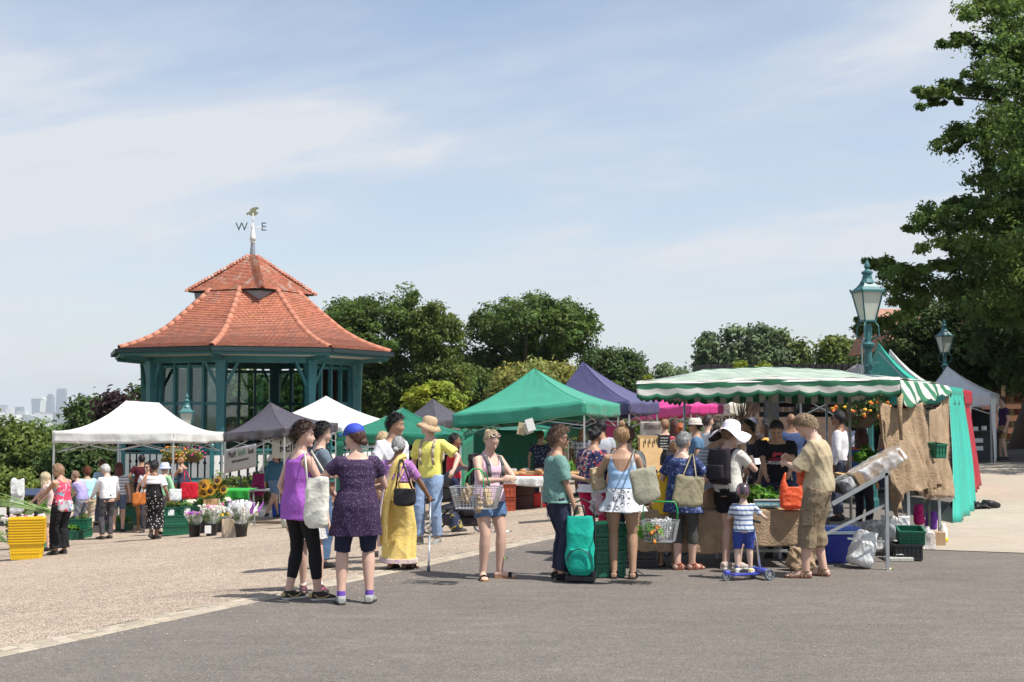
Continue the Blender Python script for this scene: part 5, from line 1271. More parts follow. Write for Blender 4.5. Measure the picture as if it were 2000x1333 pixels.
def roof_front(u,v):
    e=FL.lerp(FR,u);e.z+=.035*sin(2*pi*u*1.0)*0+.03*max(0,1-abs(u-.5)*5);t=R0.lerp(RM,min(1,u*2)) if u<.5 else RM.lerp(R1,(u-.5)*2);P=e.lerp(t,v);P.z+=-.03*sin(pi*v)+.006*sin(25*u)*(1-v)+.005*sin(40*u+9*v);return P
def roof_back(u,v):
    e=BL.lerp(BR,u);t=R0.lerp(RM,min(1,u*2)) if u<.5 else RM.lerp(R1,(u-.5)*2);P=e.lerp(t,v);P.z+=-.03*sin(pi*v);return P
Lr=(FL-R0).length
addobj('awning',sheetmesh('awning',roof_front,60,12,lambda u,v:(u*3,v*1.8)),M_s1,st,True)
addobj('awning',sheetmesh('awning',roof_back,40,10,lambda u,v:(u*3,v*2.1)),M_s1,st,True)
for (a,b,c_) in ((FL,BL,R0),(FR,BR,R1)):
    addobj('awning_end',sheetmesh('awning_end',lambda u,v:a.lerp(b,u).lerp(c_,v)-Vector((0,0,.03*sin(pi*v))),16,8,lambda u,v:(u,v*1.0)),M_s1,st,True)
def valance(A,B,h,nsc,m,uvf,name='valance',nu=None,wave=.006,amp=.038,z0=0):
    d=(B-A).normalized();nn=d.cross(Vector((0,0,1)))
    def fn(u,v):
        P=A.lerp(B,u);P.z+=.03*max(0,1-abs(u-.5)*5);hh=h+amp*abs(sin(pi*nsc*u));P=P-Vector((0,0,hh*(1-v)))+nn*((1-v)*wave*(sin(2*pi*nsc*u*.5+1)+.6*sin(17*u)+.03)+.006*sin(30*u+6*v)+.012);return P
    return addobj(name,sheetmesh(name,fn,nu or nsc*8,6,uvf),m,st,True)
M_s2=stripe_mat('valance_stripes',1,.152,.30);M_s3=stripe_mat('back_valance_stripes',0,.20,0)
valance(FL,FR,.19,13,M_s2,lambda u,v:(u,(1-v)*.24+.0))
valance(FL+Vector((0,0,0)),BL,.19,8,M_s2,lambda u,v:(u,(1-v)*.24));valance(FR,BR,.19,8,M_s2,lambda u,v:(u,(1-v)*.24))
valance(BL,BR,.16,10,M_s3,lambda u,v:(u*2.6,v))
def spole(p,top,r=.019,m=M_steel,o=st,name='pole'):
    b=MB();g=gz(p.x+so_.x,p.y+so_.y)-so_.z;b.tube([Vector((p.x,p.y,g)),Vector((p.x,p.y,top))],r,8);return b.build(name,m,o,True)
spole(W(1505,850,17.0)-so_,RM.z-.02,.024);spole(BL+Vector((.05,0,0)),BL.z);spole(BR-Vector((.35,0,0)),BR.z);spole(W(1660,850,17.5)-so_,R1.z-.1,.02)
for a,b in ((FL,FR),(BL,BR),(R0,RM),(RM,R1),(FL,R0),(FR,R1),(BL,R0),(BR,R1)):
    q=MB();q.tube([a-Vector((0,0,.03)),b-Vector((0,0,.03))],.015,6);q.build('frame_rail',M_steel,st)
# second striped awning to the right, running back
s2=empty('striped_awning',XG(1790,18),0, 'smaller striped awning joining the stall on its right, above the sacking', 'awning',None);s2o=s2.location
M_s4=stripe_mat('side_awning_stripes',0,.34,.1)
A0=W(1755,742,16.2)-s2o;A1=W(1853,754,19.5)-s2o;B0=W(1768,792,15.8)-s2o;B1=W(1855,766,19.2)-s2o;C0=W(1690,735,17.8)-s2o;C1=W(1800,745,20.5)-s2o
def fn(u,v):P=A0.lerp(A1,u).lerp(C0.lerp(C1,u),v);P.z+=.03*sin(12*u);return P
addobj('awning',sheetmesh('awning',fn,30,8,lambda u,v:(u*1.9+v*.4,v)),M_s4,s2,True)
def fn(u,v):P=B0.lerp(B1,u).lerp(A0.lerp(A1,u),v);P.x+=.05*sin(14*u)*(1-v);P.z-=(1-v)*.045*(abs(sin(26*u)));return P
addobj('valance',sheetmesh('valance',fn,90,8,lambda u,v:(u*1.9-(1-v)*.25,v)),M_s4,s2,True)

# hanging baskets with marigolds
def hanging_basket(label,c,r,Y=None,cols=((.75,.16,.02),(.80,.42,.03)),pale=False,nfl=60,hang=.6,seed=1,lfm=None):
    c=Vector(c);o=empty('hanging_basket',c,0,label, 'hanging basket',None);rn=random.Random(seed)
    b=MB();b.lathe([(.02,-.8*r),(.35*r,-.75*r),(.62*r,-.45*r),(.75*r,0)],n=16);b.build('basket',mat('coir',(.12,.08,.05),.95,bump=.8,bscale=30),o,True)
    cl=[(r*1.0*cos(a)*k,r*1.0*sin(a)*k,rn.uniform(-.55,.35)*r,r*.33) for a,k in [(rn.uniform(0,6.3),rn.uniform(.2,1)) for _ in range(34)]];f=addobj('foliage',leafmesh('foliage',cl,55,r*.085,seed,flat=.8),lfm or M_lf['dark'],o);f['kind'] = 'stuff'
    for i in range(nfl):
        a=rn.uniform(0,6.3);e=rn.uniform(-.5,1.1);d=Vector((cos(a)*cos(e),sin(a)*cos(e),sin(e)));p=Vector((d.x*r*1.18,d.y*r*1.18,d.z*r*.75));q=MB();cc=rn.choice(cols);q.ball(p,(r*.085,r*.085,r*.06),7,4,jit=.2,seed=i);q.build('flower',mat('petal_%02d%02d%02d' % tuple(int(x*99) for x in cc),cc,.6),o)
    for i in range(3):
        a=2*pi*i/3+.5;q=MB();q.tube([(cos(a)*.72*r,sin(a)*.72*r,0),(0,0,hang)],.006,4);q.build('chain',M_steel,o)
    return o
hanging_basket('dark hanging basket of orange and yellow marigolds under the striped canopy',W(1682,797,21.6)-Vector((0,0,.03)),.40,nfl=75,hang=.75)
hanging_basket('dry hanging basket with orange flowers beside the white tent leg',W(341,888,37),.34,cols=((.85,.28,.02),(.80,.42,.05)),nfl=34,seed=3,lfm=M_lf['willow'],hang=.8)
hanging_basket('dry hanging basket with pink flowers beside the orange one',W(378,888,37.2),.30,cols=((.75,.05,.28),(.80,.12,.35)),nfl=24,seed=4,lfm=M_lf['willow'],hang=.8)

# banners
def banner(label,P,lines,m,tm,name='banner',cols=None,sag_=.02):
    """P: four corners tl,tr,br,bl; lines: (text, size, u, v, shear)"""
    P=[Vector(p) for p in P];o0=P[3].copy();o0.z=gz(o0.x,o0.y) if False else P[3].z;o=empty(name,o0,0,label, 'banner',None);P=[p-o0 for p in P]
    def fn(u,v):q=P[3].lerp(P[2],u).lerp(P[0].lerp(P[1],u),v);nn=(P[2]-P[3]).cross(P[0]-P[3]).normalized();return q+nn*(.012*sin(9*u+3*v)*sin(pi*u))
    V,F=grid_surface(fn,20,8);me=rawmesh('cloth',V,F);me=solidify(me,.004);addobj('cloth',me,m,o,True)
    U=(P[2]-P[3]);Vv=(P[0]-P[3]);nn=U.cross(Vv).normalized();wd=U.length;ht=Vv.length;U=U/wd;Vv=Vv/ht
    for i,l in enumerate(lines):
        tme=textmesh(l[0],l[1],l[4] if len(l)>4 else 0,.0015,sx=l[5] if len(l)>5 else 1)
        for v in tme.vertices:
            x=l[2]*wd+v.co.x;y=l[3]*ht+v.co.y;q=fn(x/wd,y/ht);v.co=q+nn*(.008+v.co.z)
        addobj('lettering',tme,(l[6] if len(l)>6 else tm),o)
    return o
M_ban=cloth('banner_grey',(.50,.47,.45),.1);M_ink=mat('ink',(.03,.03,.03),.7);M_gink=mat('green_ink',(.12,.30,.17),.7)
p=[W(440,879,32.4),W(500,867,30.9),W(500,912,30.9),W(440,925,32.4)]
banner('grey food stall banner hung from the black tent with small print',p,[('MeaN',.23,.22,.62,.1,.80),('GreeN',.23,.55,.62,.1,.72,M_gink),('foods',.20,.84,.62,.2,.72),('Suitable for people with good taste!',.10,.5,.38,.1,.72)],M_ban,M_ink)
p=[W(531,857,32.0),W(585,852,31.6),W(585,894,31.6),W(531,896,32.0)]
banner('cream banner with large dark letters behind the purple top',p,[('keik',.42,.62,.28,0,.85)],cloth('banner_cream',(.60,.57,.50),.1),M_ink)
p=[W(745,868,27.2),W(912,868,27.0),W(912,955,27.0),W(745,955,27.2)]
bn=banner('black backdrop with thin white letters inside the dark green tent',p,[('m',.40,.365,.66,0,.9),('a.',.40,.915,.68,0,.9)],mat('black_cloth',(.010,.012,.012),.9),mat('white_letter',(.62,.62,.60),.6),name='backdrop')
p=[W(1262,832,30.0),W(1292,832,29.8),W(1292,862,29.8),W(1262,862,30.0)]
banner('beige cloth banner lettered Beeos above the wooden rack',[W(1250,824,27.2),W(1293,824,27.0),W(1293,858,27.0),W(1250,858,27.2)],[('Beeos',.20,.54,.55,.15,.75)],cloth('banner_linen',(.46,.40,.35),.1),mat('brown_ink',(.10,.05,.045),.7))
banner('magenta banner hung under the navy tent',[W(1183,822,33),W(1206,822,33),W(1206,856,33),W(1183,856,33)],[],M_cp,None)

# dark green side walls of the green tents
def wall_cloth(label,pts,m,name='tent_side_wall',wav=.04,seed=0,cat='side wall'):
    P=[Vector(p) for p in pts];o0=Vector((P[3].x,P[3].y,P[3].z));P=[p-o0 for p in P];nn=(P[2]-P[3]).cross(P[0]-P[3]).normalized();L_=(P[2]-P[3]).length
    def fn(u,v):q=P[3].lerp(P[2],u).lerp(P[0].lerp(P[1],u),v);return q+nn*(wav*sin(L_*u*7+seed+.6*sin(3*v))+wav*.5*sin(L_*u*17+seed*2)+wav*.3*sin(5*v+seed))*(.35+.65*(1-v))
    V,F=grid_surface(fn,max(20,int(L_*14)),14);me=solidify(rawmesh(name,V,F),.004);o=addobj(name,me,m,None,True);o.location=o0;return tag(o,label,cat)
def gp(px,Y):return XG(px,Y)
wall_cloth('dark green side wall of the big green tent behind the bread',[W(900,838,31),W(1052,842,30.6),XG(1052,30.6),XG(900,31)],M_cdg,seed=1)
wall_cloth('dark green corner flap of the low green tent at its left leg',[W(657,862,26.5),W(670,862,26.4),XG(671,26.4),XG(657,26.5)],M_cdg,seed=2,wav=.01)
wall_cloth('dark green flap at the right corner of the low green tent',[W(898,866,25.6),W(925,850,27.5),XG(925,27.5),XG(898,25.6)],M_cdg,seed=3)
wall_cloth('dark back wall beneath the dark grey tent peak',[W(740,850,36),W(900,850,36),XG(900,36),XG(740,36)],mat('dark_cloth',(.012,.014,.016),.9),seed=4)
wall_cloth('turquoise side curtain falling to the path',[W(1856,772,21.7),W(1881,775,24.5),XG(1905,22.6),XG(1868,19.9)],M_ctq,seed=5,wav=.05,cat='curtain',name='tent_curtain')
wall_cloth('dark red side curtain tied with a white cord',[W(1877,778,24.6),W(1893,782,27),XG(1912,27.5),XG(1893,24.4)],M_cred,seed=6,wav=.05,cat='curtain',name='tent_curtain')
wall_cloth('white leg curtain of the tent in the shade',[W(1934,775,34.9),W(1946,775,35.2),XG(1948,35.4),XG(1938,34.9)],M_cwg,seed=7,wav=.03,cat='curtain',name='tent_curtain')
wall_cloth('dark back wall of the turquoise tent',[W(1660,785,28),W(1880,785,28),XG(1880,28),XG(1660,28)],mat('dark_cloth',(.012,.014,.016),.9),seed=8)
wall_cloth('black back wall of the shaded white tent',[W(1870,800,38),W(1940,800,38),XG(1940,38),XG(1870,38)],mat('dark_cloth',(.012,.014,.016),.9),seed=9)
# burlap sheets
M_burl=mat('burlap',(.40,.285,.18),.95,var=.30,vscale=9,bump=1.0,bscale=48,transl=.2,bdist=.018)
def burlap(label,tl,tr,bot,seed,name='sacking'):
    """bot: list of (u, px, py) lower outline"""
    tl,tr=Vector(tl),Vector(tr);o0=(tl+tr)/2;rn=random.Random(seed);ph=[rn.uniform(0,6) for _ in range(9)]
    def low(u):
        for (u0,p0),(u1,p1) in zip(bot[:-1],bot[1:]):
            if u<=u1:return Vector(p0).lerp(Vector(p1),(u-u0)/(u1-u0))
        return Vector(bot[-1][1])
    nn=(tr-tl).cross(Vector((0,0,1))).normalized()
    def fn(u,v):
        t=tl.lerp(tr,u);t.z-=.12*sin(pi*u);q=low(u).lerp(t,v);f=(.3+.9*(1-v)) ;return q+nn*(.06*sin(11*u+ph[0]+2.5*v)+.040*(1-2*abs(sin(13*u+ph[1]-2*v)))+.026*(1-2*abs(sin(27*u+ph[2]+2*v)))+.016*sin(6*v+ph[3]+5*u)+.006*sin(21*v+26*u))*f+Vector((0,0,.02*sin(47*u+ph[4])*(v<.02)))-o0
    V,F=grid_surface(fn,56,44);me=solidify(rawmesh(name,V,F),.005);o=addobj(name,me,M_burl,None,True);o.location=o0
    fr=MB()
    for i in range(70):
        u=rn.random();p=fn(u,0);fr.tube([p,p+Vector((rn.uniform(-.02,.02),0,-rn.uniform(.02,.07)))],.0022,3)
    for i in range(60):
        v=rn.random();p=fn(1,v);fr.tube([p,p+Vector((rn.uniform(.01,.05),0,-rn.uniform(-.01,.04)))],.0022,3)
    f=fr.build('frayed_edge',M_burl,o);f['kind'] = 'stuff';return tag(o,label, 'sacking')
def Wd(px,py,Y):return W(px,py,Y)
burlap('ragged brown sacking nearest the camera, hanging to a long point',W(1712,776,15.9),W(1800,785,16.6),[(0,Wd(1738,940,15.6)),(.18,Wd(1752,1010,15.6)),(.35,Wd(1770,985,15.7)),(.5,Wd(1785,962,15.9)),(.75,Wd(1812,955,16.2)),(.9,Wd(1822,970,16.4)),(1,Wd(1830,972,16.5))],1)
burlap('second brown sacking hung behind the first up to the turquoise curtain',W(1792,796,17.2),W(1856,770,19.4),[(0,Wd(1812,960,17.2)),(.25,Wd(1830,945,17.6)),(.5,Wd(1838,968,18.1)),(.8,Wd(1852,972,18.7)),(1,Wd(1862,925,19.2))],2)
q=MB();q.tube([W(1758,770,15.85),W(1757,800,15.8),W(1760,860,15.75)],[.04,.03,.02],8);tag(q.build('sacking_knot',M_burl,None,True), 'bunched knot of sacking at the awning corner', 'sacking')
# stall back structure poles at right
for i,(px,y0,pyb,Y,m_,lab) in enumerate([(1730,900,1115,14.6,M_steel, 'galvanised front leg of the sloping display frame'),(1772,905,1083,17.0,M_steel, 'galvanised pole right of the concrete weights'),(1812,930,1045,17.6,mat('dark_pole',(.03,.035,.03),.5), 'dark pole under the sacking'),(1832,930,1010,18.6,M_steel, 'thin steel pole beside the pale bottle')]):
    if i==0:continue
    a=XG(px,Y);t=W(px,800,Y);b=MB();b.bar((0,0,0),(0,0,t.z-a.z),.035,.035,up=(1,0,0));o=b.build('stall_pole',m_,None);o.location=a;tag(o,lab, 'pole', 'poles holding up the side awning')
# ------------------------------------------------------------------ the crowd: front figures
Q = 'people in the foreground queue'
def at(px,py,Y=None):
    return G(px,py) if Y is None else XG(px,Y)
F_blk=fabric('black_jersey',(.012,.012,.014));F_navy=fabric('navy_cloth',(.015,.018,.045));F_dk=fabric('dark_jeans',(.02,.025,.05), 'denim');F_den=fabric('blue_denim',(.075,.13,.23), 'denim');F_lden=fabric('pale_denim',(.20,.28,.42), 'denim')
# 1 woman in purple top
p1=Person(at(585,1172),-48,1.69, 'curly haired woman in sleeveless purple top and black leggings',Q,fat=1.02,skin=PINKISH,seed=3,head=(-38,6,0),feet=[(.13,.12,0,22),(-.11,-.05,0,-4)],hands=[(.20,.30,.98),(-.23,.06,.88)],elbow=[(.6,-1,-.2),None])
p1.trousers(F_blk,t1=.86,e=.008,name='leggings',taper=1,amp=.002);p1.tank(fabric('purple_jersey',(.33,.10,.45)),hem=-.17,front=.07,back=.05,e=.016,flare=.03,amp=.005,nw=.09,arm=.035)
p1.hair((.055,.028,.018), 'curly',vol=.030);gold=mat('gold_trim',(.45,.33,.12),.4)
p1.shoes(fabric('black_trainer',(.04,.035,.03)),sole=mat('pale_sole',(.6,.58,.52),.7));p1.face()
# flash on the trainers
for i in (0,1):
    (V,F),R,L_,q=p1.foot(i,.006);b=MB();b.tube([q(y,0)+R @ Vector((x,0,z)) for y,x,z in ((-.04,.040,-.030),(.0,.050,-.058),(.05,.051,-.058),(.11,.046,-.036))],.006,5);p1.P('shoe_stripe',b.mesh('shoe_stripe'),gold)
    b=MB();b.tube([q(-.062,-.02),q(-.064,-.05)],.024,8);p1.P('heel_tab',b.mesh('heel_tab'),gold)
# 2 woman with blue cap
p2=Person(at(697,1180),12,1.67, 'woman in dotted dark purple tunic and blue baseball cap',Q,fat=1.10,skin=PINKISH,seed=4,head=(48,4,0),feet=[(.12,.02,0,16),(-.15,0,0,-3)],hands=[(.14,.28,1.08),(-.26,.30,1.20)],elbow=[(.9,-.6,-.5),(-.9,-.6,-.6)])
p2.trousers(F_navy,t1=.50,e=.022,name='shorts');dm=fabric('plum_dotted',(.040,.022,.060), 'dots',(.17,.13,.21),.020);p2.shirt(dm,hem=.07,sleeve=.5,e=.016,amp=.005,name='tunic',sl_e=.02);p2.skirt(dm,.13,-.30,.022,e=.034,name='tunic_skirt',waves=.35)
p2.hair((.07,.03,.02), 'lowbun');cm=mat('cap_blue',(.02,.05,.42),.7,bump=.3);cw_=mat('cap_white',(.7,.7,.66),.7)
p2.lathe_hat([(.094,.022),(.098,.05),(.092,.085),(.070,.115),(.035,.133),(.002,.138)],cm, 'cap',dz=.004)
fp=MB();hs=1;fp.V=[]
def hq(P,x,y,z):return P.hc+P.Rh @ Vector((x,y,z))
V,F=grid_surface(lambda u,v:hq(p2,(u-.5)*.165*(1-.25*v),.080+.095*v*(1-((u-.5)*2)**2*.75)+.012,.036-.012*v+.018*(1-((u-.5)*2)**2)),12,6);me=solidify(rawmesh('cap_peak',V,F),.004);p2.P('cap_peak',me,cm)
V,F=grid_surface(lambda u,v:hq(p2,(u-.5)*.14*(1-.3*v),.1095-.046*v**2-.022*((u-.5)*2)**2,.040+.085*v),10,6);me=solidify(rawmesh('cap_front',V,F),.003);p2.P('cap_front',me,cw_)
p2.shoes(fabric('grey_shoe',(.30,.31,.29)),sock=fabric('violet_sock',(.16,.08,.42)))
# hidden woman behind the first
px_=Person(at(588,1156),205,1.38, 'woman almost hidden behind the purple top, bare legs and black trainers',Q,skin=PINKISH,seed=5,vox=.011,feet=[(-.02,.02,0,10),(-.22,.05,0,-10)]);px_.shirt(F_blk);px_.skirt(fabric('lace_skirt',(.45,.44,.43), 'rings',(.1,.1,.1),.03),.1,-.30,.04);px_.hair((.05,.03,.02), 'short');px_.shoes(fabric('pink_black_trainer',(.05,.03,.035), 'floral',(.5,.08,.2),.04),sock=fabric('white_sock',(.7,.7,.7)))
# man with rucksack
pb=Person(at(628,0,15.4),-62,1.73, 'bearded dark haired man in slate T-shirt with a black rucksack',Q,fem=False,skin=PINKISH,seed=6,vox=.010,head=(-8,8,0),hands=[(.12,.30,1.12),(-.1,.32,1.12)]);pb.trousers(F_den,e=.02);pb.shirt(fabric('slate_tee',(.13,.17,.21)),sleeve=.6,loose=.015,hem=-.08);pb.hair((.015,.012,.012), 'curly',vol=.024);pb.shoes(F_blk);pb.face()
# 3 sari woman
p3=Person(at(776,1112),-22,1.50, 'grey haired woman in yellow sari leaning on a walking stick',Q,fat=1.15,skin=BROWN,seed=8,lean=4,head=(6,4,0),feet=[(.10,.05,0,30),(-.09,.0,0,0)],hands=[(.34,.30,.86),(-.22,.18,.95)],elbow=[(.8,-.8,-.3),(-.8,-.6,-.4)])
F_yel=fabric('yellow_sari',(.72,.53,.16), 'dots',(.78,.66,.36),.03);F_lil=fabric('lilac_blouse',(.38,.16,.42), 'dots',(.6,.45,.6),.04);F_bord=fabric('sari_border',(.50,.40,.40), 'floral',[(.42,.22,.45),(.65,.55,.3)],.03)
p3.shirt(F_lil,hem=.17,sleeve=.75,e=.010,neck=.40,name='blouse');p3.skirt(F_yel,.17,-.86,.03,e=.018,name='sari',waves=.7,narrow=.95,amp=.008);p3.skirt(F_bord,-.80,-.865,.04,e=.03,name='sari_hem',narrow=.97)
def drape(P,pts,wds,m,name,th=.012,nseg=30,amp=.008,sd=1):
    pts=[Vector(q) for q in pts]
    def cr(t):
        x=t*(len(pts)-1);i=min(int(x),len(pts)-2);f=x-i;p0=pts[max(0,i-1)];p1_=pts[i];p2_=pts[i+1];p3_=pts[min(len(pts)-1,i+2)]
        return .5*((2*p1_)+(p2_-p0)*f+(2*p0-5*p1_+4*p2_-p3_)*f*f+(3*p1_-p0-3*p2_+p3_)*f**3)
    def wd_(t):x=t*(len(wds)-1);i=min(int(x),len(wds)-2);return wds[i]+(wds[i+1]-wds[i])*(x-i)
    ctr=P.pel+Vector((0,0,.3))
    def fn(u,v):
        c=cr(v);t=(cr(min(1,v+.02))-cr(max(0,v-.02))).normalized();outv=Vector((c.x-ctr.x,c.y-ctr.y,0)).normalized();s_=t.cross(outv).normalized();return c+s_*(u-.5)*wd_(v)+outv*(amp*sin(u*16+sd)+amp*sin(v*9))
    V,F=grid_surface(fn,16,nseg);me=solidify(rawmesh(name,V,F),th*.4);me.polygons.foreach_set('use_smooth',[True]*len(me.polygons));return P.P(name,me,m)
z_=p3.pel.z
drape(p3,[(-.05,.16,z_+.30),(.05,.12,z_+.44),(.10,.0,z_+.465),(.10,-.12,z_+.42),(.03,-.165,z_+.25),(-.05,-.18,z_+.05),(-.09,-.20,z_-.3),(-.10,-.20,z_-.62)],[.14,.15,.16,.17,.16,.16,.18,.20],F_yel, 'sari_pallu',sd=2)
drape(p3,[(.0,-.02,z_+.475),(.02,-.13,z_+.42),(-.06,-.168,z_+.25),(-.12,-.19,z_+.05),(-.15,-.21,z_-.3),(-.16,-.21,z_-.64)],[.05,.05,.05,.05,.06,.06],F_bord, 'sari_pallu_border',sd=5)
p3.hair((.20,.19,.19), 'lowbun',c2=(.6,.6,.6));p3.shoes(F_blk,kind='sandal')
# 4 man in white T-shirt
p4_=Person(at(768,0,15.7),-128,1.78, 'black haired young man in white T-shirt facing the man in yellow',Q,fem=False,skin=TAN,seed=9,lean=6,head=(22,8,0),vox=.0075);p4_.trousers(F_dk,e=.02);p4_.shirt(fabric('white_tee',(.68,.69,.72)),sleeve=.7,loose=.015);p4_.hair((.012,.010,.010), 'curly',vol=.022);p4_.face(brow=(.01,.01,.01));p4_.shoes(F_blk)
# 5 man in yellow T-shirt
p5_=Person(at(840,1062),160,1.80, 'tall man in yellow T-shirt, pale jeans and floppy tan hat',Q,fem=False,skin=PINKISH,seed=10,head=(-75,-4,0),hands=[(.24,.04,.93),(-.40,.14,1.0)],elbow=[(.6,-1,0),(-.9,-.5,-.3)],feet=[(.14,.06,0,40),(-.12,.02,0,-4)])
p5_.trousers(F_lden,e=.026);p5_.shirt(fabric('yellow_tee',(.72,.68,.17)),sleeve=.75,loose=.02,hem=-.06,e=.014);p5_.hair((.25,.15,.08), 'short')
p5_.lathe_hat([(.165,-.035),(.135,.005),(.100,.028),(.098,.06),(.090,.11),(.060,.135),(.003,.140)],fabric('tan_hat',(.46,.33,.21)), 'sun_hat',wob=.05,tilt=.15,lobes=2);p5_.shoes(fabric('grey_trainer',(.22,.22,.20)),sole=mat('pale_sole',(.6,.58,.52),.7));p5_.face()
# 9 basket woman
p9=Person(at(955,1129),-140,1.61, 'woman in pink vest and denim shorts looking down, sunglasses on her hair',Q,fat=1.10,skin=PINKISH,seed=11,lean=2,vox=.007,head=(-6,30,0),hands=[(.09,.34,1.13),(-.06,.36,1.13)],elbow=[(.9,-.5,-.8),(-.9,-.3,-.6)],feet=[(.14,.06,0,30),(-.09,.08,0,-50)])
p9.trousers(F_den,t1=.27,e=.020,name='shorts');p9.tank(fabric('pink_vest',(.66,.46,.55)),hem=-.08,e=.012,front=.12,back=.08,arm=.035,nw=.08,flare=.02);p9.hair((.36,.26,.15), 'bun',vol=.016,c2=(.62,.48,.30));p9.sunglasses(up=1.08,frame=(.62,.42,.30),lens=(.06,.015,.06));p9.shoes(F_blk,kind='slide',sole=mat('cork_sole',(.36,.20,.10),.8));p9.face(brow=(.25,.15,.08))
# 10 woman in green shirt
p10=Person(at(1092,1133),-78,1.62, 'brown haired woman in teal green shirt holding the shopping trolley',Q,fat=1.08,skin=TAN,seed=12,head=(-8,6,0),hands=[(.20,.13,.82),(-.12,.36,1.10)],elbow=[(.7,-1,0),(-.9,-.4,-.5)])
p10.trousers(F_dk,e=.02);p10.shirt(fabric('teal_green_shirt',(.15,.28,.25), 'floral',(.10,.19,.18),.03),sleeve=.85,hem=-.02,e=.022,loose=.03,amp=.007,sl_e=.018,name='blouse');p10.skirt(fabric('teal_green_shirt',(.15,.28,.25)),.06,-.08,.02,e=.028,name='shirt_tail');p10.hair((.10,.055,.035), 'mop',vol=.040,c2=(.26,.15,.10));p10.face();p10.sunglasses();p10.shoes(F_blk)
# 11 floral blouse
p11=Person(at(1160,0,16.0),-35,1.60, 'black haired woman in dark floral blouse and crimson trousers',Q,fat=1.15,skin=TAN,seed=13,vox=.010,lean=6,head=(-15,8,0),hands=[(.15,.25,1.05),(-.16,.30,1.02)]);p11.trousers(fabric('crimson_trousers',(.55,.02,.09)),e=.010);p11.shirt(fabric('dark_floral',(.030,.030,.085), 'floral',[(.55,.07,.08),(.08,.13,.3),(.5,.35,.3)],.07),sleeve=.8,hem=.0,e=.030,loose=.04,amp=.008,name='blouse');p11.skirt(fabric('white_under',(.7,.7,.72)),.02,-.11,.03,e=.02,name='white_vest');p11.hair((.008,.008,.010), 'bun',vol=.024);p11.shoes(F_blk)
# 12 white skirt woman
p12=Person(at(1213,1131),-4,1.64, 'woman in pale blue backless top and white printed skirt, hair in topknot',Q,fat=1.04,skin=TAN,seed=14,head=(0,6,0),hands=[(.38,.24,.78),(-.10,.20,.98)],elbow=[(.8,-1,.1),(-1,-.3,-.3)],feet=[(.13,0,0,6),(-.08,.04,0,2)])
p12.skirt(fabric('white_printed',(.70,.71,.76), 'rings',(.035,.035,.045),.085),.14,-.20,.075,waves=1.2,e=.016);p12.tank(fabric('pale_blue_top',(.36,.52,.74)),hem=.06,e=.009,front=.10,back=.20,nw=.115,arm=.035);p12.hair((.28,.15,.07), 'topbun',c2=(.50,.30,.15));p12.shoes(F_blk,kind='heel')
# 13 navy floral tunic
p13=Person(at(1332,1114),-32,1.56, 'short grey haired woman in navy floral tunic and grey leggings',Q,fat=1.12,skin=PINKISH,seed=15,head=(-18,8,0),hands=[(.17,.33,1.06),(-.2,.26,1.0)],elbow=[(1,-.4,-.6),(-.9,-.5,-.5)],feet=[(.09,.10,0,28),(-.06,0,0,24)])
p13.trousers(fabric('grey_leggings',(.075,.075,.07)),t1=.72,e=.008,taper=1,amp=.002,name='leggings');tm=fabric('navy_floral',(.028,.042,.12), 'floral',[(.22,.28,.46),(.04,.06,.2)],.045);p13.shirt(tm,sleeve=.7,hem=.05,e=.018,loose=.02,name='tunic');p13.skirt(tm,.1,-.24,.05,e=.024,name='tunic_skirt');p13.hair((.13,.13,.13), 'short',vol=.018,c2=(.45,.45,.45));p13.face();p13.shoes(fabric('tan_leather',(.30,.09,.05)),kind='sandal',sole=mat('brown_sole',(.14,.05,.03),.7))
# 14 child in yellow
p14=Person(at(1303,1108),-25,1.34, 'dark haired child in mustard yellow top half hidden behind the navy tunic',Q,skin=TAN,seed=16,vox=.009,child=False,head=(-20,8,0));p14.trousers(F_navy,t1=.3,e=.015,name='shorts');p14.tank(fabric('mustard',(.68,.42,.03)),hem=-.16,e=.02,flare=.04,back=.05);p14.hair((.008,.007,.008), 'bob',length=.08);p14.shoes(fabric('brown_shoe',(.10,.04,.03)),kind='slide')
# 15 woman in white hat
p15=Person(at(1424,1112),-42,1.66, 'woman in wide white sun hat with black rucksack holding a white box',Q,fat=1.0,skin=PINKISH,seed=17,head=(-20,10,0),hands=[(.13,.36,1.17),(-.10,.34,1.17)],elbow=[(.9,-.6,-.5),None],feet=[(.10,.04,0,10),(-.05,0,0,6)])
p15.trousers(F_blk,t1=.30,e=.022,name='shorts');p15.shirt(fabric('cream_tee',(.68,.66,.60)),sleeve=.6,hem=-.05,e=.012);p15.hair((.25,.15,.08), 'short');F_hat=fabric('white_straw',(.74,.70,.76), 'stripe',(.62,.58,.65),.02)
p15.lathe_hat([(.235,-.045),(.19,-.010),(.14,.018),(.106,.034),(.104,.07),(.098,.11),(.075,.140),(.035,.155),(.003,.158)],F_hat, 'sun_hat',wob=.07,tilt=-.02,lobes=3,dz=.01);p15.shoes(fabric('white_pump',(.5,.42,.38)),sole=cw_)
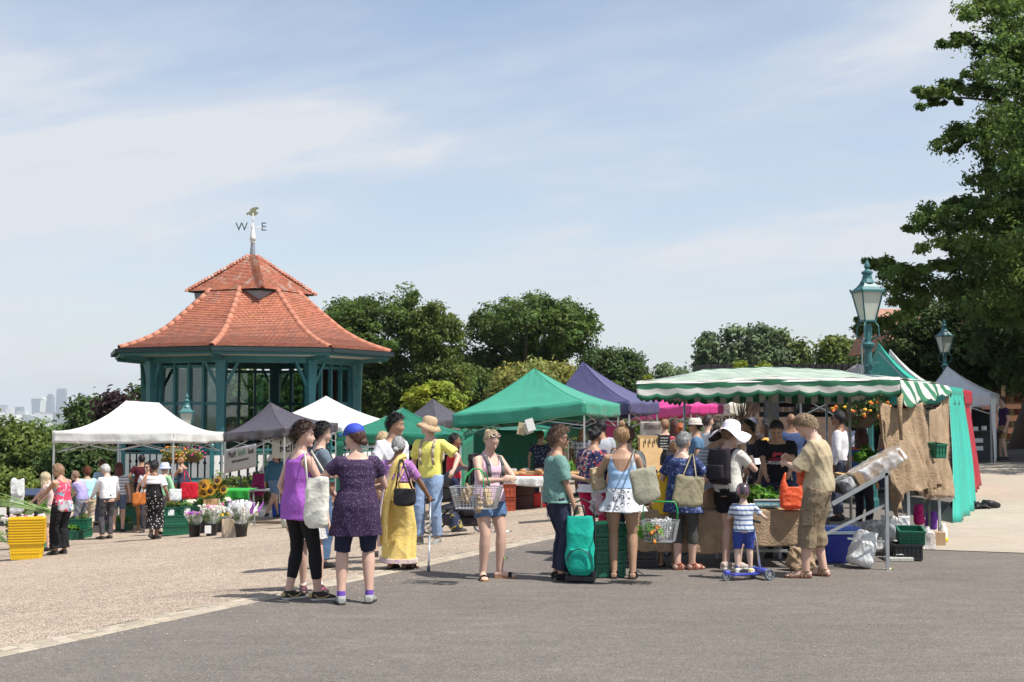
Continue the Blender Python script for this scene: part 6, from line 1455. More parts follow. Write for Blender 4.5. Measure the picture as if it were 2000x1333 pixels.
# 16 child with helmet
p16=Person(at(1453,1132)+Vector((0,0,.075)),-6,.94, 'small child in striped T-shirt, blue shorts and cycle helmet',Q,fem=False,child=True,skin=PALE,seed=18,vox=.0085,hands=[(.46,.22,1.02),(-.16,.30,1.08)],elbow=[(.5,-1,-.6),(-.6,-1,-.3)],head=(-10,2,0),feet=[(.13,.02,0,22),(-.13,-.02,0,0)])
p16.trousers(fabric('royal_shorts',(.035,.06,.27)),t1=.50,e=.028,name='shorts');p16.shirt(fabric('child_stripes',(.58,.63,.70), 'stripe',(.13,.18,.32),.052),sleeve=.7,hem=-.08,e=.024,flare=.03);p16.hair((.30,.20,.10), 'short')
hm=mat('helmet_dark',(.045,.035,.045),.3);p16.lathe_hat([(.104,-.030),(.112,.0),(.110,.04),(.095,.09),(.06,.125),(.003,.138)],hm, 'helmet',dy=-.008)
for i in range(9):
    a=(i-4)*.20;rib=MB();rib.tube([hq(p16,1.36*sin(a)*.105*cos(e),1.36*(-.108*cos(e))-.01 if True else 0,1.32*(.125*sin(e)-.0)) for e in np.linspace(-.25,1.35,8)],.007,5);p16.P('helmet_rib',rib.mesh('helmet_rib'),mat('helmet_pink' if i % 3==1 else 'helmet_grey',(.30,.05,.12) if i % 3==1 else (.20,.20,.22),.35))
p16.shoes(fabric('yellow_white_trainer',(.68,.65,.52), 'floral',(.8,.6,.05),.05),sole=cw_,sock=fabric('blue_sock',(.05,.12,.3)))
# 17 stallholder
p17=Person(XG(1517,15.9),172,1.73, 'young stallholder in black T-shirt with red and white print, looking down', 'traders behind the vegetable table',fem=False,skin=TAN,seed=19,lean=16,vox=.0075,head=(-6,42,0),hands=[(.16,.42,.98),(-.12,.44,1.02)],elbow=[(1,-.5,-.3),(-1,-.5,-.3)])
p17.trousers(F_dk,e=.02);p17.shirt(fabric('black_tee',(.012,.013,.017)),sleeve=.8,loose=.02,hem=-.05,e=.014,amp=.005);p17.hair((.018,.012,.010), 'short',vol=.010);p17.face(brow=(.02,.015,.01));p17.shoes(F_blk)
def decal(P,meshobj_me,txt,size,u,z,m,name,shear=0,sx=1.0,back=False,me=None,bold=0.0):
    """flat print laid on the garment by casting rays on it"""
    k=P.k;bm=bmesh.new();bm.from_mesh(meshobj_me);bmesh.ops.triangulate(bm,faces=bm.faces[:]);bv=BVHTree.FromBMesh(bm);bm.free();t=me or textmesh(txt,size,shear,0,sx=sx,bold=bold);s_=-1 if back else 1
    bm=bmesh.new();bm.from_mesh(t);bmesh.ops.triangulate(bm,faces=bm.faces[:]);kill=[]
    for v in bm.verts:
        c,R=P.at(z+v.co.y);og=(c+R @ Vector((-s_*(v.co.x)*1.0+u,s_*.6,0)))*k;h=bv.ray_cast(og,R @ Vector((0,-s_,0)))
        if h[0] is None:kill.append(v)
        else:v.co=h[0]+R @ Vector((0,s_*.004,0))
    bmesh.ops.delete(bm,geom=kill,context='VERTS');bm.to_mesh(t);bm.free();return addobj(name,t,m,P.o)
decal(p17,p17.shirtme, 'ORIGINAL',.070,0,.185,mat('print_white',(.75,.75,.75),.7), 'shirt_print',bold=.0015,sx=.95)
mr_=mat('print_red',(.50,.03,.06),.7);decal(p17,p17.shirtme, 'LONSDALE',.042,0,.24,mr_, 'shirt_print',bold=.0012)
q=MB();q.add([(-.10,0,0),(.10,0,0),(.10,.035,0),(-.10,.035,0)],[(0,1,2,3)])
for i in range(6):pass
bmq=bmesh.new();lm=rawmesh('shirt_lion',[(x,y,0) for x,y in [(-.065,.045),(-.055,.075),(-.062,.095),(-.045,.10),(-.035,.115),(-.01,.105),(.02,.105),(.045,.11),(.062,.095),(.065,.07),(.058,.045),(.045,.045),(.045,.065),(.03,.07),(.0,.068),(-.02,.062),(-.028,.045),(-.042,.045),(-.045,.06),(-.052,.045)]],[tuple(range(20))])
decal(p17,p17.shirtme, '',0,0,.238,mr_, 'shirt_print',me=lm)
# 18 man in beige
p18=Person(at(1597,1128),66,1.80, 'curly fair haired man in beige T-shirt and khaki cargo shorts at the stall',Q,fem=False,fat=1.10,skin=PINKISH,seed=20,lean=10,vox=.007,head=(10,46,0),hands=[(.04,.27,1.20),(-.04,.30,1.16)],elbow=[(.8,-.6,-.8),(-.9,-.5,-.9)],feet=[(.12,-.04,0,12),(-.11,.10,0,-12)])
F_kh=fabric('khaki_cargo',(.215,.165,.105));p18.trousers(F_kh,t1=.74,e=.034,name='cargo_shorts',ek=.01,amp=.006);p18.shirt(fabric('beige_tee',(.42,.345,.225)),sleeve=.95,hem=-.07,e=.022,loose=.038,amp=.006,flare=.01,sl_e=.018);p18.hair((.30,.19,.11), 'curly',vol=.018,c2=(.5,.36,.22));p18.face(brow=(.3,.2,.12));p18.shoes(fabric('tan_sandal',(.26,.17,.10)),kind='sandal',sole=mat('brown_sole',(.14,.05,.03),.7))
for i in (0,1):   # cargo pocket
    h,k_,a=p18.legs[i][:3];c=h.lerp(k_,.72)+Vector(((.098 if i==0 else -.098),.0,0));b=MB();b.box(c,(.04,.14,.18));b.box(c+Vector((0,0,.08)),(.046,.15,.04));me=b.mesh('pocket');bm=bmesh.new();bm.from_mesh(me);bmesh.ops.bevel(bm,geom=bm.edges[:],offset=.018,segments=2,affect='EDGES');bm.to_mesh(me);bm.free();p18.P('pocket',me,F_kh)

# ---------------------------------------------------------------- the crowd: middle distance
MQ = 'shoppers in the middle distance'
sp=simple_person
sp(1380,852,16.8,1.60, 'dark haired woman in grey striped T-shirt bending to the vegetables',face=-78,top=('shirt',(.3,.35,.4),fabric('grey_stripes',(.48,.50,.53), 'stripe',(.20,.23,.30),.045)),bottom=('trousers',(.3,.35,.4)),hair=((.02,.012,.010), 'lowbun'),lean=42,head=(0,25,0),group=MQ,vox=.010,hands=[(.15,.7,.95),(-.15,.7,.95)])
q_=sp(1357,818,20.5,None, 'man in blue T-shirt and pale trilby standing side on',face=78,top=('shirt',(.08,.16,.27)),bottom=('trousers',(.25,.2,.15)),hair=((.03,.02,.015), 'short'),fem=False,fat=1.08,skin=TAN,group=MQ,vox=.011);q_.lathe_hat([(.125,.02),(.108,.035),(.102,.05),(.096,.10),(.06,.125),(.003,.118)],fabric('trilby',(.60,.52,.46)), 'hat');q_.sunglasses()
sp(1384,812,23,None, 'man in light grey T-shirt behind the trilby',face=-70,top=('shirt',(.48,.50,.55)),bottom=('trousers',(.1,.12,.2)),hair=((.04,.025,.02), 'short'),fem=False,group=MQ)
sp(1402,826,22,None, 'woman in turquoise vest with dark ponytail',face=-60,top=('tank',(.02,.33,.60)),bottom=('trousers',(.05,.05,.08)),hair=((.02,.012,.01), 'ponytail',dict(length=.1)),group=MQ)
sp(1298,820,25,None, 'fair haired man in dark navy polo shirt by the wooden rack',face=12,top=('shirt',(.02,.03,.06)),bottom=('trousers',(.03,.03,.05)),hair=((.28,.15,.08), 'short'),fem=False,fat=1.1,group=MQ)
sp(1330,833,22,1.56, 'woman with ginger bun in pale green top',face=-12,top=('shirt',(.62,.66,.55)),bottom=('trousers',(.1,.1,.15)),hair=((.36,.10,.03), 'bun'),group=MQ)
sp(1317,832,24,1.58, 'dark red haired woman in red jacket behind the ginger bun',face=30,top=('long',(.30,.03,.05)),bottom=('trousers',(.04,.04,.06)),hair=((.06,.012,.01), 'bob'),group=MQ)
sp(1316,850,19.5,1.30, 'curly haired small girl in pink top near the pushchair',face=-10,top=('shirt',(.62,.36,.34)),bottom=('skirt',(.6,.3,.3)),hair=((.30,.18,.10), 'curly'),group=MQ)
q_=sp(1471,817,26,1.62, 'woman in white cap holding something up',face=200,top=('shirt',(.55,.5,.5)),bottom=('trousers',(.1,.1,.15)),hair=((.1,.06,.03), 'short'),group=MQ,hands=[(.1,.3,1.35),(-.1,.3,1.35)]);q_.lathe_hat([(.15,.0),(.105,.03),(.1,.09),(.06,.12),(.003,.13)],fabric('pale_pink_cap',(.72,.66,.70)), 'hat')
sp(1545,808,21.5,None, 'bald man in blue polo shirt and jeans seen from behind',face=6,top=('shirt',(.045,.07,.16)),bottom=('trousers',(.08,.13,.24)),hair=None,fem=False,fat=1.15,skin=BROWN,group=MQ,vox=.010)
sp(1474,838,18.2,1.68, 'dark haired trader in black bending behind the stall',face=100,top=('shirt',(.015,.016,.03)),bottom=('trousers',(.02,.02,.03)),hair=((.012,.01,.01), 'short'),fem=False,skin=TAN,lean=28,group='traders behind the vegetable table',vox=.011)
sp(1495,838,20.5,1.62, 'woman in orange top behind the bending trader',face=60,top=('shirt',(.65,.33,.06)),bottom=('trousers',(.05,.05,.08)),hair=((.02,.012,.01), 'bob'),skin=BROWN,group=MQ)
q_=sp(1636,803,20.5,None, 'bearded man in white shirt and sunglasses behind the stall',face=62,top=('long',(.66,.66,.70)),bottom=('trousers',(.05,.06,.1)),hair=((.012,.010,.010), 'short'),fem=False,skin=BROWN,group=MQ,vox=.010);q_.sunglasses()
sp(1683,836,18.5,None, 'long haired woman in blue T-shirt with orange stripes by the lamp post',face=-55,top=('shirt',(.03,.12,.3),fabric('blue_orange',(.03,.12,.34), 'stripe',(.60,.13,.07),.16)),bottom=('trousers',(.02,.02,.03)),hair=((.075,.028,.018), 'wavy',dict(length=.28)),skin=TAN,group=MQ,vox=.010)
sp(1655,812,24,None, 'man in pale lilac shirt behind the white shirted man',face=-20,top=('long',(.5,.5,.6)),bottom=('trousers',(.05,.06,.1)),hair=((.05,.03,.02), 'short'),fem=False,group=MQ)
sp(1730,822,26,None, 'fair haired woman in pale blue top in the shade',face=20,top=('tank',(.15,.25,.4)),bottom=('trousers',(.1,.1,.15)),hair=((.4,.28,.15), 'bob'),group=MQ)
sp(1226,828,15.6,1.60, 'person in white T-shirt almost hidden by the topknot woman',face=-10,top=('shirt',(.66,.66,.62)),bottom=('trousers',(.05,.05,.08)),hair=((.1,.05,.03), 'short'),group=MQ,vox=.010)
sp(1173,822,22,None, 'black haired man behind the floral blouse',face=20,top=('shirt',(.35,.37,.42)),bottom=('trousers',(.05,.05,.08)),hair=((.008,.007,.008), 'short'),fem=False,skin=TAN,group=MQ)
q_=sp(1134,838,33,None, 'man in checked shirt and straw hat beyond the green tent',face=170,top=('shirt',(.6,.6,.65),fabric('blue_check',(.66,.68,.72), 'plaid',(.06,.09,.2),.10)),bottom=('shorts',(.30,.2,.1)),hair=((.02,.015,.01), 'short'),fem=False,skin=BROWN,group=MQ);q_.lathe_hat([(.16,.02),(.11,.035),(.105,.10),(.05,.125),(.003,.125)],fabric('straw',(.6,.36,.15)), 'hat')
sp(1078,850,31,None, 'woman in lilac pink top beyond the bread table',face=30,top=('shirt',(.6,.42,.55)),bottom=('skirt',(.35,.45,.1)),hair=((.25,.15,.08), 'bob'),group=MQ)
sp(1056,842,30,None, 'man in navy spotted shirt at the edge of the green wall',face=-20,top=('shirt',(.03,.04,.1),fabric('navy_spots',(.03,.04,.10), 'dots',(.5,.5,.6),.05)),bottom=('trousers',(.04,.04,.06)),hair=((.1,.06,.03), 'short'),fem=False,group=MQ)
sp(1098,853,29,1.5, 'woman in pale yellow vest stretching an arm out',face=-60,top=('tank',(.72,.62,.35)),bottom=('trousers',(.3,.25,.2)),hair=((.2,.12,.06), 'ponytail'),group=MQ)
sp(889,848,21,None, 'young man in red T-shirt and dark apron at the green tent',face=-85,top=('shirt',(.55,.03,.05)),bottom=('trousers',(.02,.025,.06)),hair=((.010,.008,.008), 'short'),fem=False,skin=BROWN,group=MQ,vox=.010,hands=[(.12,.36,1.05),(-.1,.36,1.05)])
sp(748,846,16.6,None, 'woman with long wavy blonde hair seen from behind',face=10,top=('shirt',(.1,.2,.2)),bottom=('skirt',(.03,.12,.12),fabric('green_print',(.02,.035,.04), 'dots',(.3,.6,.5),.05)),hair=((.45,.30,.15), 'wavy',dict(length=.42,vol=.03,c2=(.72,.55,.33))),group=MQ,vox=.010)
# denim girl leaning, right hand man
q_=sp(546,878,34,None, 'girl in denim jacket and shorts leaning under the black tent',face=190,top=('long',(.06,.17,.28)),bottom=('shorts',(.14,.25,.42)),hair=((.02,.012,.01), 'bob'),group=MQ,feet=[(.02,-.10,0,10),(.30,.02,0,10)],side=-6)
q_.tank(fabric('white_vest',(.68,.68,.7)),e=.03,front=.09) if False else None
sp(1957,771,36.5,1.78, 'man in plum T-shirt and khaki shorts standing on the path at right',face=88,top=('shirt',(.05,.02,.08)),bottom=('shorts',(.34,.23,.12)),hair=((.06,.035,.02), 'short'),fem=False,group=None,vox=.010,feet=[(.08,.05,0,10),(-.08,-.05,0,-10)])
# ---------------------------------------------------------------- left group
LQ = 'customers round the flower stall'
def lp(px,py,*a,**k):
    g=G(px,py);return sp(px,900,g.y,*a,group=LQ,**k)
lp(120,1083,1.66, 'woman in red floral vest and wide black trousers with a patterned bag',face=58,lean=14,head=(0,30,0),top=('tank',(.5,.05,.1),fabric('red_floral',(.55,.06,.11), 'floral',[(.12,.4,.5),(.7,.5,.6)],.08)),bottom=None,hair=((.28,.17,.10), 'wavy',dict(length=.10,vol=.03)),skin=TAN,fat=1.1,vox=.009,hands=[(.22,.30,1.0),(-.15,.42,1.0)],elbow=[(1,-.7,.1),None]).trousers(F_blk,e=.022,flare=.07,name='trousers')
lp(104,1076,1.60, 'blonde woman in pale pink bending over the flower crates',face=66,lean=52,head=(0,20,0),top=('shirt',(.66,.50,.46)),bottom=('shorts',(.6,.5,.45)),hair=((.58,.44,.26), 'long',dict(length=.30,vol=.028,c2=(.8,.68,.45))),skin=PINKISH,vox=.009,hands=[(.15,.66,.82),(-.1,.70,.80)])
lp(171,1046,1.60, 'woman in pale aqua T-shirt and beige cropped trousers',face=22,lean=5,head=(10,14,0),top=('shirt',(.36,.66,.68)),bottom=('crops',(.56,.48,.36)),hair=((.16,.045,.02), 'curly'),skin=TAN,fat=1.25,vox=.010,hands=[(.25,.15,.95),(-.25,.25,.98)])
lp(210,1053,1.66, 'white haired man in white shirt and grey trousers',face=48,lean=12,head=(8,22,0),top=('long',(.72,.72,.74)),bottom=('trousers',(.065,.065,.075)),hair=((.62,.61,.60), 'short',dict(vol=.026,c2=(.85,.84,.82))),skin=PINKISH,fem=False,fat=1.12,vox=.009,hands=[(.30,.20,.90),(-.2,.3,.95)])
lp(233,1040,1.66, 'woman with long dark red hair in striped white T-shirt',face=16,top=('shirt',(.6,.6,.6),fabric('fine_stripes',(.70,.70,.71), 'stripe',(.22,.22,.26),.07)),bottom=('shorts',(.1,.15,.25)),hair=((.10,.025,.015), 'long',dict(length=.34)),skin=PINKISH,vox=.010)
lp(199,1026,1.68, 'brown haired woman in light blue top behind the white haired man',face=40,top=('shirt',(.38,.52,.70)),bottom=('trousers',(.1,.1,.15)),hair=((.14,.06,.035), 'curly'),vox=.013)
lp(158,1050,1.58, 'person in lavender top bending behind the red floral vest',face=70,lean=48,top=('shirt',(.36,.32,.58)),bottom=('trousers',(.25,.25,.3)),hair=((.2,.12,.08), 'short'),vox=.012,hands=[(.15,.55,.8),(-.1,.6,.8)])
lp(277,1008,1.72, 'dark haired man in maroon T-shirt and black shorts',face=8,top=('shirt',(.085,.012,.022)),bottom=('shorts',(.012,.012,.014)),hair=((.015,.01,.01), 'short'),fem=False,fat=1.1,skin=TAN,vox=.010,hands=[(.25,.2,.98),(-.28,.15,1.0)])
dw=lp(303,1054,1.62, 'woman in white shawl and long black dotted skirt with orange bag',face=-6,top=('tank',(.018,.016,.02)),bottom=None,hair=((.008,.007,.008), 'bun',dict(vol=.026)),skin=BROWN,fat=1.12,vox=.009,hands=[(.30,.05,.88),(-.2,.3,1.1)],feet=[(.03,.05,.0,4),(-.05,-.05,.05,0)])
dw.skirt(fabric('black_white_dots',(.012,.012,.014), 'dots',(.6,.58,.56),.052),.14,-.72,-.005,e=.016,name='skirt',waves=.4);dw.shirt(fabric('white_shawl',(.74,.73,.74)),hem=.26,sleeve=.75,e=.030,neck=.44,name='shawl',loose=.03)
q_=lp(289,1040,1.64, 'woman with short hair and sunglasses facing the camera behind the shawl',face=188,top=('shirt',(.70,.69,.70)),bottom=('trousers',(.05,.05,.06)),hair=((.06,.035,.02), 'short'),vox=.010,head=(-20,0,0));q_.sunglasses()
q_=lp(324,1044,1.60, 'person in pale blue sun hat, green waistcoat and grey shorts',face=-30,top=('long',(.28,.50,.30)),bottom=('shorts',(.20,.17,.17)),hair=((.3,.25,.2), 'short'),fat=1.1,vox=.010,hands=[(.22,.18,.95),(-.2,.25,.95)],feet=[(.12,.02,0,20),(-.12,-.12,0,10)]);q_.lathe_hat([(.15,-.02),(.125,.015),(.104,.03),(.100,.09),(.06,.12),(.003,.12)],fabric('pale_blue_hat',(.45,.52,.75)), 'hat')
lp(356,1006,1.66, 'blonde woman in navy vest carrying a big red bag',face=72,lean=10,head=(0,20,0),top=('tank',(.04,.05,.09)),bottom=('trousers',(.012,.014,.015)),hair=((.36,.19,.09), 'bob',dict(length=.05)),skin=TAN,fat=1.15,vox=.010,hands=[(.12,.36,1.15),(-.1,.36,1.15)])
# ------------------------------------------------------------------ goods, bags, stalls
M_pgreen=mat('green_plastic',(.012,.13,.075),.45,var=.12);M_pyel=mat('yellow_plastic',(.72,.46,.01),.4,var=.06);M_pblk=mat('black_plastic',(.018,.018,.02),.5);M_card=mat('cardboard',(.36,.24,.14),.85,var=.12,vscale=6)
M_pine=mat('pine_wood',(.58,.37,.17),.65,var=.18,vscale=9);M_paper=mat('white_paper',(.76,.76,.74),.8);M_wire=mat('chrome_wire',(.55,.56,.57),.35,metal=.8);M_leafy=leaf_mat('lettuce_leaf',(.13,.30,.035),.4);M_leafp=leaf_mat('cabbage_leaf',(.22,.36,.12),.3)
M_stem=mat('green_stem',(.16,.28,.06),.6,var=.2);M_turf=mat('green_turf_cloth',(.02,.30,.035),.95,bump=1.0,bscale=90,var=.15,vscale=20)
M_brcr=mat('brown_red_plastic',(.36,.065,.03),.5,var=.1);M_red=mat('red_plastic',(.55,.02,.02),.45)
def film(name,a=.28,c=(.85,.87,.88)):
    m=bpy.data.materials.new(name);m.use_nodes=True;b=m.node_tree.nodes['Principled BSDF'];b.inputs['Base Color'].default_value=(*c,1);b.inputs['Alpha'].default_value=a;b.inputs['Roughness'].default_value=.12;b.inputs['Specular IOR Level'].default_value=.9
    nt=m.node_tree;tc=N(nt, 'ShaderNodeTexCoord');no=N(nt, 'ShaderNodeTexNoise');no.inputs['Scale'].default_value=9;no.inputs['Detail'].default_value=3;nt.links.new(tc.outputs['Object'],no.inputs['Vector'])
    bp=N(nt, 'ShaderNodeBump');bp.inputs['Strength'].default_value=1;bp.inputs['Distance'].default_value=.02;nt.links.new(no.outputs[0],bp.inputs['Height']);nt.links.new(bp.outputs[0],b.inputs['Normal'])
    r=N(nt, 'ShaderNodeMapRange');r.inputs['From Min'].default_value=.4;r.inputs['From Max'].default_value=.65;r.inputs['To Min'].default_value=a*.5;r.inputs['To Max'].default_value=min(1,a*2);nt.links.new(no.outputs[0],r.inputs[0]);nt.links.new(r.outputs[0],b.inputs['Alpha']);return m
M_film=film('clear_film');M_poly=mat('white_polythene',(.76,.77,.77),.35,bump=.8,bscale=14,bdist=.03,transl=.25)
def place(o,p,rz=0,rx=0,ry=0):o.location=p;o.rotation_euler=(rx,ry,rz);return o
def crate_mesh(w,d,h,rows=3,cols=6,t=.012,solid=.32):
    m=MB();m.box((0,0,.01),(w*.94,d*.94,.012))
    for sx,sy,L_,ax in ((0,-1,w,0),(0,1,w,0),(-1,0,d,1),(1,0,d,1)):
        cx,cy=sx*(w/2-t/2),sy*(d/2-t/2);dim=(L_-(2*t+.002 if ax else 0),t,1) if ax==0 else (t,L_-2*t-.002,1)
        m.box((cx*.965,cy*.965,h*.5),(dim[0] if ax==0 else .003,.003 if ax==0 else dim[1],h-.07)) if solid else None
        def bx(z0,z1,k=1.0):m.box((cx*k,cy*k,(z0+z1)/2),(dim[0] if ax==0 else dim[0],dim[1],z1-z0))
        bx(h-.035,h);bx(.017,.05)
        for r in range(1,rows):z=.05+(h-.085)*r/rows;bx(z-.007,z+.007,.985)
        for c in range(cols+1):
            u=-.5+c/cols;x=cx+(u*(L_-.03) if ax==0 else 0);y=cy+(u*(L_-.03) if ax==1 else 0);m.box((x,y,h/2),((.016 if ax==0 else t*1.3),(.016 if ax==1 else t*1.3),h-.04))
        m.box((cx*1.03 if ax else 0,cy*1.03 if not ax else 0,h-.010),((L_+.012 if ax==0 else .022),(L_+.012 if ax==1 else .022),.018))
    return m.mesh('crate')
CR={}
def crate(p,rz,label,m=None,w=.56,d=.38,h=.22,group='plastic produce crates',name='crate',rows=3,cols=6,tilt=0):
    k=(w,d,h,rows,cols,(m or M_pgreen).name)
    if k not in CR:me=crate_mesh(w,d,h,rows,cols);me.materials.append(m or M_pgreen);CR[k]=me
    o=bpy.data.objects.new(name,CR[k]);COL.objects.link(o);place(o,p,rz,rx=tilt);return tag(o,label, 'crate',group)
def heap(label,p,w,d,h,kind,seed=0,name='produce',rz=0,n=None,cat='vegetables'):
    """loose produce in a crate or tray"""
    o=empty(name,p,rz,label,cat);rn=random.Random(seed)
    if kind in ('leafy', 'cabbage', 'herb'):
        cl=[(rn.uniform(-w/2,w/2)*.85,rn.uniform(-d/2,d/2)*.8,h*rn.uniform(.2,.8),.085*(.8 if kind == 'herb' else 1)) for _ in range(n or max(5,int(w*d*90)))]
        c=addobj('leaves',leafmesh('leaves',cl,60,.045 if kind != 'herb' else .022,seed,up=.5,flat=.8,tint=(.6,1.4)),M_leafy if kind == 'leafy' else (M_leafp if kind == 'cabbage' else M_lf['olive']),o);c['kind'] = 'stuff'
        if kind == 'cabbage':
            for i in range(5):b=MB();b.ball((rn.uniform(-w/2,w/2)*.7,rn.uniform(-d/2,d/2)*.6,h*.7),(.075,.075,.06),10,7,jit=.06,seed=i);b.build('cauliflower',mat('cauliflower',(.72,.70,.55),.8,bump=1,bscale=60),o,True)
    else:
        col,r=kind;nn=n or int(w*d/(r*r*4)*1.3)
        for i in range(min(nn,60)):
            b=MB();b.ball((rn.uniform(-w/2,w/2)*.88,rn.uniform(-d/2,d/2)*.85,h*rn.uniform(.5,1)),(r,r,r*.85),9,6);b.build('fruit',mat('fruit_%02d%02d%02d' % tuple(int(x*99) for x in col),col,.3),o,True)
    return o
def soft(w,h,d,pw=3.0,sag=.12,n=28,rows=12,top=.55,seed=0,mouth=True):
    rings=[];rn=random.Random(seed)
    for j in range(rows+1):
        t=j/rows;k=1-(1-min(1,t*5))**2*.35;kk=(top+(1-top)*(1-t)**.7);rings.append((Vector((0,0,-h+h*t)),Vector((w/2*k*(1-.06*t),0,0)),Vector((0,d/2*k*kk,0))))
    return loft(rings,n,pw)
def bag(label,p,w,h,d,m,rz=0,straps=None,strap_m=None,name='tote_bag',cat='bag',seed=0,amp=.008,top=.35,tilt=0,sr=.008,group=None):
    """soft bag whose top centre is at p; straps: list of world point lists"""
    o=empty(name,p,rz,label,cat,group);V,F=soft(w,h,d,top=top);me=remesh(V,F,.010,1);folds(me,amp,seed+3,16,9);b=addobj('bag_body',me,m,o)
    if tilt:b.rotation_euler=(0,tilt,0)
    if straps:
        inv=Matrix.Rotation(-rz,3, 'Z')
        for s_ in straps:
            q=MB();pts=[inv @ (Vector(v)-Vector(p)) for v in s_]
            for a,b_ in zip(pts[:-1],pts[1:]):q.bar(a,b_,sr*2.4,sr*.5,up=(0,1,.2))
            q.build('strap',strap_m or m,o,True)
    return o
def basket(label,p,rz,w=.46,d=.30,h=.22,handle=None,fold=0,group='wire shopping baskets'):
    """wire basket; p = centre of rim"""
    o=empty('wire_basket',p,rz,label, 'basket',group);k=.78
    m=MB();r=.0032
    def ring(z,s_,rr):c=[(-w/2*s_,-d/2*s_),(w/2*s_,-d/2*s_),(w/2*s_,d/2*s_),(-w/2*s_,d/2*s_)];[m.tube([(*c[i],z),(*c[(i+1) % 4],z)],rr,5) for i in range(4)]
    ring(0,1,.006); 
    for i in range(1,6):ring(-h*i/5,1-(1-k)*i/5,r)
    for n_,ax in ((13,0),(9,1)):
        for i in range(n_):
            u=-.5+i/(n_-1)
            for sg in (-1,1):
                a=(u*w,sg*d/2,0) if ax==0 else (sg*w/2,u*d,0);m.tube([a,(a[0]*k,a[1]*k,-h)],r,4)
            a=(u*w*k,-d/2*k,-h) if ax==0 else (-w/2*k,u*d*k,-h);b=(a[0],-a[1],-h) if ax==0 else (-a[0],a[1],-h);m.tube([a,b],r,4)
    m.build('wire_body',M_wire,o)
    gm=mat('green_handle',(.01,.30,.07),.4)
    if handle == 'up':
        q=MB();q.tube([(-w/2,0,0),(-w/2*1.0,0,.13),(-w/2*.85,0,.20),(w/2*.85,0,.20),(w/2,0,.13),(w/2,0,0)],.008,7);q.build('handle',gm,o,True)
    if handle == 'pair':
        for sy in (-1,1):
            q=MB();q.tube([(-.11,sy*d/2,0),(-.09,sy*.07,.12),(-.035,0,.185),(.035,0,.185),(.09,sy*.07,.12),(.11,sy*d/2,0)],.007,6);q.build('handle',gm,o,True)
    return o
def price_card(p,rz=0,w=.09,h=.13,label='white price card standing among the produce'):
    m=MB();m.box((0,0,h/2),(w,.004,h));o=m.build('price_card',M_paper,None);place(o,p,rz,rx=-.15);tag(o,label, 'price card', 'price cards on the stalls');return o

# ---- white tote of woman 1
sh=p1.world(p1.at(.45)[0]*p1.k)+Vector((.10,-.13,.03))
tb=Vector((W(622,930,12.1).x,sh.y-.20,1.19));bag('white cotton tote bag on the purple topped woman\'s shoulder',tb,.25,.48,.13,fabric('calico',(.68,.66,.58)),rz=rad(-20),seed=3,top=.4,
    straps=[[tb+Vector((-.10,.03,-.02)),sh+Vector((-.03,-.02,.0)),sh+Vector((-.01,.06,-.04))],[tb+Vector((.10,.03,-.02)),sh+Vector((.05,-.03,-.02)),sh+Vector((.02,.04,.01))]])
# sari woman's handbag and stick
sh=p3.world(p3.at(.44)[0]*p3.k)+Vector((.07,-.10,.03));tb=Vector((p3.o.location.x+.10,p3.o.location.y-.24,.93));bag('black handbag on the sari woman\'s shoulder',tb,.27,.20,.11,fabric('black_nylon',(.02,.02,.022),rough=.5),rz=rad(-10),seed=5,top=.8,name='handbag',amp=.004,
    straps=[[tb+Vector((-.10,0,0)),sh+Vector((-.03,-.03,0)),sh+Vector((-.02,.05,-.02))],[tb+Vector((.08,0,0)),sh+Vector((-.01,-.04,0)),sh+Vector((.0,.04,-.02))]])
hp=p3.world(p3.hand_pos(0,.06));b0=G(837,1116,10,20);o=empty('walking_stick',b0,0, 'metal walking stick held by the woman in the sari', 'walking stick');hp=Vector((hp.x,hp.y,hp.z-.01))
q=MB();q.tube([(0,0,.02),(hp-b0)*.5],.012,8);q.tube([(hp-b0)*.5,hp-b0],.0095,8);q.build('shaft',mat('stick_silver',(.55,.60,.68),.3,metal=.7),o,True);q=MB();q.tube([(0,0,0),(0,0,.05)],.018,10);q.build('rubber_foot',mat('grey_rubber',(.10,.13,.15),.8),o,True);q=MB();q.tube([hp-b0+Vector((-.07,0,.01)),hp-b0+Vector((.05,0,.015))],.014,8);q.build('handle',M_pblk,o,True)
# backpacks
def backpack(label,P,w=.28,h=.42,d=.16,m=None,seed=0,grey=False,low=0):
    c,R=P.at(.26-low);k=P.k;base=P.world((c+R @ Vector((0,-.10-d/2-.01,.2)))*k);o=empty('rucksack',base,P.o.rotation_euler.z,label, 'rucksack', 'rucksacks on backs');V,F=soft(w,h,d,top=.7,pw=2.6);me=remesh(V,F,.010,1);folds(me,.007,seed,14,12);addobj('pack_body',me,m,o)
    V,F=soft(w*.8,h*.42,d*.5,top=.8,pw=2.6);me=remesh(V,F,.010,1);me.transform(Matrix.Translation((0,-d*.52,-h*.45)));addobj('front_pocket',me,m,o)
    iR=P.fr[5]
    for sg in (-1,1):
        q=MB();pts=[]
        for z,y in ((.06,-.118),(.20,-.125),(.36,-.115),(.44,-.065),(.462,.0),(.43,.07),(.34,.118),(.22,.13),(.12,.10)):
            cc,RR=P.at(z);pts.append((cc+RR @ Vector((sg*.095*P.fat**.5,y*P.fat**.8*1.10,0)))*k)
        ob=P.o.matrix_basis;lo=[Matrix.Rotation(-P.o.rotation_euler.z,3, 'Z') @ (ob @ v-base) for v in pts]
        for a,b in zip(lo[:-1],lo[1:]):q.bar(a,b,.038,.012,up=(0,1,.3))
        q.build('strap',fabric('strap_grey',(.10,.105,.10)) if grey else m,o,True)
    return o
F_pack=fabric('black_pack',(.022,.018,.024),rough=.6)
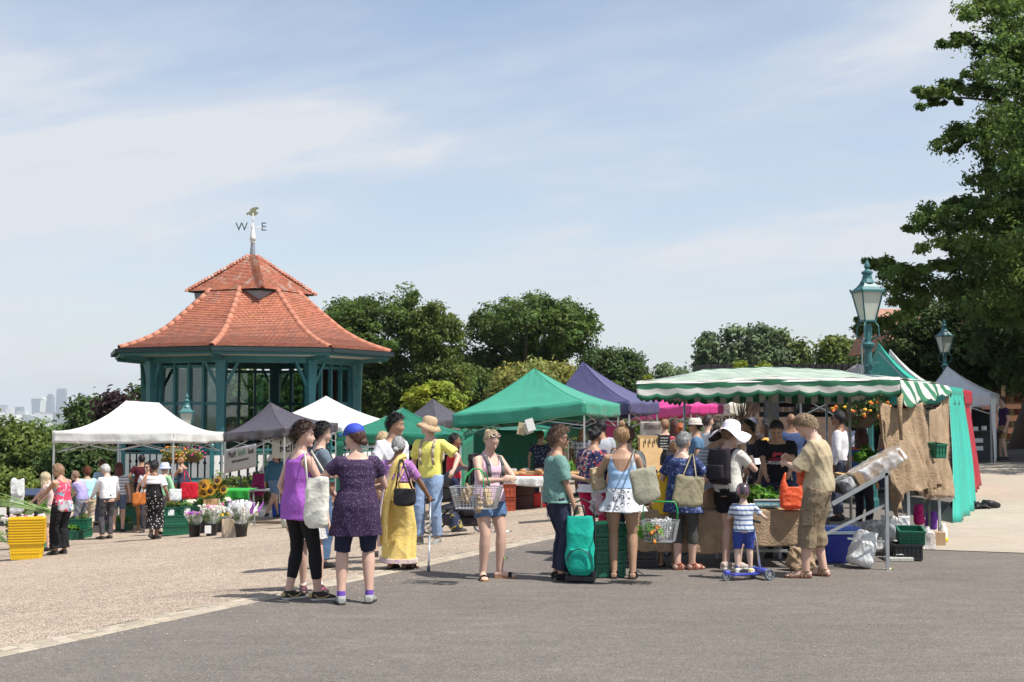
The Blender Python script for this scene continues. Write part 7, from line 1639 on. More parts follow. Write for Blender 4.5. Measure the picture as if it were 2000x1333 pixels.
backpack('black rucksack on the woman in the white sun hat',p15,m=F_pack,seed=1,w=.29,h=.40,d=.17);backpack('black and grey rucksack on the woman in the pink vest',p9,m=F_pack,seed=2,grey=True,h=.5);backpack('small black rucksack on the man in the slate T-shirt',pb,m=F_pack,seed=3,w=.24,h=.36);backpack('beige rucksack on the man in the yellow T-shirt',p5_,m=fabric('beige_pack',(.38,.32,.24)),seed=4,w=.26,h=.34)
# basket of woman 9
bk=Vector((W(930,950,13.25).x,13.30,W(930,952,13.25).z));basket('wire basket with paper bags hanging from the pink vested woman\'s arm',bk,rad(-12),w=.50,d=.30,h=.22,handle='pair')
for i,(dx,dy,a) in enumerate([(-.06,0,.4),(.10,.03,-.3),(.02,-.05,.1)]):
    q=MB();V,F=soft(.13,.20,.08,top=.3);me=remesh(V,F,.010,1);folds(me,.012,i,30,30);o=addobj('paper_bag',me,mat('brown_paper',(.46,.34,.20),.8,bump=.5,bscale=30));o.location=bk+Vector((dx,dy,.02-.04*i));o.rotation_euler=(a*.3,a,i);tag(o,['crumpled paper bag at the left in the pink vested woman\'s basket', 'paper bag sticking up at the right in the pink vested woman\'s basket', 'paper bag at the front in the pink vested woman\'s basket'][i], 'paper bag')
# teal shopping trolley
tp_=G(1133,1138);o=empty('shopping_trolley',tp_,rad(-14), 'teal shopping trolley bag with a zipped pocket', 'shopping trolley');V,F=soft(.30,.62,.24,top=.42,pw=4.5,rows=14);me=remesh(V,F,.011,1);folds(me,.006,4,12,9);me.transform(Matrix.Translation((0,0,.70)));mt=fabric('teal_canvas',(.008,.36,.27),rough=.7);addobj('bag_body',me,mt,o)
V,F=soft(.24,.24,.10,top=.8,pw=3.5);me=remesh(V,F,.010,1);me.transform(Matrix.Translation((0.02,-.11,.36)));pk_=addobj('front_pocket',me,mt,o)
q=MB();pts=[(.02+.122*cos(t),-.165+.0*t,.25+.115*sin(t)+.0) for t in np.linspace(-.15,pi+.15,18)];q.tube(pts,.006,5);q.build('zip',M_pblk,pk_)
for sx in (-1,1):
    q=MB();q.lathe([(.055,-.018),(.06,-.01),(.06,.01),(.055,.018)],n=16);me=q.mesh('wheel');me.transform(Matrix.Translation((sx*.13,.05,.06)) @ Matrix.Rotation(pi/2,4, 'Y'));addobj('wheel',me,M_pblk,o,True)
q=MB();q.box((0,.03,.045),(.30,.18,.05));q.build('base_plate',M_pblk,o);q=MB();q.tube([(-.13,.14,.06),(-.13,.15,.80),(.0,.15,.86),(.13,.15,.80),(.13,.14,.06)],.010,8);q.build('handle_frame',M_pblk,o,True)
q=MB();q.tube([(-.06,-.02,.70),(-.03,.02,.80),(.03,.02,.80),(.06,-.02,.70)],.013,6);q.build('grab_loop',M_pblk,o,True)
# P12 tote and basket
sh=p12.world(p12.at(.45)[0]*p12.k)+Vector((.13,-.02,.03));tb=Vector((W(1254,912,13.2).x,13.22,W(1254,915,13.2).z));bag('grey green canvas tote hanging behind the white skirt woman',tb,.31,.36,.12,fabric('grey_green_canvas',(.30,.29,.22)),rz=rad(12),tilt=-.18,seed=7,top=.4,straps=[[tb+Vector((-.10,0,0)),sh+Vector((.0,-.03,.01)),sh+Vector((.01,.06,-.03))],[tb+Vector((.06,.02,0)),sh+Vector((.02,-.03,.0)),sh+Vector((.03,.05,-.02))]])
bk=Vector((W(1290,1013,13.4).x,13.42,W(1290,1018,13.4).z));basket('wire basket with carrots held by the white skirt woman',bk,rad(-16),w=.36,d=.28,h=.21,handle='up')
for i in range(9):
    q=MB();q.tube([(-.09+.02*i,-.02,0),(-.03+.02*i,.03,.02)],[.006,.017],7);o=q.build('carrot',mat('carrot_orange',(.80,.24,.02),.5),None,True);o.location=bk+Vector((-.03,-.07,-.13+.022*(i % 4)));o.rotation_euler=(0,.1*i,.5*i);tag(o, 'orange carrot in the wire basket of the white skirt woman', 'carrot', 'carrots in the wire basket')
for nm,sz,off,mm,sd in (('plastic_bag',(.24,.20,.18),(0,.02,.02),M_film,3),('plastic_bag',(.16,.13,.13),(-.07,0,-.07),M_film,4)):
    V,F=soft(*sz,top=.3);me=remesh(V,F,.012,1);folds(me,.02,sd,30,30);o=addobj(nm,me,mm);o.location=bk+Vector(off);tag(o, 'clear plastic bag in the wire basket over the carrots' if sd==3 else 'smaller clear bag at the left of the carrot basket', 'plastic bag')
heap('green cabbage in the left of the carrot basket',bk+Vector((-.10,0,-.16)),.12,.14,.10, 'leafy',3)
# P13 tote
sh=p13.world(p13.at(.45)[0]*p13.k)+Vector((.10,-.05,.03));tb=Vector((W(1350,928,13.85).x,13.88,W(1350,930,13.85).z));bag('olive tote bag of the woman in the navy tunic',tb,.34,.34,.12,fabric('olive_canvas',(.27,.24,.155)),rz=rad(4),tilt=.12,seed=9,top=.4,straps=[[tb+Vector((-.09,0,-.02)),sh+Vector((.0,-.04,.0)),sh+Vector((.0,.05,-.03))],[tb+Vector((.06,.0,-.02)),sh+Vector((.02,-.04,.0)),sh+Vector((.02,.04,-.02))]])
# white box of woman 15
hb=p15.world((p15.arms[0][2]+p15.arms[1][2])*.5*p15.k)+Vector((.05,-.02,.05));q=MB();q.box((0,0,0),(.20,.14,.07));q.add([(-.10,-.07,.036),(.10,-.07,.036),(.11,-.12,.075),(-.09,-.12,.075)],[(0,1,2,3)]);o=q.build('white_box',M_paper);place(o,hb,rad(-35),ry=-.25);tag(o, 'open white cardboard box held by the woman in the sun hat', 'box')
# paper bag of woman 10, plastic bag
h10=p10.world(p10.hand_pos(1,.08));V,F=soft(.16,.26,.10,top=.7,pw=4);me=remesh(V,F,.010,1);folds(me,.008,2,30,20);o=addobj('paper_bag',me,mat('brown_paper',(.46,.34,.20),.8));place(o,h10+Vector((.02,-.02,.16)),.3,ry=-.2);tag(o, 'brown paper bag held by the woman in the green shirt', 'paper bag')
V,F=soft(.16,.34,.12,top=.3);me=remesh(V,F,.012,1);folds(me,.015,5,25,12);o=addobj('plastic_bag',me,M_film);o.location=h10+Vector((.04,.05,-.02));tag(o, 'clear plastic bag hanging below the brown paper bag', 'plastic bag')
# stack of dark green crates beside the white skirt
g=XG(1176,14.1)
for i in range(4):crate(g+Vector((.0,0,i*.145)),rad(10+3*i),['bottom', 'second', 'third', 'top'][i]+' dark green crate of the stack behind the white skirt woman',h=.145,w=.42,rows=2,cols=5,group='crates stacked behind the white skirt woman')
g=XG(1243,14.9)
for i in range(3):crate(g+Vector((.0,0,i*.10)),rad(5),['bottom', 'middle', 'top'][i]+' black crate beneath the table\'s left end',M_pblk,h=.10,w=.40,d=.3,rows=1,cols=4,group='black crates under the table')

# ---- micro scooter
o=empty('scooter',XG(1449,13.78),rad(-66), 'blue child\'s three wheeled scooter under the helmeted child', 'scooter');M_sblue=mat('scooter_blue',(.05,.07,.38),.35)
q=MB();q.box((0,.02,.06),(.10,.34,.018));me=q.mesh('deck');bm=bmesh.new();bm.from_mesh(me);bmesh.ops.bevel(bm,geom=bm.edges[:],offset=.008,segments=2,affect='EDGES');bm.to_mesh(me);bm.free();addobj('deck',me,M_sblue,o)
q=MB();q.box((0,.23,.09),(.24,.09,.05));q.build('axle_housing',M_sblue,o,bevel=.01);q=MB();q.box((0,-.205,.085),(.06,.07,.05));q.build('mudguard',M_sblue,o,bevel=.01)
def wheel(r,t,pos,par,spokes=6):
    w_=empty('wheel',pos);w_.parent=par;a=MB();V=[]
    a.lathe([(r*.72,-t/2),(r*.95,-t/2),(r,-t/4),(r,t/4),(r*.95,t/2),(r*.72,t/2),(r*.72,-t/2)],n=22,cap=False);me=a.mesh('tyre');me.transform(Matrix.Rotation(pi/2,4, 'Y'));addobj('tyre',me,mat('grey_rubber',(.10,.13,.15),.8),w_,True)
    a=MB();a.lathe([(r*.22,-t*.3),(r*.22,t*.3)],n=12)
    for i in range(spokes):an=2*pi*i/spokes;a.bar((0,0,0),(cos(an)*r*.74,sin(an)*r*.74,0),.010,t*.5,up=(0,0,1))
    me=a.mesh('rim');me.transform(Matrix.Rotation(pi/2,4, 'Y'));addobj('rim',me,M_wire,w_);return w_
wheel(.062,.028,(.15,.23,.062),o);wheel(.062,.028,(-.15,.23,.062),o);wheel(.045,.03,(0,-.22,.045),o)
q=MB();q.tube([(0,.22,.10),(0,.17,.40),(0,.13,.62)],[.016,.012,.012],8);q.build('steering_post',M_wire,o,True);q=MB();q.tube([(-.13,.13,.62),(.13,.13,.62)],.015,8);q.build('handlebar',M_pblk,o,True)

# ---- main vegetable table
TZ=W(1500,997,14.75).z;tx0,tx1=W(1236,990,14.8).x,W(1580,990,14.8).x;o=empty('stall_table',Vector(((tx0+tx1)/2,15.3,0)),0, 'long vegetable table with a sacking cloth hanging in front', 'table');cx=(tx0+tx1)/2;hw=(tx1-tx0)/2
q=MB();q.box((0,0,TZ-.03),(2*hw,1.05,.03));q.build('table_top',M_pine,o)
for px_ in (-hw+.15,.1,hw-.15):
    q=MB();q.bar((px_,-.38,0),(px_,-.38,TZ-.046),.035);q.bar((px_,.42,0),(px_,.42,TZ-.046),.035);q.bar((px_,-.36,.12),(px_,.40,.12),.025);q.bar((px_+.02,-.30,.14),(px_+.5,-.1,TZ-.06),.02);q.build('trestle_leg',M_steel,o)
q=MB();q.bar((-hw+.15,.0,.14),(hw-.15,.0,.14),.03);q.build('stretcher',M_steel,o)
def fn(u,v):
    x=-hw-.02+(2*hw+.04)*u
    if v>.72:t=(v-.72)/.28;return Vector((x,-.54+.9*t,TZ+.004+.004*sin(20*u)))
    t=1-v/.72;drop=.44+.05*sin(5*u)+.02*sin(17*u);return Vector((x,-.545-.02*sin(18*u+2*t)*t-.015*sin(37*u)*t-.02*t,TZ+.002-drop*t))
V,F=grid_surface(fn,90,30);addobj('sacking_cloth',solidify(rawmesh('sacking_cloth',V,F),.004),M_burl,o,True)
# side drape at the left end
TT=lambda px,Y=15.0,dz=.012:Vector((W(px,990,Y).x,Y,TZ+dz))
o=empty('weighing_scale',TT(1497,14.98),rad(-4), 'flat electronic weighing scale with blue price panel', 'scale');q=MB();q.box((0,0,.045),(.31,.26,.07),taper=.94);q.build('scale_body',mat('scale_grey',(.45,.47,.44),.4),o,bevel=.006);q=MB();q.box((0,0,.094),(.32,.27,.012));q.build('pan',M_wire,o,bevel=.003)
q=MB();q.add([(-.14,-.133,.020),(.14,-.133,.020),(.14,-.1345,.07),(-.14,-.1345,.07)],[(0,1,2,3)]);q.build('display_panel',mat('scale_blue',(.12,.42,.55),.3),o)
for i in range(3):q=MB();q.box((-.095+.085*i,-.1375,.046),(.07,.002,.022));q.build('display_window',mat('lcd',(.45,.58,.56),.2),o)
M_orb=mat('orange_polythene',(.85,.15,.055),.3,transl=.35,bump=.8,bscale=16,bdist=.03)
V,F=soft(.30,.26,.18,top=.5,seed=1);mm=MB();mm.tube([(-.09,0,-.04),(-.10,0,.06),(-.085,0,.13),(-.075,0,.165)],[.06,.035,.016,.004],10);mm.tube([(.09,0,-.04),(.11,0,.04),(.10,.0,.08)],[.05,.03,.008],10);V,F=joinVF([(V,F),(mm.V,mm.F)]);me=remesh(V,F,.009,1);folds(me,.004,2,14,14);o=addobj('carrier_bag',me,M_orb);o.location=TT(1548,14.72,.27);tag(o, 'large orange carrier bag standing on the table beside the scale', 'carrier bag')
V,F=soft(.13,.17,.10,top=.5,seed=4);me=remesh(V,F,.008,1);folds(me,.004,8,16,16);o=addobj('carrier_bag',me,M_orb);o.location=Vector((W(1567,920,14.0).x,14.0,W(1567,918,14.0).z));tag(o, 'small orange carrier bag held up by the man in beige', 'carrier bag')
heap('big dark green lettuce heads beside the stallholder',TT(1485,15.15,.02),.34,.30,.20, 'leafy',11,n=16)
heap('clear bagged greens in the stallholder\'s hand',TT(1530,15.3,.05),.12,.12,.12, 'cabbage',12,n=3)
crate(TT(1462,15.6,.0),.1, 'cardboard tray of tomatoes left of the lettuce',M_card,w=.34,d=.3,h=.16,rows=1,cols=2,group=None,name='tray');heap('red tomatoes in the cardboard tray left of the lettuce',TT(1462,15.6,.13),.30,.26,.05,((.62,.03,.02),.030),1)
crate(TT(1383,15.9,.02),0, 'low tray of red tomatoes on the green turf cloth',M_card,w=.42,d=.3,h=.10,rows=1,cols=2,group=None,name='tray');heap('small red tomatoes on the turf cloth',TT(1383,15.9,.10),.38,.26,.04,((.68,.04,.02),.024),2)
q=MB();q.box((0,0,0),(.60,.7,.012));o=q.build('turf_mat',M_turf);o.location=TT(1380,15.85,.012);tag(o, 'bright green turf mat under the tomatoes', 'mat')
q=MB();q.box((0,0,.10),(.24,.2,.20));q.add([(-.12,-.10,.2),(.12,-.10,.2),(.14,-.18,.25),(-.10,-.18,.25)],[(0,1,2,3)]);o=q.build('carton',M_card);place(o,TT(1396,14.95),.1);tag(o, 'brown cardboard carton at the table edge behind the olive tote', 'carton')
for i,(px,Y,k_,lb_) in enumerate([(1290,15.5, 'herb', 'bunched herbs at the left end of the vegetable table'),(1325,15.7, 'leafy', 'pile of salad leaves hidden behind the navy tunic'),(1425,15.7, 'herb', 'dark greens behind the sun hat woman\'s waist')]):heap(lb_,TT(px,Y),.36,.34,.12,k_,20+i)
bb_=G(1576,1118);V,F=soft(.34,.30,.24,top=.45);me=remesh(V,F,.012,1);folds(me,.02,9,14,14);o=addobj('sack',me,M_burl);o.location=bb_+Vector((-.02,.15,.29));tag(o, 'brown hessian sack on the ground behind the beige man\'s feet', 'sack')

# ---- sloping display frame, right of the beige man
o=empty('display_frame',XG(1690,14.6),0, 'galvanised sloping display frame at the end of the stall', 'display frame');ob=o.location
def L(px,py,Y):return W(px,py,Y)-ob
for k_,dY in enumerate((0,.75)):
    q=MB();q.bar(L(1625,985,14.6+dY),L(1737,922,14.6+dY),.035,.045);q.build('slope_rail',M_steel,o)
    q=MB();t_=L(1731,924,14.6+dY);q.bar(Vector((t_.x,t_.y,0)),t_,.035,.035,up=(1,0,0));q.build('leg',M_steel,o)
    q=MB();q.bar(L(1610,1045,14.62+dY),L(1730,986,14.62+dY),.028,.03);q.build('brace',M_steel,o)
q=MB();q.bar(L(1655,1052,14.6),L(1730,1058,14.6),.02,.02);q.build('lower_rail',M_steel,o)
a,b=L(1737,924,14.6),L(1737,924,15.35);q=MB();q.bar(a,b,.03);q.build('cross_bar',M_steel,o);a,b=L(1640,976,14.6),L(1640,976,15.35);q=MB();q.bar(a,b,.03);q.build('cross_bar',M_steel,o)
sl_=math.atan2(63,112)
def onslope(px,py,Y,w,d,h,m,label,name,cat,film_=None,tr=.0):
    q=MB();q.box((0,0,h/2),(w,d,h));c=empty(name,W(px,py,Y),0,label,cat);c.rotation_euler=(0,-sl_,0);q.build('box_body',m,c)
    if film_:
        V,F=soft(w*1.16,h*1.35,d*1.1,top=1,pw=5);me=remesh(V,F,.02,1);folds(me,.007,3,12,20);me.transform(Matrix.Translation((.02,0,h*1.15)));addobj('plastic_wrap',me,film_,c)
    return c
onslope(1716,924,14.95,.60,.40,.15,M_card, 'cardboard box wrapped in shiny clear film on the sloping frame', 'wrapped_box', 'box',film('shiny_film',.35));onslope(1652,958,14.95,.16,.40,.13,M_pblk, 'dark tray below the wrapped box on the sloping frame', 'dark_tray', 'tray',M_film)
heap('yellow green lettuce above the wrapped box',W(1695,903,16.0),.30,.3,.16, 'leafy',31,n=8); 
q=MB();q.box((-.1,0,0),(.9,.6,.03));o=q.build('rear_shelf',M_pine);o.location=W(1700,912,16.6)-Vector((0,0,.1));tag(o, 'wooden rear shelf of the striped stall behind the sloping frame', 'shelf')
heap('red tomatoes on the rear shelf beside the sacking',W(1738,880,16.9),.22,.2,.06,((.68,.03,.03),.035),32,n=14)
V,F=soft(.12,.2,.12,top=.6); 
# cool box, sacks, bags, weights
g=G(1652,1103);o=empty('cool_box',g+Vector((-.02,.25,0)),.1, 'blue cool box with pale lid band beside the white sack', 'cool box');q=MB();q.box((0,0,.17),(.44,.30,.34),taper=.9);q.build('box_body',mat('coolbox_blue',(.012,.03,.26),.4),o,bevel=.012);q=MB();q.box((0,0,.36),(.47,.33,.04));q.build('rim',mat('coolbox_pale',(.50,.62,.68),.4),o,bevel=.006);q=MB();q.box((0,0,.40),(.45,.31,.045));q.build('lid',mat('coolbox_lid',(.06,.14,.50),.4),o,bevel=.012)
def lump(label,p,w,d,h,m,seed,name,cat,amp=.03,tilt=0,top=.5):
    V,F=soft(w,h,d,top=top,pw=2.3);me=remesh(V,F,.014,1);folds(me,amp*.45,seed,9,8);folds(me,amp*.2,seed+1,30,24);me.transform(Matrix.Translation((0,0,h)));o=addobj(name,me,m);place(o,p,seed,rx=tilt);zs=[(o.matrix_basis @ v.co).z for v in me.vertices];o.location.z+=p.z-min(zs);return tag(o,label,cat)
lump('white polythene sack slumped in front of the cool box',G(1676,1110),.38,.30,.42,M_poly,2, 'polythene_sack', 'sack',.022,.35)
lump('grey translucent bin bag behind the white sack',G(1706,1088)+Vector((0,.2,0)),.46,.40,.40,film('grey_film',.5,(.5,.5,.5)),6, 'bin_bag', 'bin bag',.04)
for i,(px,py,dz,lb_) in enumerate([(1743,1082,0, 'left galvanised weight on the ground'),(1765,1083,0, 'right galvanised weight on the ground'),(1755,1096,0, 'front flat galvanised weight on the ground')]):
    g=G(px,py);o=empty('stall_weight',g,.1,lb_, 'weight', 'weights at the stall corner');h_=.17 if i<2 else .05;q=MB();q.box((0,0,h_/2),(.13 if i<2 else .30,.20,h_));q.build('weight_block',mat('weight_grey',(.36,.36,.32),.7,var=.2,vscale=12,bump=.5,bscale=40),o,bevel=.008)
    for sy in (-1,1):q=MB();q.tube([(-.05,sy*.04,h_),(-.045,sy*.04,h_+.03),(.045,sy*.04,h_+.03),(.05,sy*.04,h_)],.006,6);q.build('handle',M_steel,o,True)
g=XG(1766,15.6);crate(g+Vector((.0,0,0)),-.1, 'black crate on the ground below the green lidded crate',M_pblk,w=.32,d=.36,h=.20,group=None);crate(g+Vector((.06,.02,.20)),-.15, 'green crate lying tilted on the black crate',w=.30,d=.30,h=.18,group=None,tilt=.15)
g=XG(1738,16.0);lump('white cloth bundle behind the green crate',g+Vector((.05,0,.2)),.4,.3,.3,M_poly,12, 'cloth_bundle', 'bundle',.03)
for i,(px,py,Y,m_,c_,lb_) in enumerate([(1792,985,18.7,fabric('magenta_cloth',(.35,.01,.12)), 'cloth', 'magenta cloth hanging under the first sacking'),(1816,990,18.9,fabric('purple_bag',(.14,.04,.30)), 'bag', 'purple bag behind the thin poles')]):g=XG(px,Y);lump(lb_,g+Vector((0,0,.12 if i==0 else .02)),.24 if i==0 else .18,.2,.30 if i==0 else .30,m_,20+i, 'cloth_bag',c_,.02)
g=XG(1808,16.7);q=MB();q.lathe([(.09,0),(.105,.02),(.105,.2),(.07,.25),(.03,.27),(.03,.30)],n=16);o=q.build('water_bottle',M_film,None,True);o.location=g;tag(o, 'clear plastic water container on the ground by the path', 'bottle')
g=XG(1824,17.2);q=MB();q.box((0,0,.09),(.2,.2,.18));o=q.build('carton',M_card);o.location=g;tag(o, 'small brown carton by the path edge', 'carton')
g=XG(1839,17.6);o=empty('jug',g,0, 'white jug with yellow lower part at the path edge', 'jug');q=MB();q.lathe([(.05,0),(.055,.05),(.055,.18),(.03,.22),(.03,.25)],n=14);q.build('jug_body',mat('jug_white',(.72,.70,.62),.4),o,True);q=MB();q.lathe([(.062,.0),(.062,.07)],n=14);q.build('base_band',M_pyel,o,True)
crate(W(1826,880,17.4)-Vector((0,0,.10)),.6, 'green crate wedged between the two sackings',w=.22,d=.2,h=.20,group=None,rows=2,cols=3,tilt=.1)
# dark coat on the path
g=G(1893,994);o=empty('black_coat',g,0, 'black jacket dropped in a heap on the tan path', 'jacket');V=[];rn=random.Random(3)
V,F=soft(.72,.14,.46,top=.8,pw=2.2);me=remesh(V,F,.016,1);folds(me,.035,5,18,10);me.transform(Matrix.Translation((0,0,.13)));addobj('jacket_body',me,fabric('black_shell',(.015,.015,.018),rough=.5),o);q=MB();q.tube([(.25,0,.08),(.42,.03,.07),(.55,.08,.05)],[.08,.07,.04],10);q.build('sleeve',fabric('black_shell',(.015,.015,.018)),o,True);q=MB();q.tube([(-.30,-.14,.10),(-.18,-.17,.12),(-.10,-.12,.13)],[.02,.03,.015],8);q.build('white_lining',M_poly,o,True)

# ---- bread table
g0,g1=XG(952,27.6),XG(1068,27.2);BZ=W(1010,930,27.4).z;o=empty('bread_table',((g0.x+g1.x)/2,27.6,g0.z),rad(-2), 'folding table under a white cloth with loaves of bread', 'table');hw=(g1.x-g0.x)/2+.35;tz=BZ-g0.z
q=MB();q.box((-.25,0,tz-.02),(2*hw,.8,.03));q.build('table_top',M_paper,o)
def fn(u,v):
    x=-.25-hw-.02+(2*hw+.04)*u
    if v>.4:return Vector((x,-.42+.84*(v-.4)/.6,tz+.002))
    t=1-v/.4;return Vector((x,-.43-.02*sin(24*u)*t-.012*sin(55*u)*t,tz-(.20+.02*sin(9*u))*t))
V,F=grid_surface(fn,60,12);addobj('cloth',solidify(rawmesh('cloth',V,F),.004),M_poly,o,True)
for x in (-hw+.0,hw-.45):
    q=MB();q.tube([(x,-.34,tz-.03),(x,-.36,0)],.014,6);q.tube([(x,.34,tz-.03),(x,.36,0)],.014,6);q.tube([(x,-.35,.1),(x,.35,.1)],.012,6);q.build('leg',M_steel,o,True)
M_loaf=mat('bread_crust',(.42,.22,.09),.7,var=.3,vscale=14,bump=.5,bscale=30);ob=o.location;rn=random.Random(2)
for i in range(34):
    x=rn.uniform(-hw-.2,hw-.35);y=rn.uniform(-.3,.3);q=MB();q.ball((0,0,0),(rn.uniform(.07,.13),.055,.045),10,6,jit=.04,seed=i);l=q.build('loaf',M_loaf,None,True);place(l,ob+Vector((x,y,tz+.05+(.05 if i % 3==0 else 0))),rn.uniform(-1,1));tag(l, 'brown loaf or roll among the bread on the white clothed table', 'bread', 'loaves on the bread table')
for i in range(3):
    x=-.25+.45*i;q=MB();q.box((0,0,.045),(.34,.26,.09));c=q.build('bread_basket',mat('wicker',(.34,.20,.09),.9,bump=1,bscale=60),None,bevel=.01);c.location=ob+Vector((x,.05,tz+.004));tag(c,['wicker bread basket left of the middle basket', 'middle wicker bread basket', 'wicker bread basket nearest the green shirted woman'][i], 'basket')
for i in range(8):price_card(ob+Vector((-hw+.1+i*.27,rn.uniform(-.2,.25),tz+.06)),rn.uniform(-.5,.5),.13,.09, 'white price card %s on the bread table' % ['at the left end', 'second from the left end', 'third from the left end', 'left of the middle', 'right of the middle', 'third from the right end', 'second from the right end', 'at the right end'][i])
q=MB();q.box((0,0,0),(.50,.06,.02));c=q.build('red_board',M_red);c.location=ob+Vector((.30,-.34,tz+.014));tag(c, 'red strip tray along the front of the bread table', 'tray');q=MB();q.box((0,0,0),(.42,.06,.02));c=q.build('blue_board',mat('blue_board',(.03,.22,.60),.4));c.location=ob+Vector((.78,-.34,tz+.014));tag(c, 'blue strip tray along the front of the bread table', 'tray')
g=XG(984,27.3)
for i in range(2):crate(g+Vector((0,0,.30*i)),.1,['lower', 'upper'][i]+' red brown bread crate under the table',M_brcr,w=.46,d=.40,h=.29,rows=2,cols=5,group='bread crates')
g=XG(1020,27.8)
for i in range(2):crate(g+Vector((0,0,.30*i)),-.1,['lower', 'upper'][i]+' dark crate in the shade under the bread table',mat('dark_brown_plastic',(.07,.025,.02),.5),w=.5,d=.40,h=.29,rows=2,cols=5,group='dark crates under the bread table')
g=XG(1052,27.9);q=MB();q.box((0,0,.17),(.5,.35,.30),taper=.85);o=q.build('red_tub',M_red,None,bevel=.02);o.location=g+Vector((0,0,.0));tag(o, 'red plastic tub under the right end of the bread table', 'tub')
# hanging cards at the green tent
for i,(px,py,a,m_) in enumerate([(1019,838,.2,mat('manila',(.48,.38,.25),.8)),(1031,836,-.35,mat('cream_card',(.55,.50,.40),.8)),(1036,830,-.3,M_paper)]):
    q=MB();q.box((0,0,0),(.17,.008+.004*i,.26));o=q.build('hanging_card',m_);place(o,W(px,py,27.2-.04*i),0,ry=a);tag(o,['brown paper sheaf hung on the green tent edge', 'cream card behind the white card on the green tent edge', 'small white card hung on the green tent edge'][i], 'card')
# pushchair laden with bags
g=G(897,1047);o=empty('pushchair',g+Vector((0,.2,0)),rad(-70), 'black pushchair laden with bags beside the yellow shirted man', 'pushchair')
for x in (-.24,.24):
    q=MB();q.tube([(x,-.42,.10),(x,.18,.62),(x,.42,1.02),(x,.52,1.04)],.016,8);q.build('side_frame',M_pblk,o,True);q=MB();q.tube([(x,.42,.12),(x,-.05,.60)],.014,8);q.build('rear_leg',M_pblk,o,True);wheel(.11,.04,(x*1.1,.42,.11),o,5);wheel(.09,.035,(x*1.0,-.44,.09),o,5)
q=MB();q.tube([(-.24,.52,1.04),(.24,.52,1.04)],.02,8);q.build('handlebar',M_pblk,o,True);V,F=grid_surface(lambda u,v:Vector(((u-.5)*.44,-.28+.42*v,.42+.05*sin(3*v)+.42*max(0,v-.45)*1.4)),8,10);addobj('seat',solidify(rawmesh('seat',V,F),.03),F_pack,o,True)
V,F=grid_surface(lambda u,v:Vector(((u-.5)*.46,.12-.34*sin(pi*.55*v),.78+.26*cos(pi*.55*v))),8,10);addobj('hood',solidify(rawmesh('hood',V,F),.012),F_pack,o,True)
q=MB();q.box((0,.02,.22),(.42,.5,.16));q.build('basket',F_pack,o,bevel=.03)
lump('dark shopping bag hung on the pushchair handle',g+Vector((.12,.05,.30)),.34,.24,.42,F_pack,41, 'shopping_bag', 'bag',.02);lump('dull blue and yellow bag low on the pushchair',g+Vector((-.05,.0,.10)),.34,.24,.28,fabric('dark_blue_bag',(.03,.04,.08), 'floral',[(.35,.28,.06)],.08),42, 'shopping_bag', 'bag',.02)
# wooden rack and chalkboard
g=XG(1270,21);o=empty('wooden_rack',g,rad(6), 'pine display rack of vertical boards under the Beeos banner', 'rack');zt_=W(1270,855,21).z-g.z;zb_=zt_-.62
for i in range(5):q=MB();q.bar((-.16+.085*i,-.14,zb_),(-.13+.068*i,.02,zt_),.079,.02,up=(0,-1,.3));q.build('board',M_pine,o)
q=MB();q.bar((-.20,.03,zt_+.01),(.18,.03,zt_+.01),.05,.04);q.build('top_rail',M_pine,o);q=MB();q.bar((-.18,.25,0),(-.17,.03,zt_),.03);q.build('rear_leg',M_pine,o);q=MB();q.bar((.18,.25,0),(.16,.03,zt_),.03);q.build('rear_leg',M_pine,o)
for i in range(3):q=MB();q.tube([(-.09+.075*i,-.02,zt_-.02),(-.09+.075*i,-.05,zt_-.10)],.010,6);q.build('hook',M_pblk,o,True)
q=MB();q.box((0,.1,zb_/2),(.75,.5,zb_));q.build('crate_base',M_pine,o)
o=empty('chalkboard',XG(1297,21)+Vector((0,0,0)),rad(6), 'small chalkboard with white handwriting beside the wooden rack', 'chalkboard');zc=W(1297,868,21).z-o.location.z
q=MB();q.box((0,0,zc),(.20,.02,.30));q.build('board',M_pblk,o);q=MB();q.bar((0,.02,0),(0,.02,zc-.15),.03);q.build('stand',M_pine,o)
for i in range(5):
    q=MB();pts=[(-.07+.014*k,-.013,zc+.10-.045*i+.010*sin(k*2.1+i)) for k in range(11-(i % 3))];q.tube(pts,.0035,4);q.build('chalk_line',M_paper,o)
# second pushchair handle behind
g=XG(1283,16.2);o=empty('pushchair',g,rad(40), 'dark pushchair with curved handles in front of the wooden rack', 'pushchair')
for x in (-.16,.16):q=MB();q.tube([(x,-.3,.1),(x,.2,.75),(x,.26,.98),(x,.16,1.03)],.017,8);q.build('handle',M_pblk,o,True);wheel(.09,.03,(x,-.3,.09),o,5)
V,F=grid_surface(lambda u,v:Vector(((u-.5)*.34,-.15+.35*v,.40+.42*v)),6,8);addobj('seat',solidify(rawmesh('seat',V,F),.03),F_pack,o,True)
# table behind with green boxes under (second stall left of striped)
o=empty('produce_table',XG(1150,22),0, 'low produce table behind the floral blouse', 'table');q=MB();q.box((0,0,.78),(1.5,.7,.03));q.build('table_top',M_pine,o)
for x,y in ((-.7,-.3),(.7,-.3),(.7,.3),(-.7,.3)):q=MB();q.bar((x,y,0),(x,y,.765),.03);q.build('leg',M_steel,o)
tq=o.location
for i,(dx,k_,lb_) in enumerate([(-.5, 'leafy', 'bright green salad on the low produce table'),(0, 'herb', 'dark herbs on the low produce table'),(.45,((.7,.1,.03),.04), 'red peppers on the low produce table')]):heap(lb_,tq+Vector((dx,0,.80)),.36,.34,.14,k_,50+i)

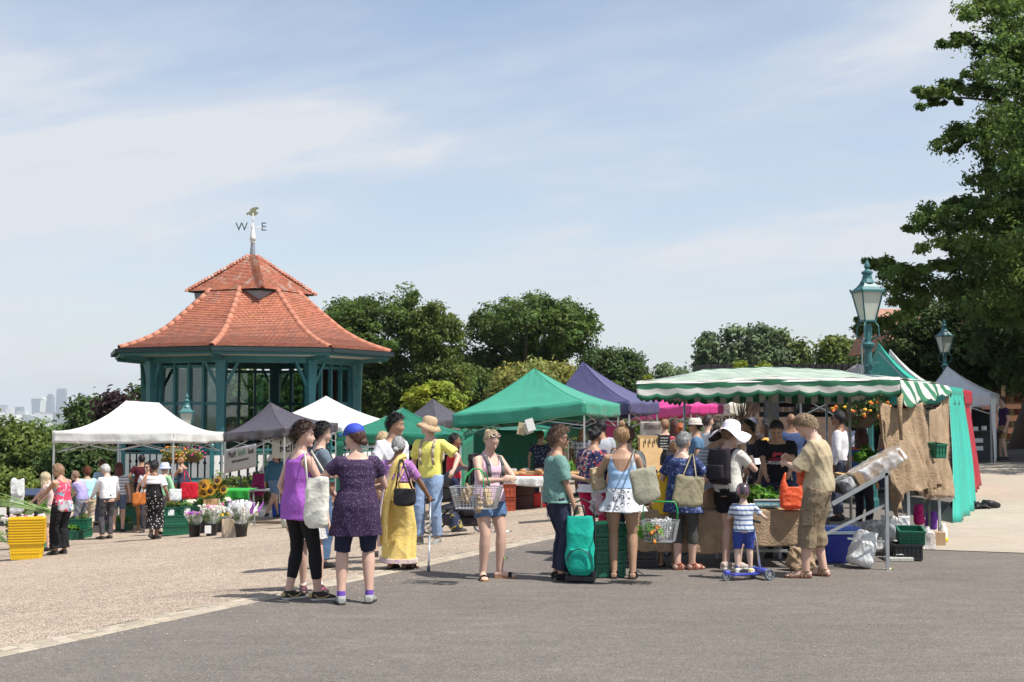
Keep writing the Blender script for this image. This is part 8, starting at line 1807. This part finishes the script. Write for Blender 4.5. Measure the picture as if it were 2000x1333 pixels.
# ---- flower stall at left
def GL(px,py):return G(px,py,8,60)
g=GL(48,1093);ys=empty('x',(0,0,0));bpy.data.objects.remove(ys)
def nest_mesh(w,d,h,lip):
    m=MB();t=.012
    for sx,sy,ax in ((0,-1,0),(0,1,0),(-1,0,1),(1,0,1)):
        k=.88;L0,L1=(w if ax==0 else d),(w if ax==0 else d)*k;o_=(d if ax==0 else w)/2
        def pt(u,z,off):s_=k+(1-k)*z/h;a=u*(w if ax==0 else d)/2*s_;b=(sx+sy)*(o_*s_+off);return Vector((a,b,z)) if ax==0 else Vector((b,a,z))
        V=[pt(-1,0,0),pt(1,0,0),pt(1,h,0),pt(-1,h,0)]+[pt(-1,0,-t),pt(1,0,-t),pt(1,h,-t),pt(-1,h,-t)];m.add(V,[(0,1,2,3),(4,5,6,7),(3,2,6,7),(0,1,5,4)])
        for z0,z1,off in ((h-lip*.6,h,.030),(h-lip,h-lip*.6,.006)):
            V=[pt(-1.05,z0,0),pt(1.05,z0,0),pt(1.05,z1,0),pt(-1.05,z1,0),pt(-1.05,z0,off),pt(1.05,z0,off),pt(1.05,z1,off),pt(-1.05,z1,off)];m.add(V,[(4,5,6,7),(0,1,5,4),(3,2,6,7),(0,3,7,4),(1,2,6,5)])
        for i in range(9):u=-.8+.2*i;V=[pt(u-.02,.03,0),pt(u+.02,.03,0),pt(u+.02,h-.07,0),pt(u-.02,h-.07,0),pt(u-.02,.03,.008),pt(u+.02,.03,.008),pt(u+.02,h-.07,.008),pt(u-.02,h-.07,.008)];m.add(V,[(4,5,6,7),(0,3,7,4),(1,2,6,5)])
        V=[pt(-.9,h*.36,0),pt(.9,h*.36,0),pt(.9,h*.36,.010),pt(-.9,h*.36,.010),pt(-.9,h*.42,0),pt(.9,h*.42,0),pt(.9,h*.42,.010),pt(-.9,h*.42,.010)];m.add(V,[(3,2,6,7),(0,1,2,3),(4,5,6,7)])
    m.box((0,0,.006),(w*.87,d*.87,.01));return m.mesh('yellow_crate')
nm_=nest_mesh(.56,.40,.30,.035);nm_.materials.append(M_pyel)
ordn=['bottom', 'second', 'third', 'fourth', 'fifth', 'sixth', 'seventh', 'eighth', 'ninth', 'topmost']
for i in range(10):
    o=bpy.data.objects.new('yellow_crate',nm_);COL.objects.link(o);place(o,g+Vector((0,.1,.005+.0465*i)),rad(16)+random.uniform(-.01,.01));tag(o,ordn[i]+' yellow crate of the nested stack counted from the ground', 'crate', 'nested yellow crates')
cw=[(90,1012,2, 'beside the yellow stack'),(130,1040,1, 'left of the aqua T-shirt woman'),(145,1036,2, 'behind the red floral vest'),(228,1022,1, 'behind the striped T-shirt'),(253,1010,2, 'by the maroon shirted man')]
for px,py,n_,lb_ in cw:
    g=GL(px,py+16)
    for i in range(n_):crate(g+Vector((0,.2,.22*i)),rad(8*i-4),('green crate ' if n_==1 else ['lower green crate ', 'upper green crate '][i])+lb_,group='green crates of the flower stall')
    heap(['mixed salad leaves in the crate ', 'dark greens in the crate '][px % 2]+lb_,g+Vector((0,.2,.22*n_-.06)),.46,.30,.14,['leafy', 'herb'][px % 2],px)
def flowers(label,p,cols,n=14,r=.16,h=.35,wrap=True,tall=0,bucket=True,bh=.26,br=.13,seed=0,spike=False,bm_=None,card=False):
    o=empty('flower_bucket',p,0,label, 'flower bucket');rn=random.Random(seed)
    if bucket:q=MB();q.lathe([(br*.78,0),(br,bh),(br*1.06,bh),(br*1.06,bh-.02),(br*.93,bh-.02),(br*.72,.02)],n=20,cap=False);q.lathe([(br*.78,0),(.001,.002)],n=20,cap=False);q.build('bucket',bm_ or M_pblk,o,True)
    st_=MB()
    for i in range(n):
        a=rn.uniform(0,6.3);rr=r*sqrt(rn.random())*1.15;top=Vector((cos(a)*rr*(1+tall),sin(a)*rr*(1+tall),bh+h*rn.uniform(.75,1.05)));st_.tube([(cos(a)*rr*.35,sin(a)*rr*.35,bh*.5),top],.0045,4);c=rn.choice(cols);m_=mat('petal_%02d%02d%02d' % tuple(int(x*99) for x in c),c,.6);q=MB()
        if spike:
            for k in range(5):q.ball(top-Vector((top.x*.12*k*.4,top.y*.12*k*.4,.035*k)),.018+.003*k,6,4,jit=.3,seed=k+i)
        else:
            for k in range(6):b_=2*pi*k/6;q.ball(top+Vector((cos(b_)*.018,sin(b_)*.018,rn.uniform(-.008,.012))),.017,6,4,jit=.25,seed=k+i)
        q.build('flower_head',m_,o)
    st_.build('stems',M_stem,o);cl=[(rn.uniform(-r,r)*.6,rn.uniform(-r,r)*.6,bh+h*rn.uniform(.2,.7),.07) for _ in range(8)];f=addobj('leaves',leafmesh('leaves',cl,30,.03,seed,flat=1.2),M_lf['oak'],o);f['kind'] = 'stuff'
    if wrap:
        for k in range(4):
            a=2*pi*k/4+.4;V,F=grid_surface(lambda u,v:Vector((cos(a)*r*.3*(1+v*1.6),sin(a)*r*.3*(1+v*1.6),bh*.8))+Vector((cos(2*pi*u)*(.03+.085*v+.008*sin(6*pi*u)),sin(2*pi*u)*(.03+.085*v),v*(h*1.12))),14,4);addobj('cellophane',rawmesh('cellophane',V,F),M_film,o,True)
    if card:q=MB();q.box((-.04,-br-.012,bh*.55),(.13,.006,.16));q.build('price_card',M_paper,o)
    return o
PK=(.62,.10,.34);PU=(.36,.10,.50);WH=(.75,.72,.62);LP=(.72,.48,.52);YE=(.80,.55,.03)
flowers('black bucket of pink and purple wrapped bouquets at the foot of the crates',GL(380,1049),[PK,PU,LP],20,.16,.24,seed=1)
flowers('black bucket of cream and magenta lilies with a white card',GL(413,1047),[WH,WH,(.62,.06,.25)],22,.18,.36,seed=2,card=True,tall=.3)
flowers('small black bucket with yellow flowers behind the wooden box',GL(433,1041)+Vector((0,.25,0)),[YE],8,.10,.16,seed=3,br=.10,bh=.22)
flowers('black bucket of purple gladioli fanning out in clear sleeves',GL(471,1049),[PU,PU,WH],16,.20,.40,seed=4,tall=.9,spike=True)
for i in range(9):
    a=rad(-70+18*i);gq=GL(471,1049);q=MB();q.tube([(0,0,.26),(sin(a)*.30,-.05+.03*(i % 3),.26+.46*cos(a*.7))],[.018,.045],8);o=q.build('flower_sleeve',M_film if i % 2 else M_poly,None,True);o.location=gq;tag(o, 'pale plastic sleeve of cut gladioli fanning out of the black bucket', 'flower sleeve', 'sleeves of gladioli')
o=empty('wooden_box',GL(448,1049),.1, 'tall pale wooden box between the flower buckets', 'box')
for sx,sy,w_,d_ in ((0,-1,.26,.012),(0,1,.26,.012),(-1,0,.012,.22),(1,0,.012,.22)):q=MB();q.box((sx*.13,sy*.117,.17),(w_,d_,.34));q.build('panel',mat('pale_plywood',(.56,.44,.32),.7,var=.1),o)
# produce bank
g=GL(345,1046)
for i in range(2):crate(g+Vector((-.0+.03*i,.1,.22*i)),rad(14),['lower', 'upper'][i]+' green crate of the pile left of the pink bouquets',group='crates of the vegetable bank',w=.62)
k0=GL(345,1030)
for i in range(4):
    g=XG(345+31*i,28.2);z=g.z+.44;crate(Vector((g.x,g.y,z)),rad(5),['leftmost', 'second', 'third', 'rightmost'][i]+' green crate along the top of the vegetable bank',group='top crates of the vegetable bank',w=.40,d=.5,h=.18,rows=2,cols=4);crate(Vector((g.x,g.y,g.z+.02)),rad(2),['leftmost', 'second', 'third', 'rightmost'][i]+' black crate holding up the vegetable bank',M_pblk,group='supports of the vegetable bank',w=.42,d=.5,h=.40,rows=3,cols=4)
    heap(['red and purple beet leaves in the leftmost top crate', 'cauliflowers and greens in the second top crate', 'mixed greens in the third top crate', 'cauliflowers in the rightmost top crate'][i],Vector((g.x,g.y,z+.14)),.36,.42,.14,['herb', 'cabbage', 'leafy', 'cabbage'][i],70+i)
    price_card(Vector((g.x-.03,g.y-.27,z-.02)),0,.13,.17, 'white price card hung on the %s crate of the vegetable bank' % ['leftmost', 'second', 'third', 'rightmost'][i])
o=empty('sunflower_bunch',W(414,978,27.9),0, 'bunch of large sunflowers in a slatted wooden box', 'sunflowers');rn=random.Random(12)
hd=MB()
for k in range(18):
    a=2*pi*k/18;b_=a+.35;hd.add([(cos(a-.12)*.045,sin(a-.12)*.045,.006),(cos(a)*.075,sin(a)*.075,.016),(cos(a)*.115,sin(a)*.115,.0),(cos(a+.13)*.075,sin(a+.13)*.075,.012),(cos(a+.12)*.045,sin(a+.12)*.045,.004)],[(0,1,2,3,4)])
hme=hd.mesh('petals');hme.materials.append(mat('sunflower_yellow',(.85,.42,.01),.6,transl=.3));dk=MB();dk.ball((0,0,.008),(.052,.052,.018),14,6,jit=.05);dme=dk.mesh('disc');dme.materials.append(mat('sunflower_brown',(.045,.018,.008),.9,bump=1,bscale=90))
stq=MB()
for i in range(15):
    px=rn.uniform(393,438);py=rn.uniform(938,966);p=W(px,py,27.75+rn.uniform(-.15,.2))-o.location;d=Vector((rn.uniform(-.5,.5),-1,rn.uniform(-.1,.6)));h_=empty('sunflower',p);h_.parent=o;h_.rotation_euler=d.to_track_quat('Z', 'Y').to_euler();s_=rn.uniform(.9,1.15);h_.scale=(s_,s_,s_)
    for nm,me in (('petals',hme),('disc',dme)):c=bpy.data.objects.new(nm,me);COL.objects.link(c);c.parent=h_
    stq.tube([(p.x*.4,p.y*.4+.1,0),(p.x*.8,p.y+.05,p.z*.6),p+Vector((0,.02,0))],.008,5)
stq.build('stems',M_stem,o);f=addobj('leaves',leafmesh('leaves',[(rn.uniform(-.22,.22),.1,rn.uniform(.05,.4),.10) for _ in range(14)],30,.06,5),M_lf['oak'],o);f['kind'] = 'stuff'
for i in range(4):q=MB();q.box((-.12+.08*i,-.14,-.06),(.072,.012,.20));q.build('box_slat',M_pine,o)
q=MB();q.box((0,0,-.06),(.32,.26,.19));q.build('box',mat('pale_plywood',(.56,.44,.32),.7,var=.1),o)
# green cloth table
gA=XG(462,29.4);o=empty('green_table',gA,rad(-8), 'trestle table under a bright green turf cloth', 'table');tz=W(462,955,29.4).z-gA.z
def fn(u,v):
    x=-.42+.84*u
    if v>.45:return Vector((x,-.32+.66*(v-.45)/.55,tz))
    t=1-v/.45;return Vector((x+.02*t*(u-.5),-.33-.02*sin(20*u)*t,tz-(.22+.02*sin(15*u))*t))
V,F=grid_surface(fn,40,14);addobj('turf_cloth',solidify(rawmesh('turf_cloth',V,F),.006),M_turf,o,True)
for x in (-.36,.36):q=MB();q.bar((x,-.28,0),(x*.9,-.25,tz-.01),.025);q.bar((x,.28,0),(x*.9,.25,tz-.01),.025);q.bar((x,-.28,.15),(x,.28,.15),.02);q.build('leg',M_steel,o)
# far left: info lectern, white bags on a post, stems
gA=XG(72,26.5);o=empty('information_lectern',gA,rad(10), 'dark sloping information board on a post behind the flowers', 'lectern');zt=W(72,962,26.5).z-gA.z;q=MB();q.box((0,0,0),(.62,.42,.03));me=q.mesh('board');me.transform(Matrix.Translation((0,0,zt)) @ Matrix.Rotation(.25,4, 'X'));addobj('board',me,mat('slate_blue_board',(.035,.045,.085),.35),o);q=MB();q.bar((0,.05,0),(0,.05,zt),.06);q.build('post',M_pblk,o)
gA=XG(38,24.5);o=empty('bag_post',gA,0, 'wooden post with white polythene bags hung on it', 'post');zt=W(38,935,24.5).z-gA.z;q=MB();q.bar((0,0,0),(0,0,zt-.1),.04);q.build('post',mat('dark_wood',(.10,.07,.05),.8),o)
for z,w_,h_,sd in ((zt,.26,.34,1),(zt-.27,.30,.40,2)):V,F=soft(w_,h_,.14,top=.2);me=remesh(V,F,.014,1);folds(me,.014,sd,10,6);me.transform(Matrix.Translation((0,-.05,z)));addobj('polythene_bag',me,M_poly,o)
q=MB();q.box((-.27,-.08,W(12,998,24.5).z-gA.z),(.16,.006,.14));q.build('notice',M_paper,o)
o=empty('leek_bundle',XG(48,24.0)+Vector((0,0,0)),0, 'long pale green stems sticking out over the flower crates', 'stems');zz=W(50,988,24).z-o.location.z;rn=random.Random(9)
for i in range(14):q=MB();y0=rn.uniform(-.2,.2);a=rn.uniform(-.05,.10);q.tube([(.62,y0,zz-.14+rn.uniform(-.03,.05)),(0,y0,zz+.02+a),(-.55+rn.uniform(-.1,.1),y0,zz+.12+a*2)],[.010,.008,.003],5);q.build('stem',mat('leek_green',(.20,.31,.10),.5,var=.3),o,True)
g=GL(92,1010+10); 
flowers('pale pink carnations in a green crate beside the yellow stack',GL(76,1060)+Vector((0,.3,.42)),[LP,(.72,.62,.60)],34,.26,.12,wrap=False,bucket=False,bh=.05,seed=6);flowers('pink wrapped bouquets in a dark bucket at the left edge',GL(12,1062)+Vector((0,.5,0)),[LP,PK,WH],26,.26,.30,seed=7,br=.2);flowers('lilac and white bouquets behind the yellow crates',GL(95,1066)+Vector((0,.5,.18)),[(.45,.35,.62),WH,LP],26,.24,.22,seed=8,wrap=True,bucket=True,br=.2,bh=.2,bm_=M_pgreen)
q=MB();q.box((0,0,.12),(.32,.24,.24),taper=.85);o=q.build('teal_tub',mat('teal_plastic',(.01,.30,.18),.4),None,bevel=.01);o.location=GL(91,1071);tag(o, 'bright teal green tub right of the yellow stack', 'tub')
o=empty('gladioli_bundle',GL(-4,1072)+Vector((0,.1,.25)),0, 'green gladioli stalks lying out of the frame\'s left edge', 'stems')
for i in range(16):q=MB();a=rn.uniform(-.3,.3);q.tube([(-.3,rn.uniform(-.1,.1),a*.2),(.0,rn.uniform(-.1,.1),.02+a*.3),(.17+rn.uniform(-.05,.05),rn.uniform(-.1,.1),-.03+a*.5)],[.012,.010,.003],5);q.build('stem',mat('leek_green',(.30,.46,.14),.5),o,True)
q=MB();V,F=soft(.4,.3,.3);crate(GL(262,1018)+Vector((0,.4,0)),.1, 'yellow crate on the gravel behind the dog',M_pyel,group=None,w=.46);lump('black bin bag beside the yellow crate under the white tent',GL(243,1020)+Vector((0,.4,0)),.4,.3,.34,F_pack,44, 'bin_bag', 'bin bag',.02)
# bags of the left group
dl=dw.o.location
bag('orange brown leather bag of the woman in the white shawl',dl+Vector((-.28,-.16,.98)),.30,.26,.10,fabric('tan_leather_bag',(.42,.13,.03),rough=.5),rz=.5,seed=21,top=.6,name='shoulder_bag',straps=[[dl+Vector((-.36,-.14,.95)),dl+Vector((-.13,-.1,1.38)),dl+Vector((-.2,-.16,.96))]])
g=XG(374,30.6);bag('large glossy red bag carried by the blonde woman',g+Vector((0,-.15,1.12)),.44,.40,.16,fabric('red_gloss',(.52,.015,.03),rough=.35),rz=.1,seed=22,top=.7,name='shopping_bag',amp=.005,straps=[[g+Vector((-.12,-.16,1.1)),g+Vector((-.12,-.12,1.36)),g+Vector((-.18,.0,1.40))],[g+Vector((.06,-.16,1.1)),g+Vector((-.06,-.12,1.34)),g+Vector((-.16,.0,1.40))]])
g=GL(334,1044);bag('white carrier bag held by the person in the pale blue hat',g+Vector((.08,0,1.0)),.30,.28,.14,M_poly,rz=.2,seed=23,name='carrier_bag');g=GL(133,1083);bag('brightly patterned handbag on the red floral vest woman\'s hip',g+Vector((-.02,-.12,.98)),.30,.20,.12,fabric('patterned_bag',(.55,.55,.6), 'floral',[(.05,.40,.15),(.65,.10,.2),(.1,.2,.5)],.10),rz=0,seed=24,name='handbag',top=.7)
g=GL(238,1040);bag('tan satchel at the striped T-shirt woman\'s side',g+Vector((-.12,-.12,.98)),.2,.22,.08,fabric('tan_satchel',(.46,.28,.16)),seed=25,name='shoulder_bag')
# black tent stall, fence and plants before the bandstand
o=empty('white_table',XG(518,35),0, 'small white table in the shade under the black tent', 'table');q=MB();q.box((0,0,.72),(.8,.6,.03));q.build('table_top',M_paper,o)
for x,y in ((-.36,-.26),(.36,-.26),(.36,.26),(-.36,.26)):q=MB();q.bar((x,y,0),(x,y,.704),.03);q.build('leg',M_steel,o)
lump('magenta jacket draped at the back of the white table',XG(506,35.2)+Vector((0,0,.55)),.4,.3,.62,fabric('magenta_jacket',(.24,.015,.10)),50, 'jacket', 'jacket',.03);q=MB();q.box((0,0,.15),(.45,.35,.30),taper=.9);c=q.build('storage_box',film('tub_film',.5),None,bevel=.02);c.location=XG(523,34.4);tag(c, 'clear storage box under the white table', 'box');q=MB();q.box((0,0,.18),(.45,.3,.36),taper=.88);c=q.build('blue_tub',mat('tub_blue',(.01,.06,.42),.4),None,bevel=.02);c.location=XG(550,34.2);tag(c, 'blue plastic tub behind the leaning girl\'s legs', 'tub')
q=MB();q.box((0,0,.03),(1.3,.25,.05));c=q.build('plank',mat('dark_wood',(.10,.07,.05),.8),None);place(c,XG(552,30),.05);tag(c, 'dark plank lying on the gravel near the black tent', 'plank')
q=MB();V,F=soft(.3,.5,.25);lump('pale patterned bag standing left of the purple top',XG(560,27.5),.34,.24,.75,fabric('pale_green_pattern',(.52,.56,.45), 'floral',[(.25,.40,.28)],.1),52, 'shopping_bag', 'bag',.01)
fz=empty('mesh_fence',XG(540,38.6),0, 'black wire mesh fence in front of the bandstand railing', 'fence'); 
for i in range(10):x=-1.9+.42*i+.0;q=MB();q.bar((x,0,0),(x,0,1.0),.035);q.build('fence_post',M_pblk,fz)
q=MB()
for k in range(10):q.tube([(-1.95,0,.1+.095*k),(1.95,0,.1+.095*k)],.004,4)
for k in range(44):q.tube([(-1.95+.09*k,0,.05),(-1.95+.09*k,0,.98)],.004,4)
f=q.build('wire_mesh',M_pblk,fz);f['kind'] = 'stuff'
for i,(px,Y,sz,lb_) in enumerate([(470,39.0,.5, 'leafy shrub in front of the railing beneath the grey banner'),(432,39.0,.55, 'leafy shrub in front of the railing behind the sunflowers'),(500,39.2,.4, 'leafy shrub behind the mesh fence left of the girl'),(585,39.0,.45, 'leafy shrub behind the mesh fence right of the girl')]):
    g=XG(px,Y);tree(lb_,g,[(g.x,g.y,g.z+.55,.5,.35,.5)],26,.2,46,.055,M_lf['olive'],200+i,trunk_r=.03,limbs=5,name='shrub',cat='shrub',tint=(.7,1.6))
# dog
g=GL(280,1036);o=empty('dog',g+Vector((0,.15,0)),rad(160), 'golden brown dog standing under the white tent facing the camera', 'dog');dm_=mat('dog_fur',(.36,.17,.07),.85,bump=.8,bscale=120,var=.15);parts=[]
def rg(pts):return loft([(Vector(c),Vector((a,0,0)),Vector((0,b*up_[1],b*up_[2])) if False else Vector((0,0,b))) for c,a,b in pts for up_ in [(0,0,1)]],12)
parts.append(rg([((0,-.30,.42),.05,.05),((0,-.24,.42),.085,.085),((0,-.05,.42),.085,.095),((0,.15,.41),.095,.12),((0,.26,.44),.08,.11),((0,.32,.47),.05,.07)]));m=MB();m.tube([(0,.24,.48),(0,.32,.58),(0,.36,.64)],[.075,.06,.055],10);m.tube([(0,.33,.65),(0,.40,.65),(0,.47,.625),(0,.51,.62)],[.055,.06,.038,.026],10);m.tube([(0,-.30,.45),(0,-.40,.40),(0,-.46,.30)],[.025,.018,.008],6)
for sx in (-1,1):
    m.tube([(sx*.065,.20,.40),(sx*.065,.20,.22),(sx*.065,.19,.03)],[.045,.028,.022],8);m.tube([(sx*.065,.19,.02),(sx*.065,.24,.018)],[.026,.02],8);m.tube([(sx*.06,-.22,.42),(sx*.065,-.16,.27),(sx*.065,-.27,.16),(sx*.065,-.25,.03)],[.07,.045,.024,.022],8);m.tube([(sx*.065,-.25,.02),(sx*.065,-.20,.018)],[.026,.02],8);m.tube([(sx*.05,.34,.69),(sx*.075,.35,.66),(sx*.078,.36,.59)],[.014,.022,.010],6)
parts.append((m.V,m.F));V,F=joinVF(parts);me=remesh(V,F,.010,2);addobj('body',me,dm_,o);q=MB();q.ball((0,.515,.63),.014,8,5);q.build('nose',M_pblk,o); 
for sx in (-1,1):q=MB();q.ball((sx*.028,.435,.665),.008,6,4);q.build('eye',M_pblk,o)
# litter
for px,py,w_,m_,lb_,c_ in ((990,1039,.16,M_paper, 'crumpled white paper on the gravel edge', 'litter'),(985,1092,.09,mat('fresh_leaf',(.10,.32,.03),.5), 'fresh green leaf lying on the asphalt', 'leaf'),(1737,1113,.10,mat('pale_green_stalk',(.5,.62,.3),.6), 'pale green stalk on the asphalt before the frame leg', 'stalk')):
    g=G(px,py);q=MB();V,F=grid_surface(lambda u,v:Vector(((u-.5)*w_,(v-.5)*w_*.35,.012+.01*sin(9*u)*cos(5*v))),8,4);q.add(V,F);o=q.build('scrap',m_,None,True);o.location=g;tag(o,lb_,c_)
# shaded stall goods at far right
o=empty('book_shelf',XG(1990,44),0, 'tall shelf of goods glowing in the dark doorway at the right edge', 'shelf');zt=2.1
for k in range(5):q=MB();q.box((0,0,.25+.42*k),(1.0,.3,.03));q.build('shelf_board',M_pine,o)
for x in (-.5,.5):q=MB();q.box((x,0,1.05),(.03,.3,2.1));q.build('side_panel',M_pine,o)
rn=random.Random(6)
for k in range(4):
    for i in range(6):q=MB();q.box((-.4+.16*i,0,.27+.42*k+.1),(.10,.16,.2));q.build('goods',mat('goods_%d' % (i % 3),[(.45,.14,.03),(.5,.35,.15),(.3,.05,.03)][i % 3],.6),o)
o=empty('dark_stall_table',XG(1900,36.6),0, 'dark table with white boxes under the shaded white tent', 'table');q=MB();q.box((0,0,.85),(1.5,.7,.05));q.build('table_top',M_pblk,o);q=MB();q.box((0,.1,.41),(1.4,.4,.82));q.build('skirt',M_pblk,o)
for i,(x,z,w_) in enumerate(((-.3,.95,.2),(0,.93,.14),(.25,.95,.12),(.1,.60,.24),(.1,.38,.24))):q=MB();q.box((x,-.20 if z>.8 else -.14,z),(w_,.1,.12));q.build('white_box',M_paper,o)
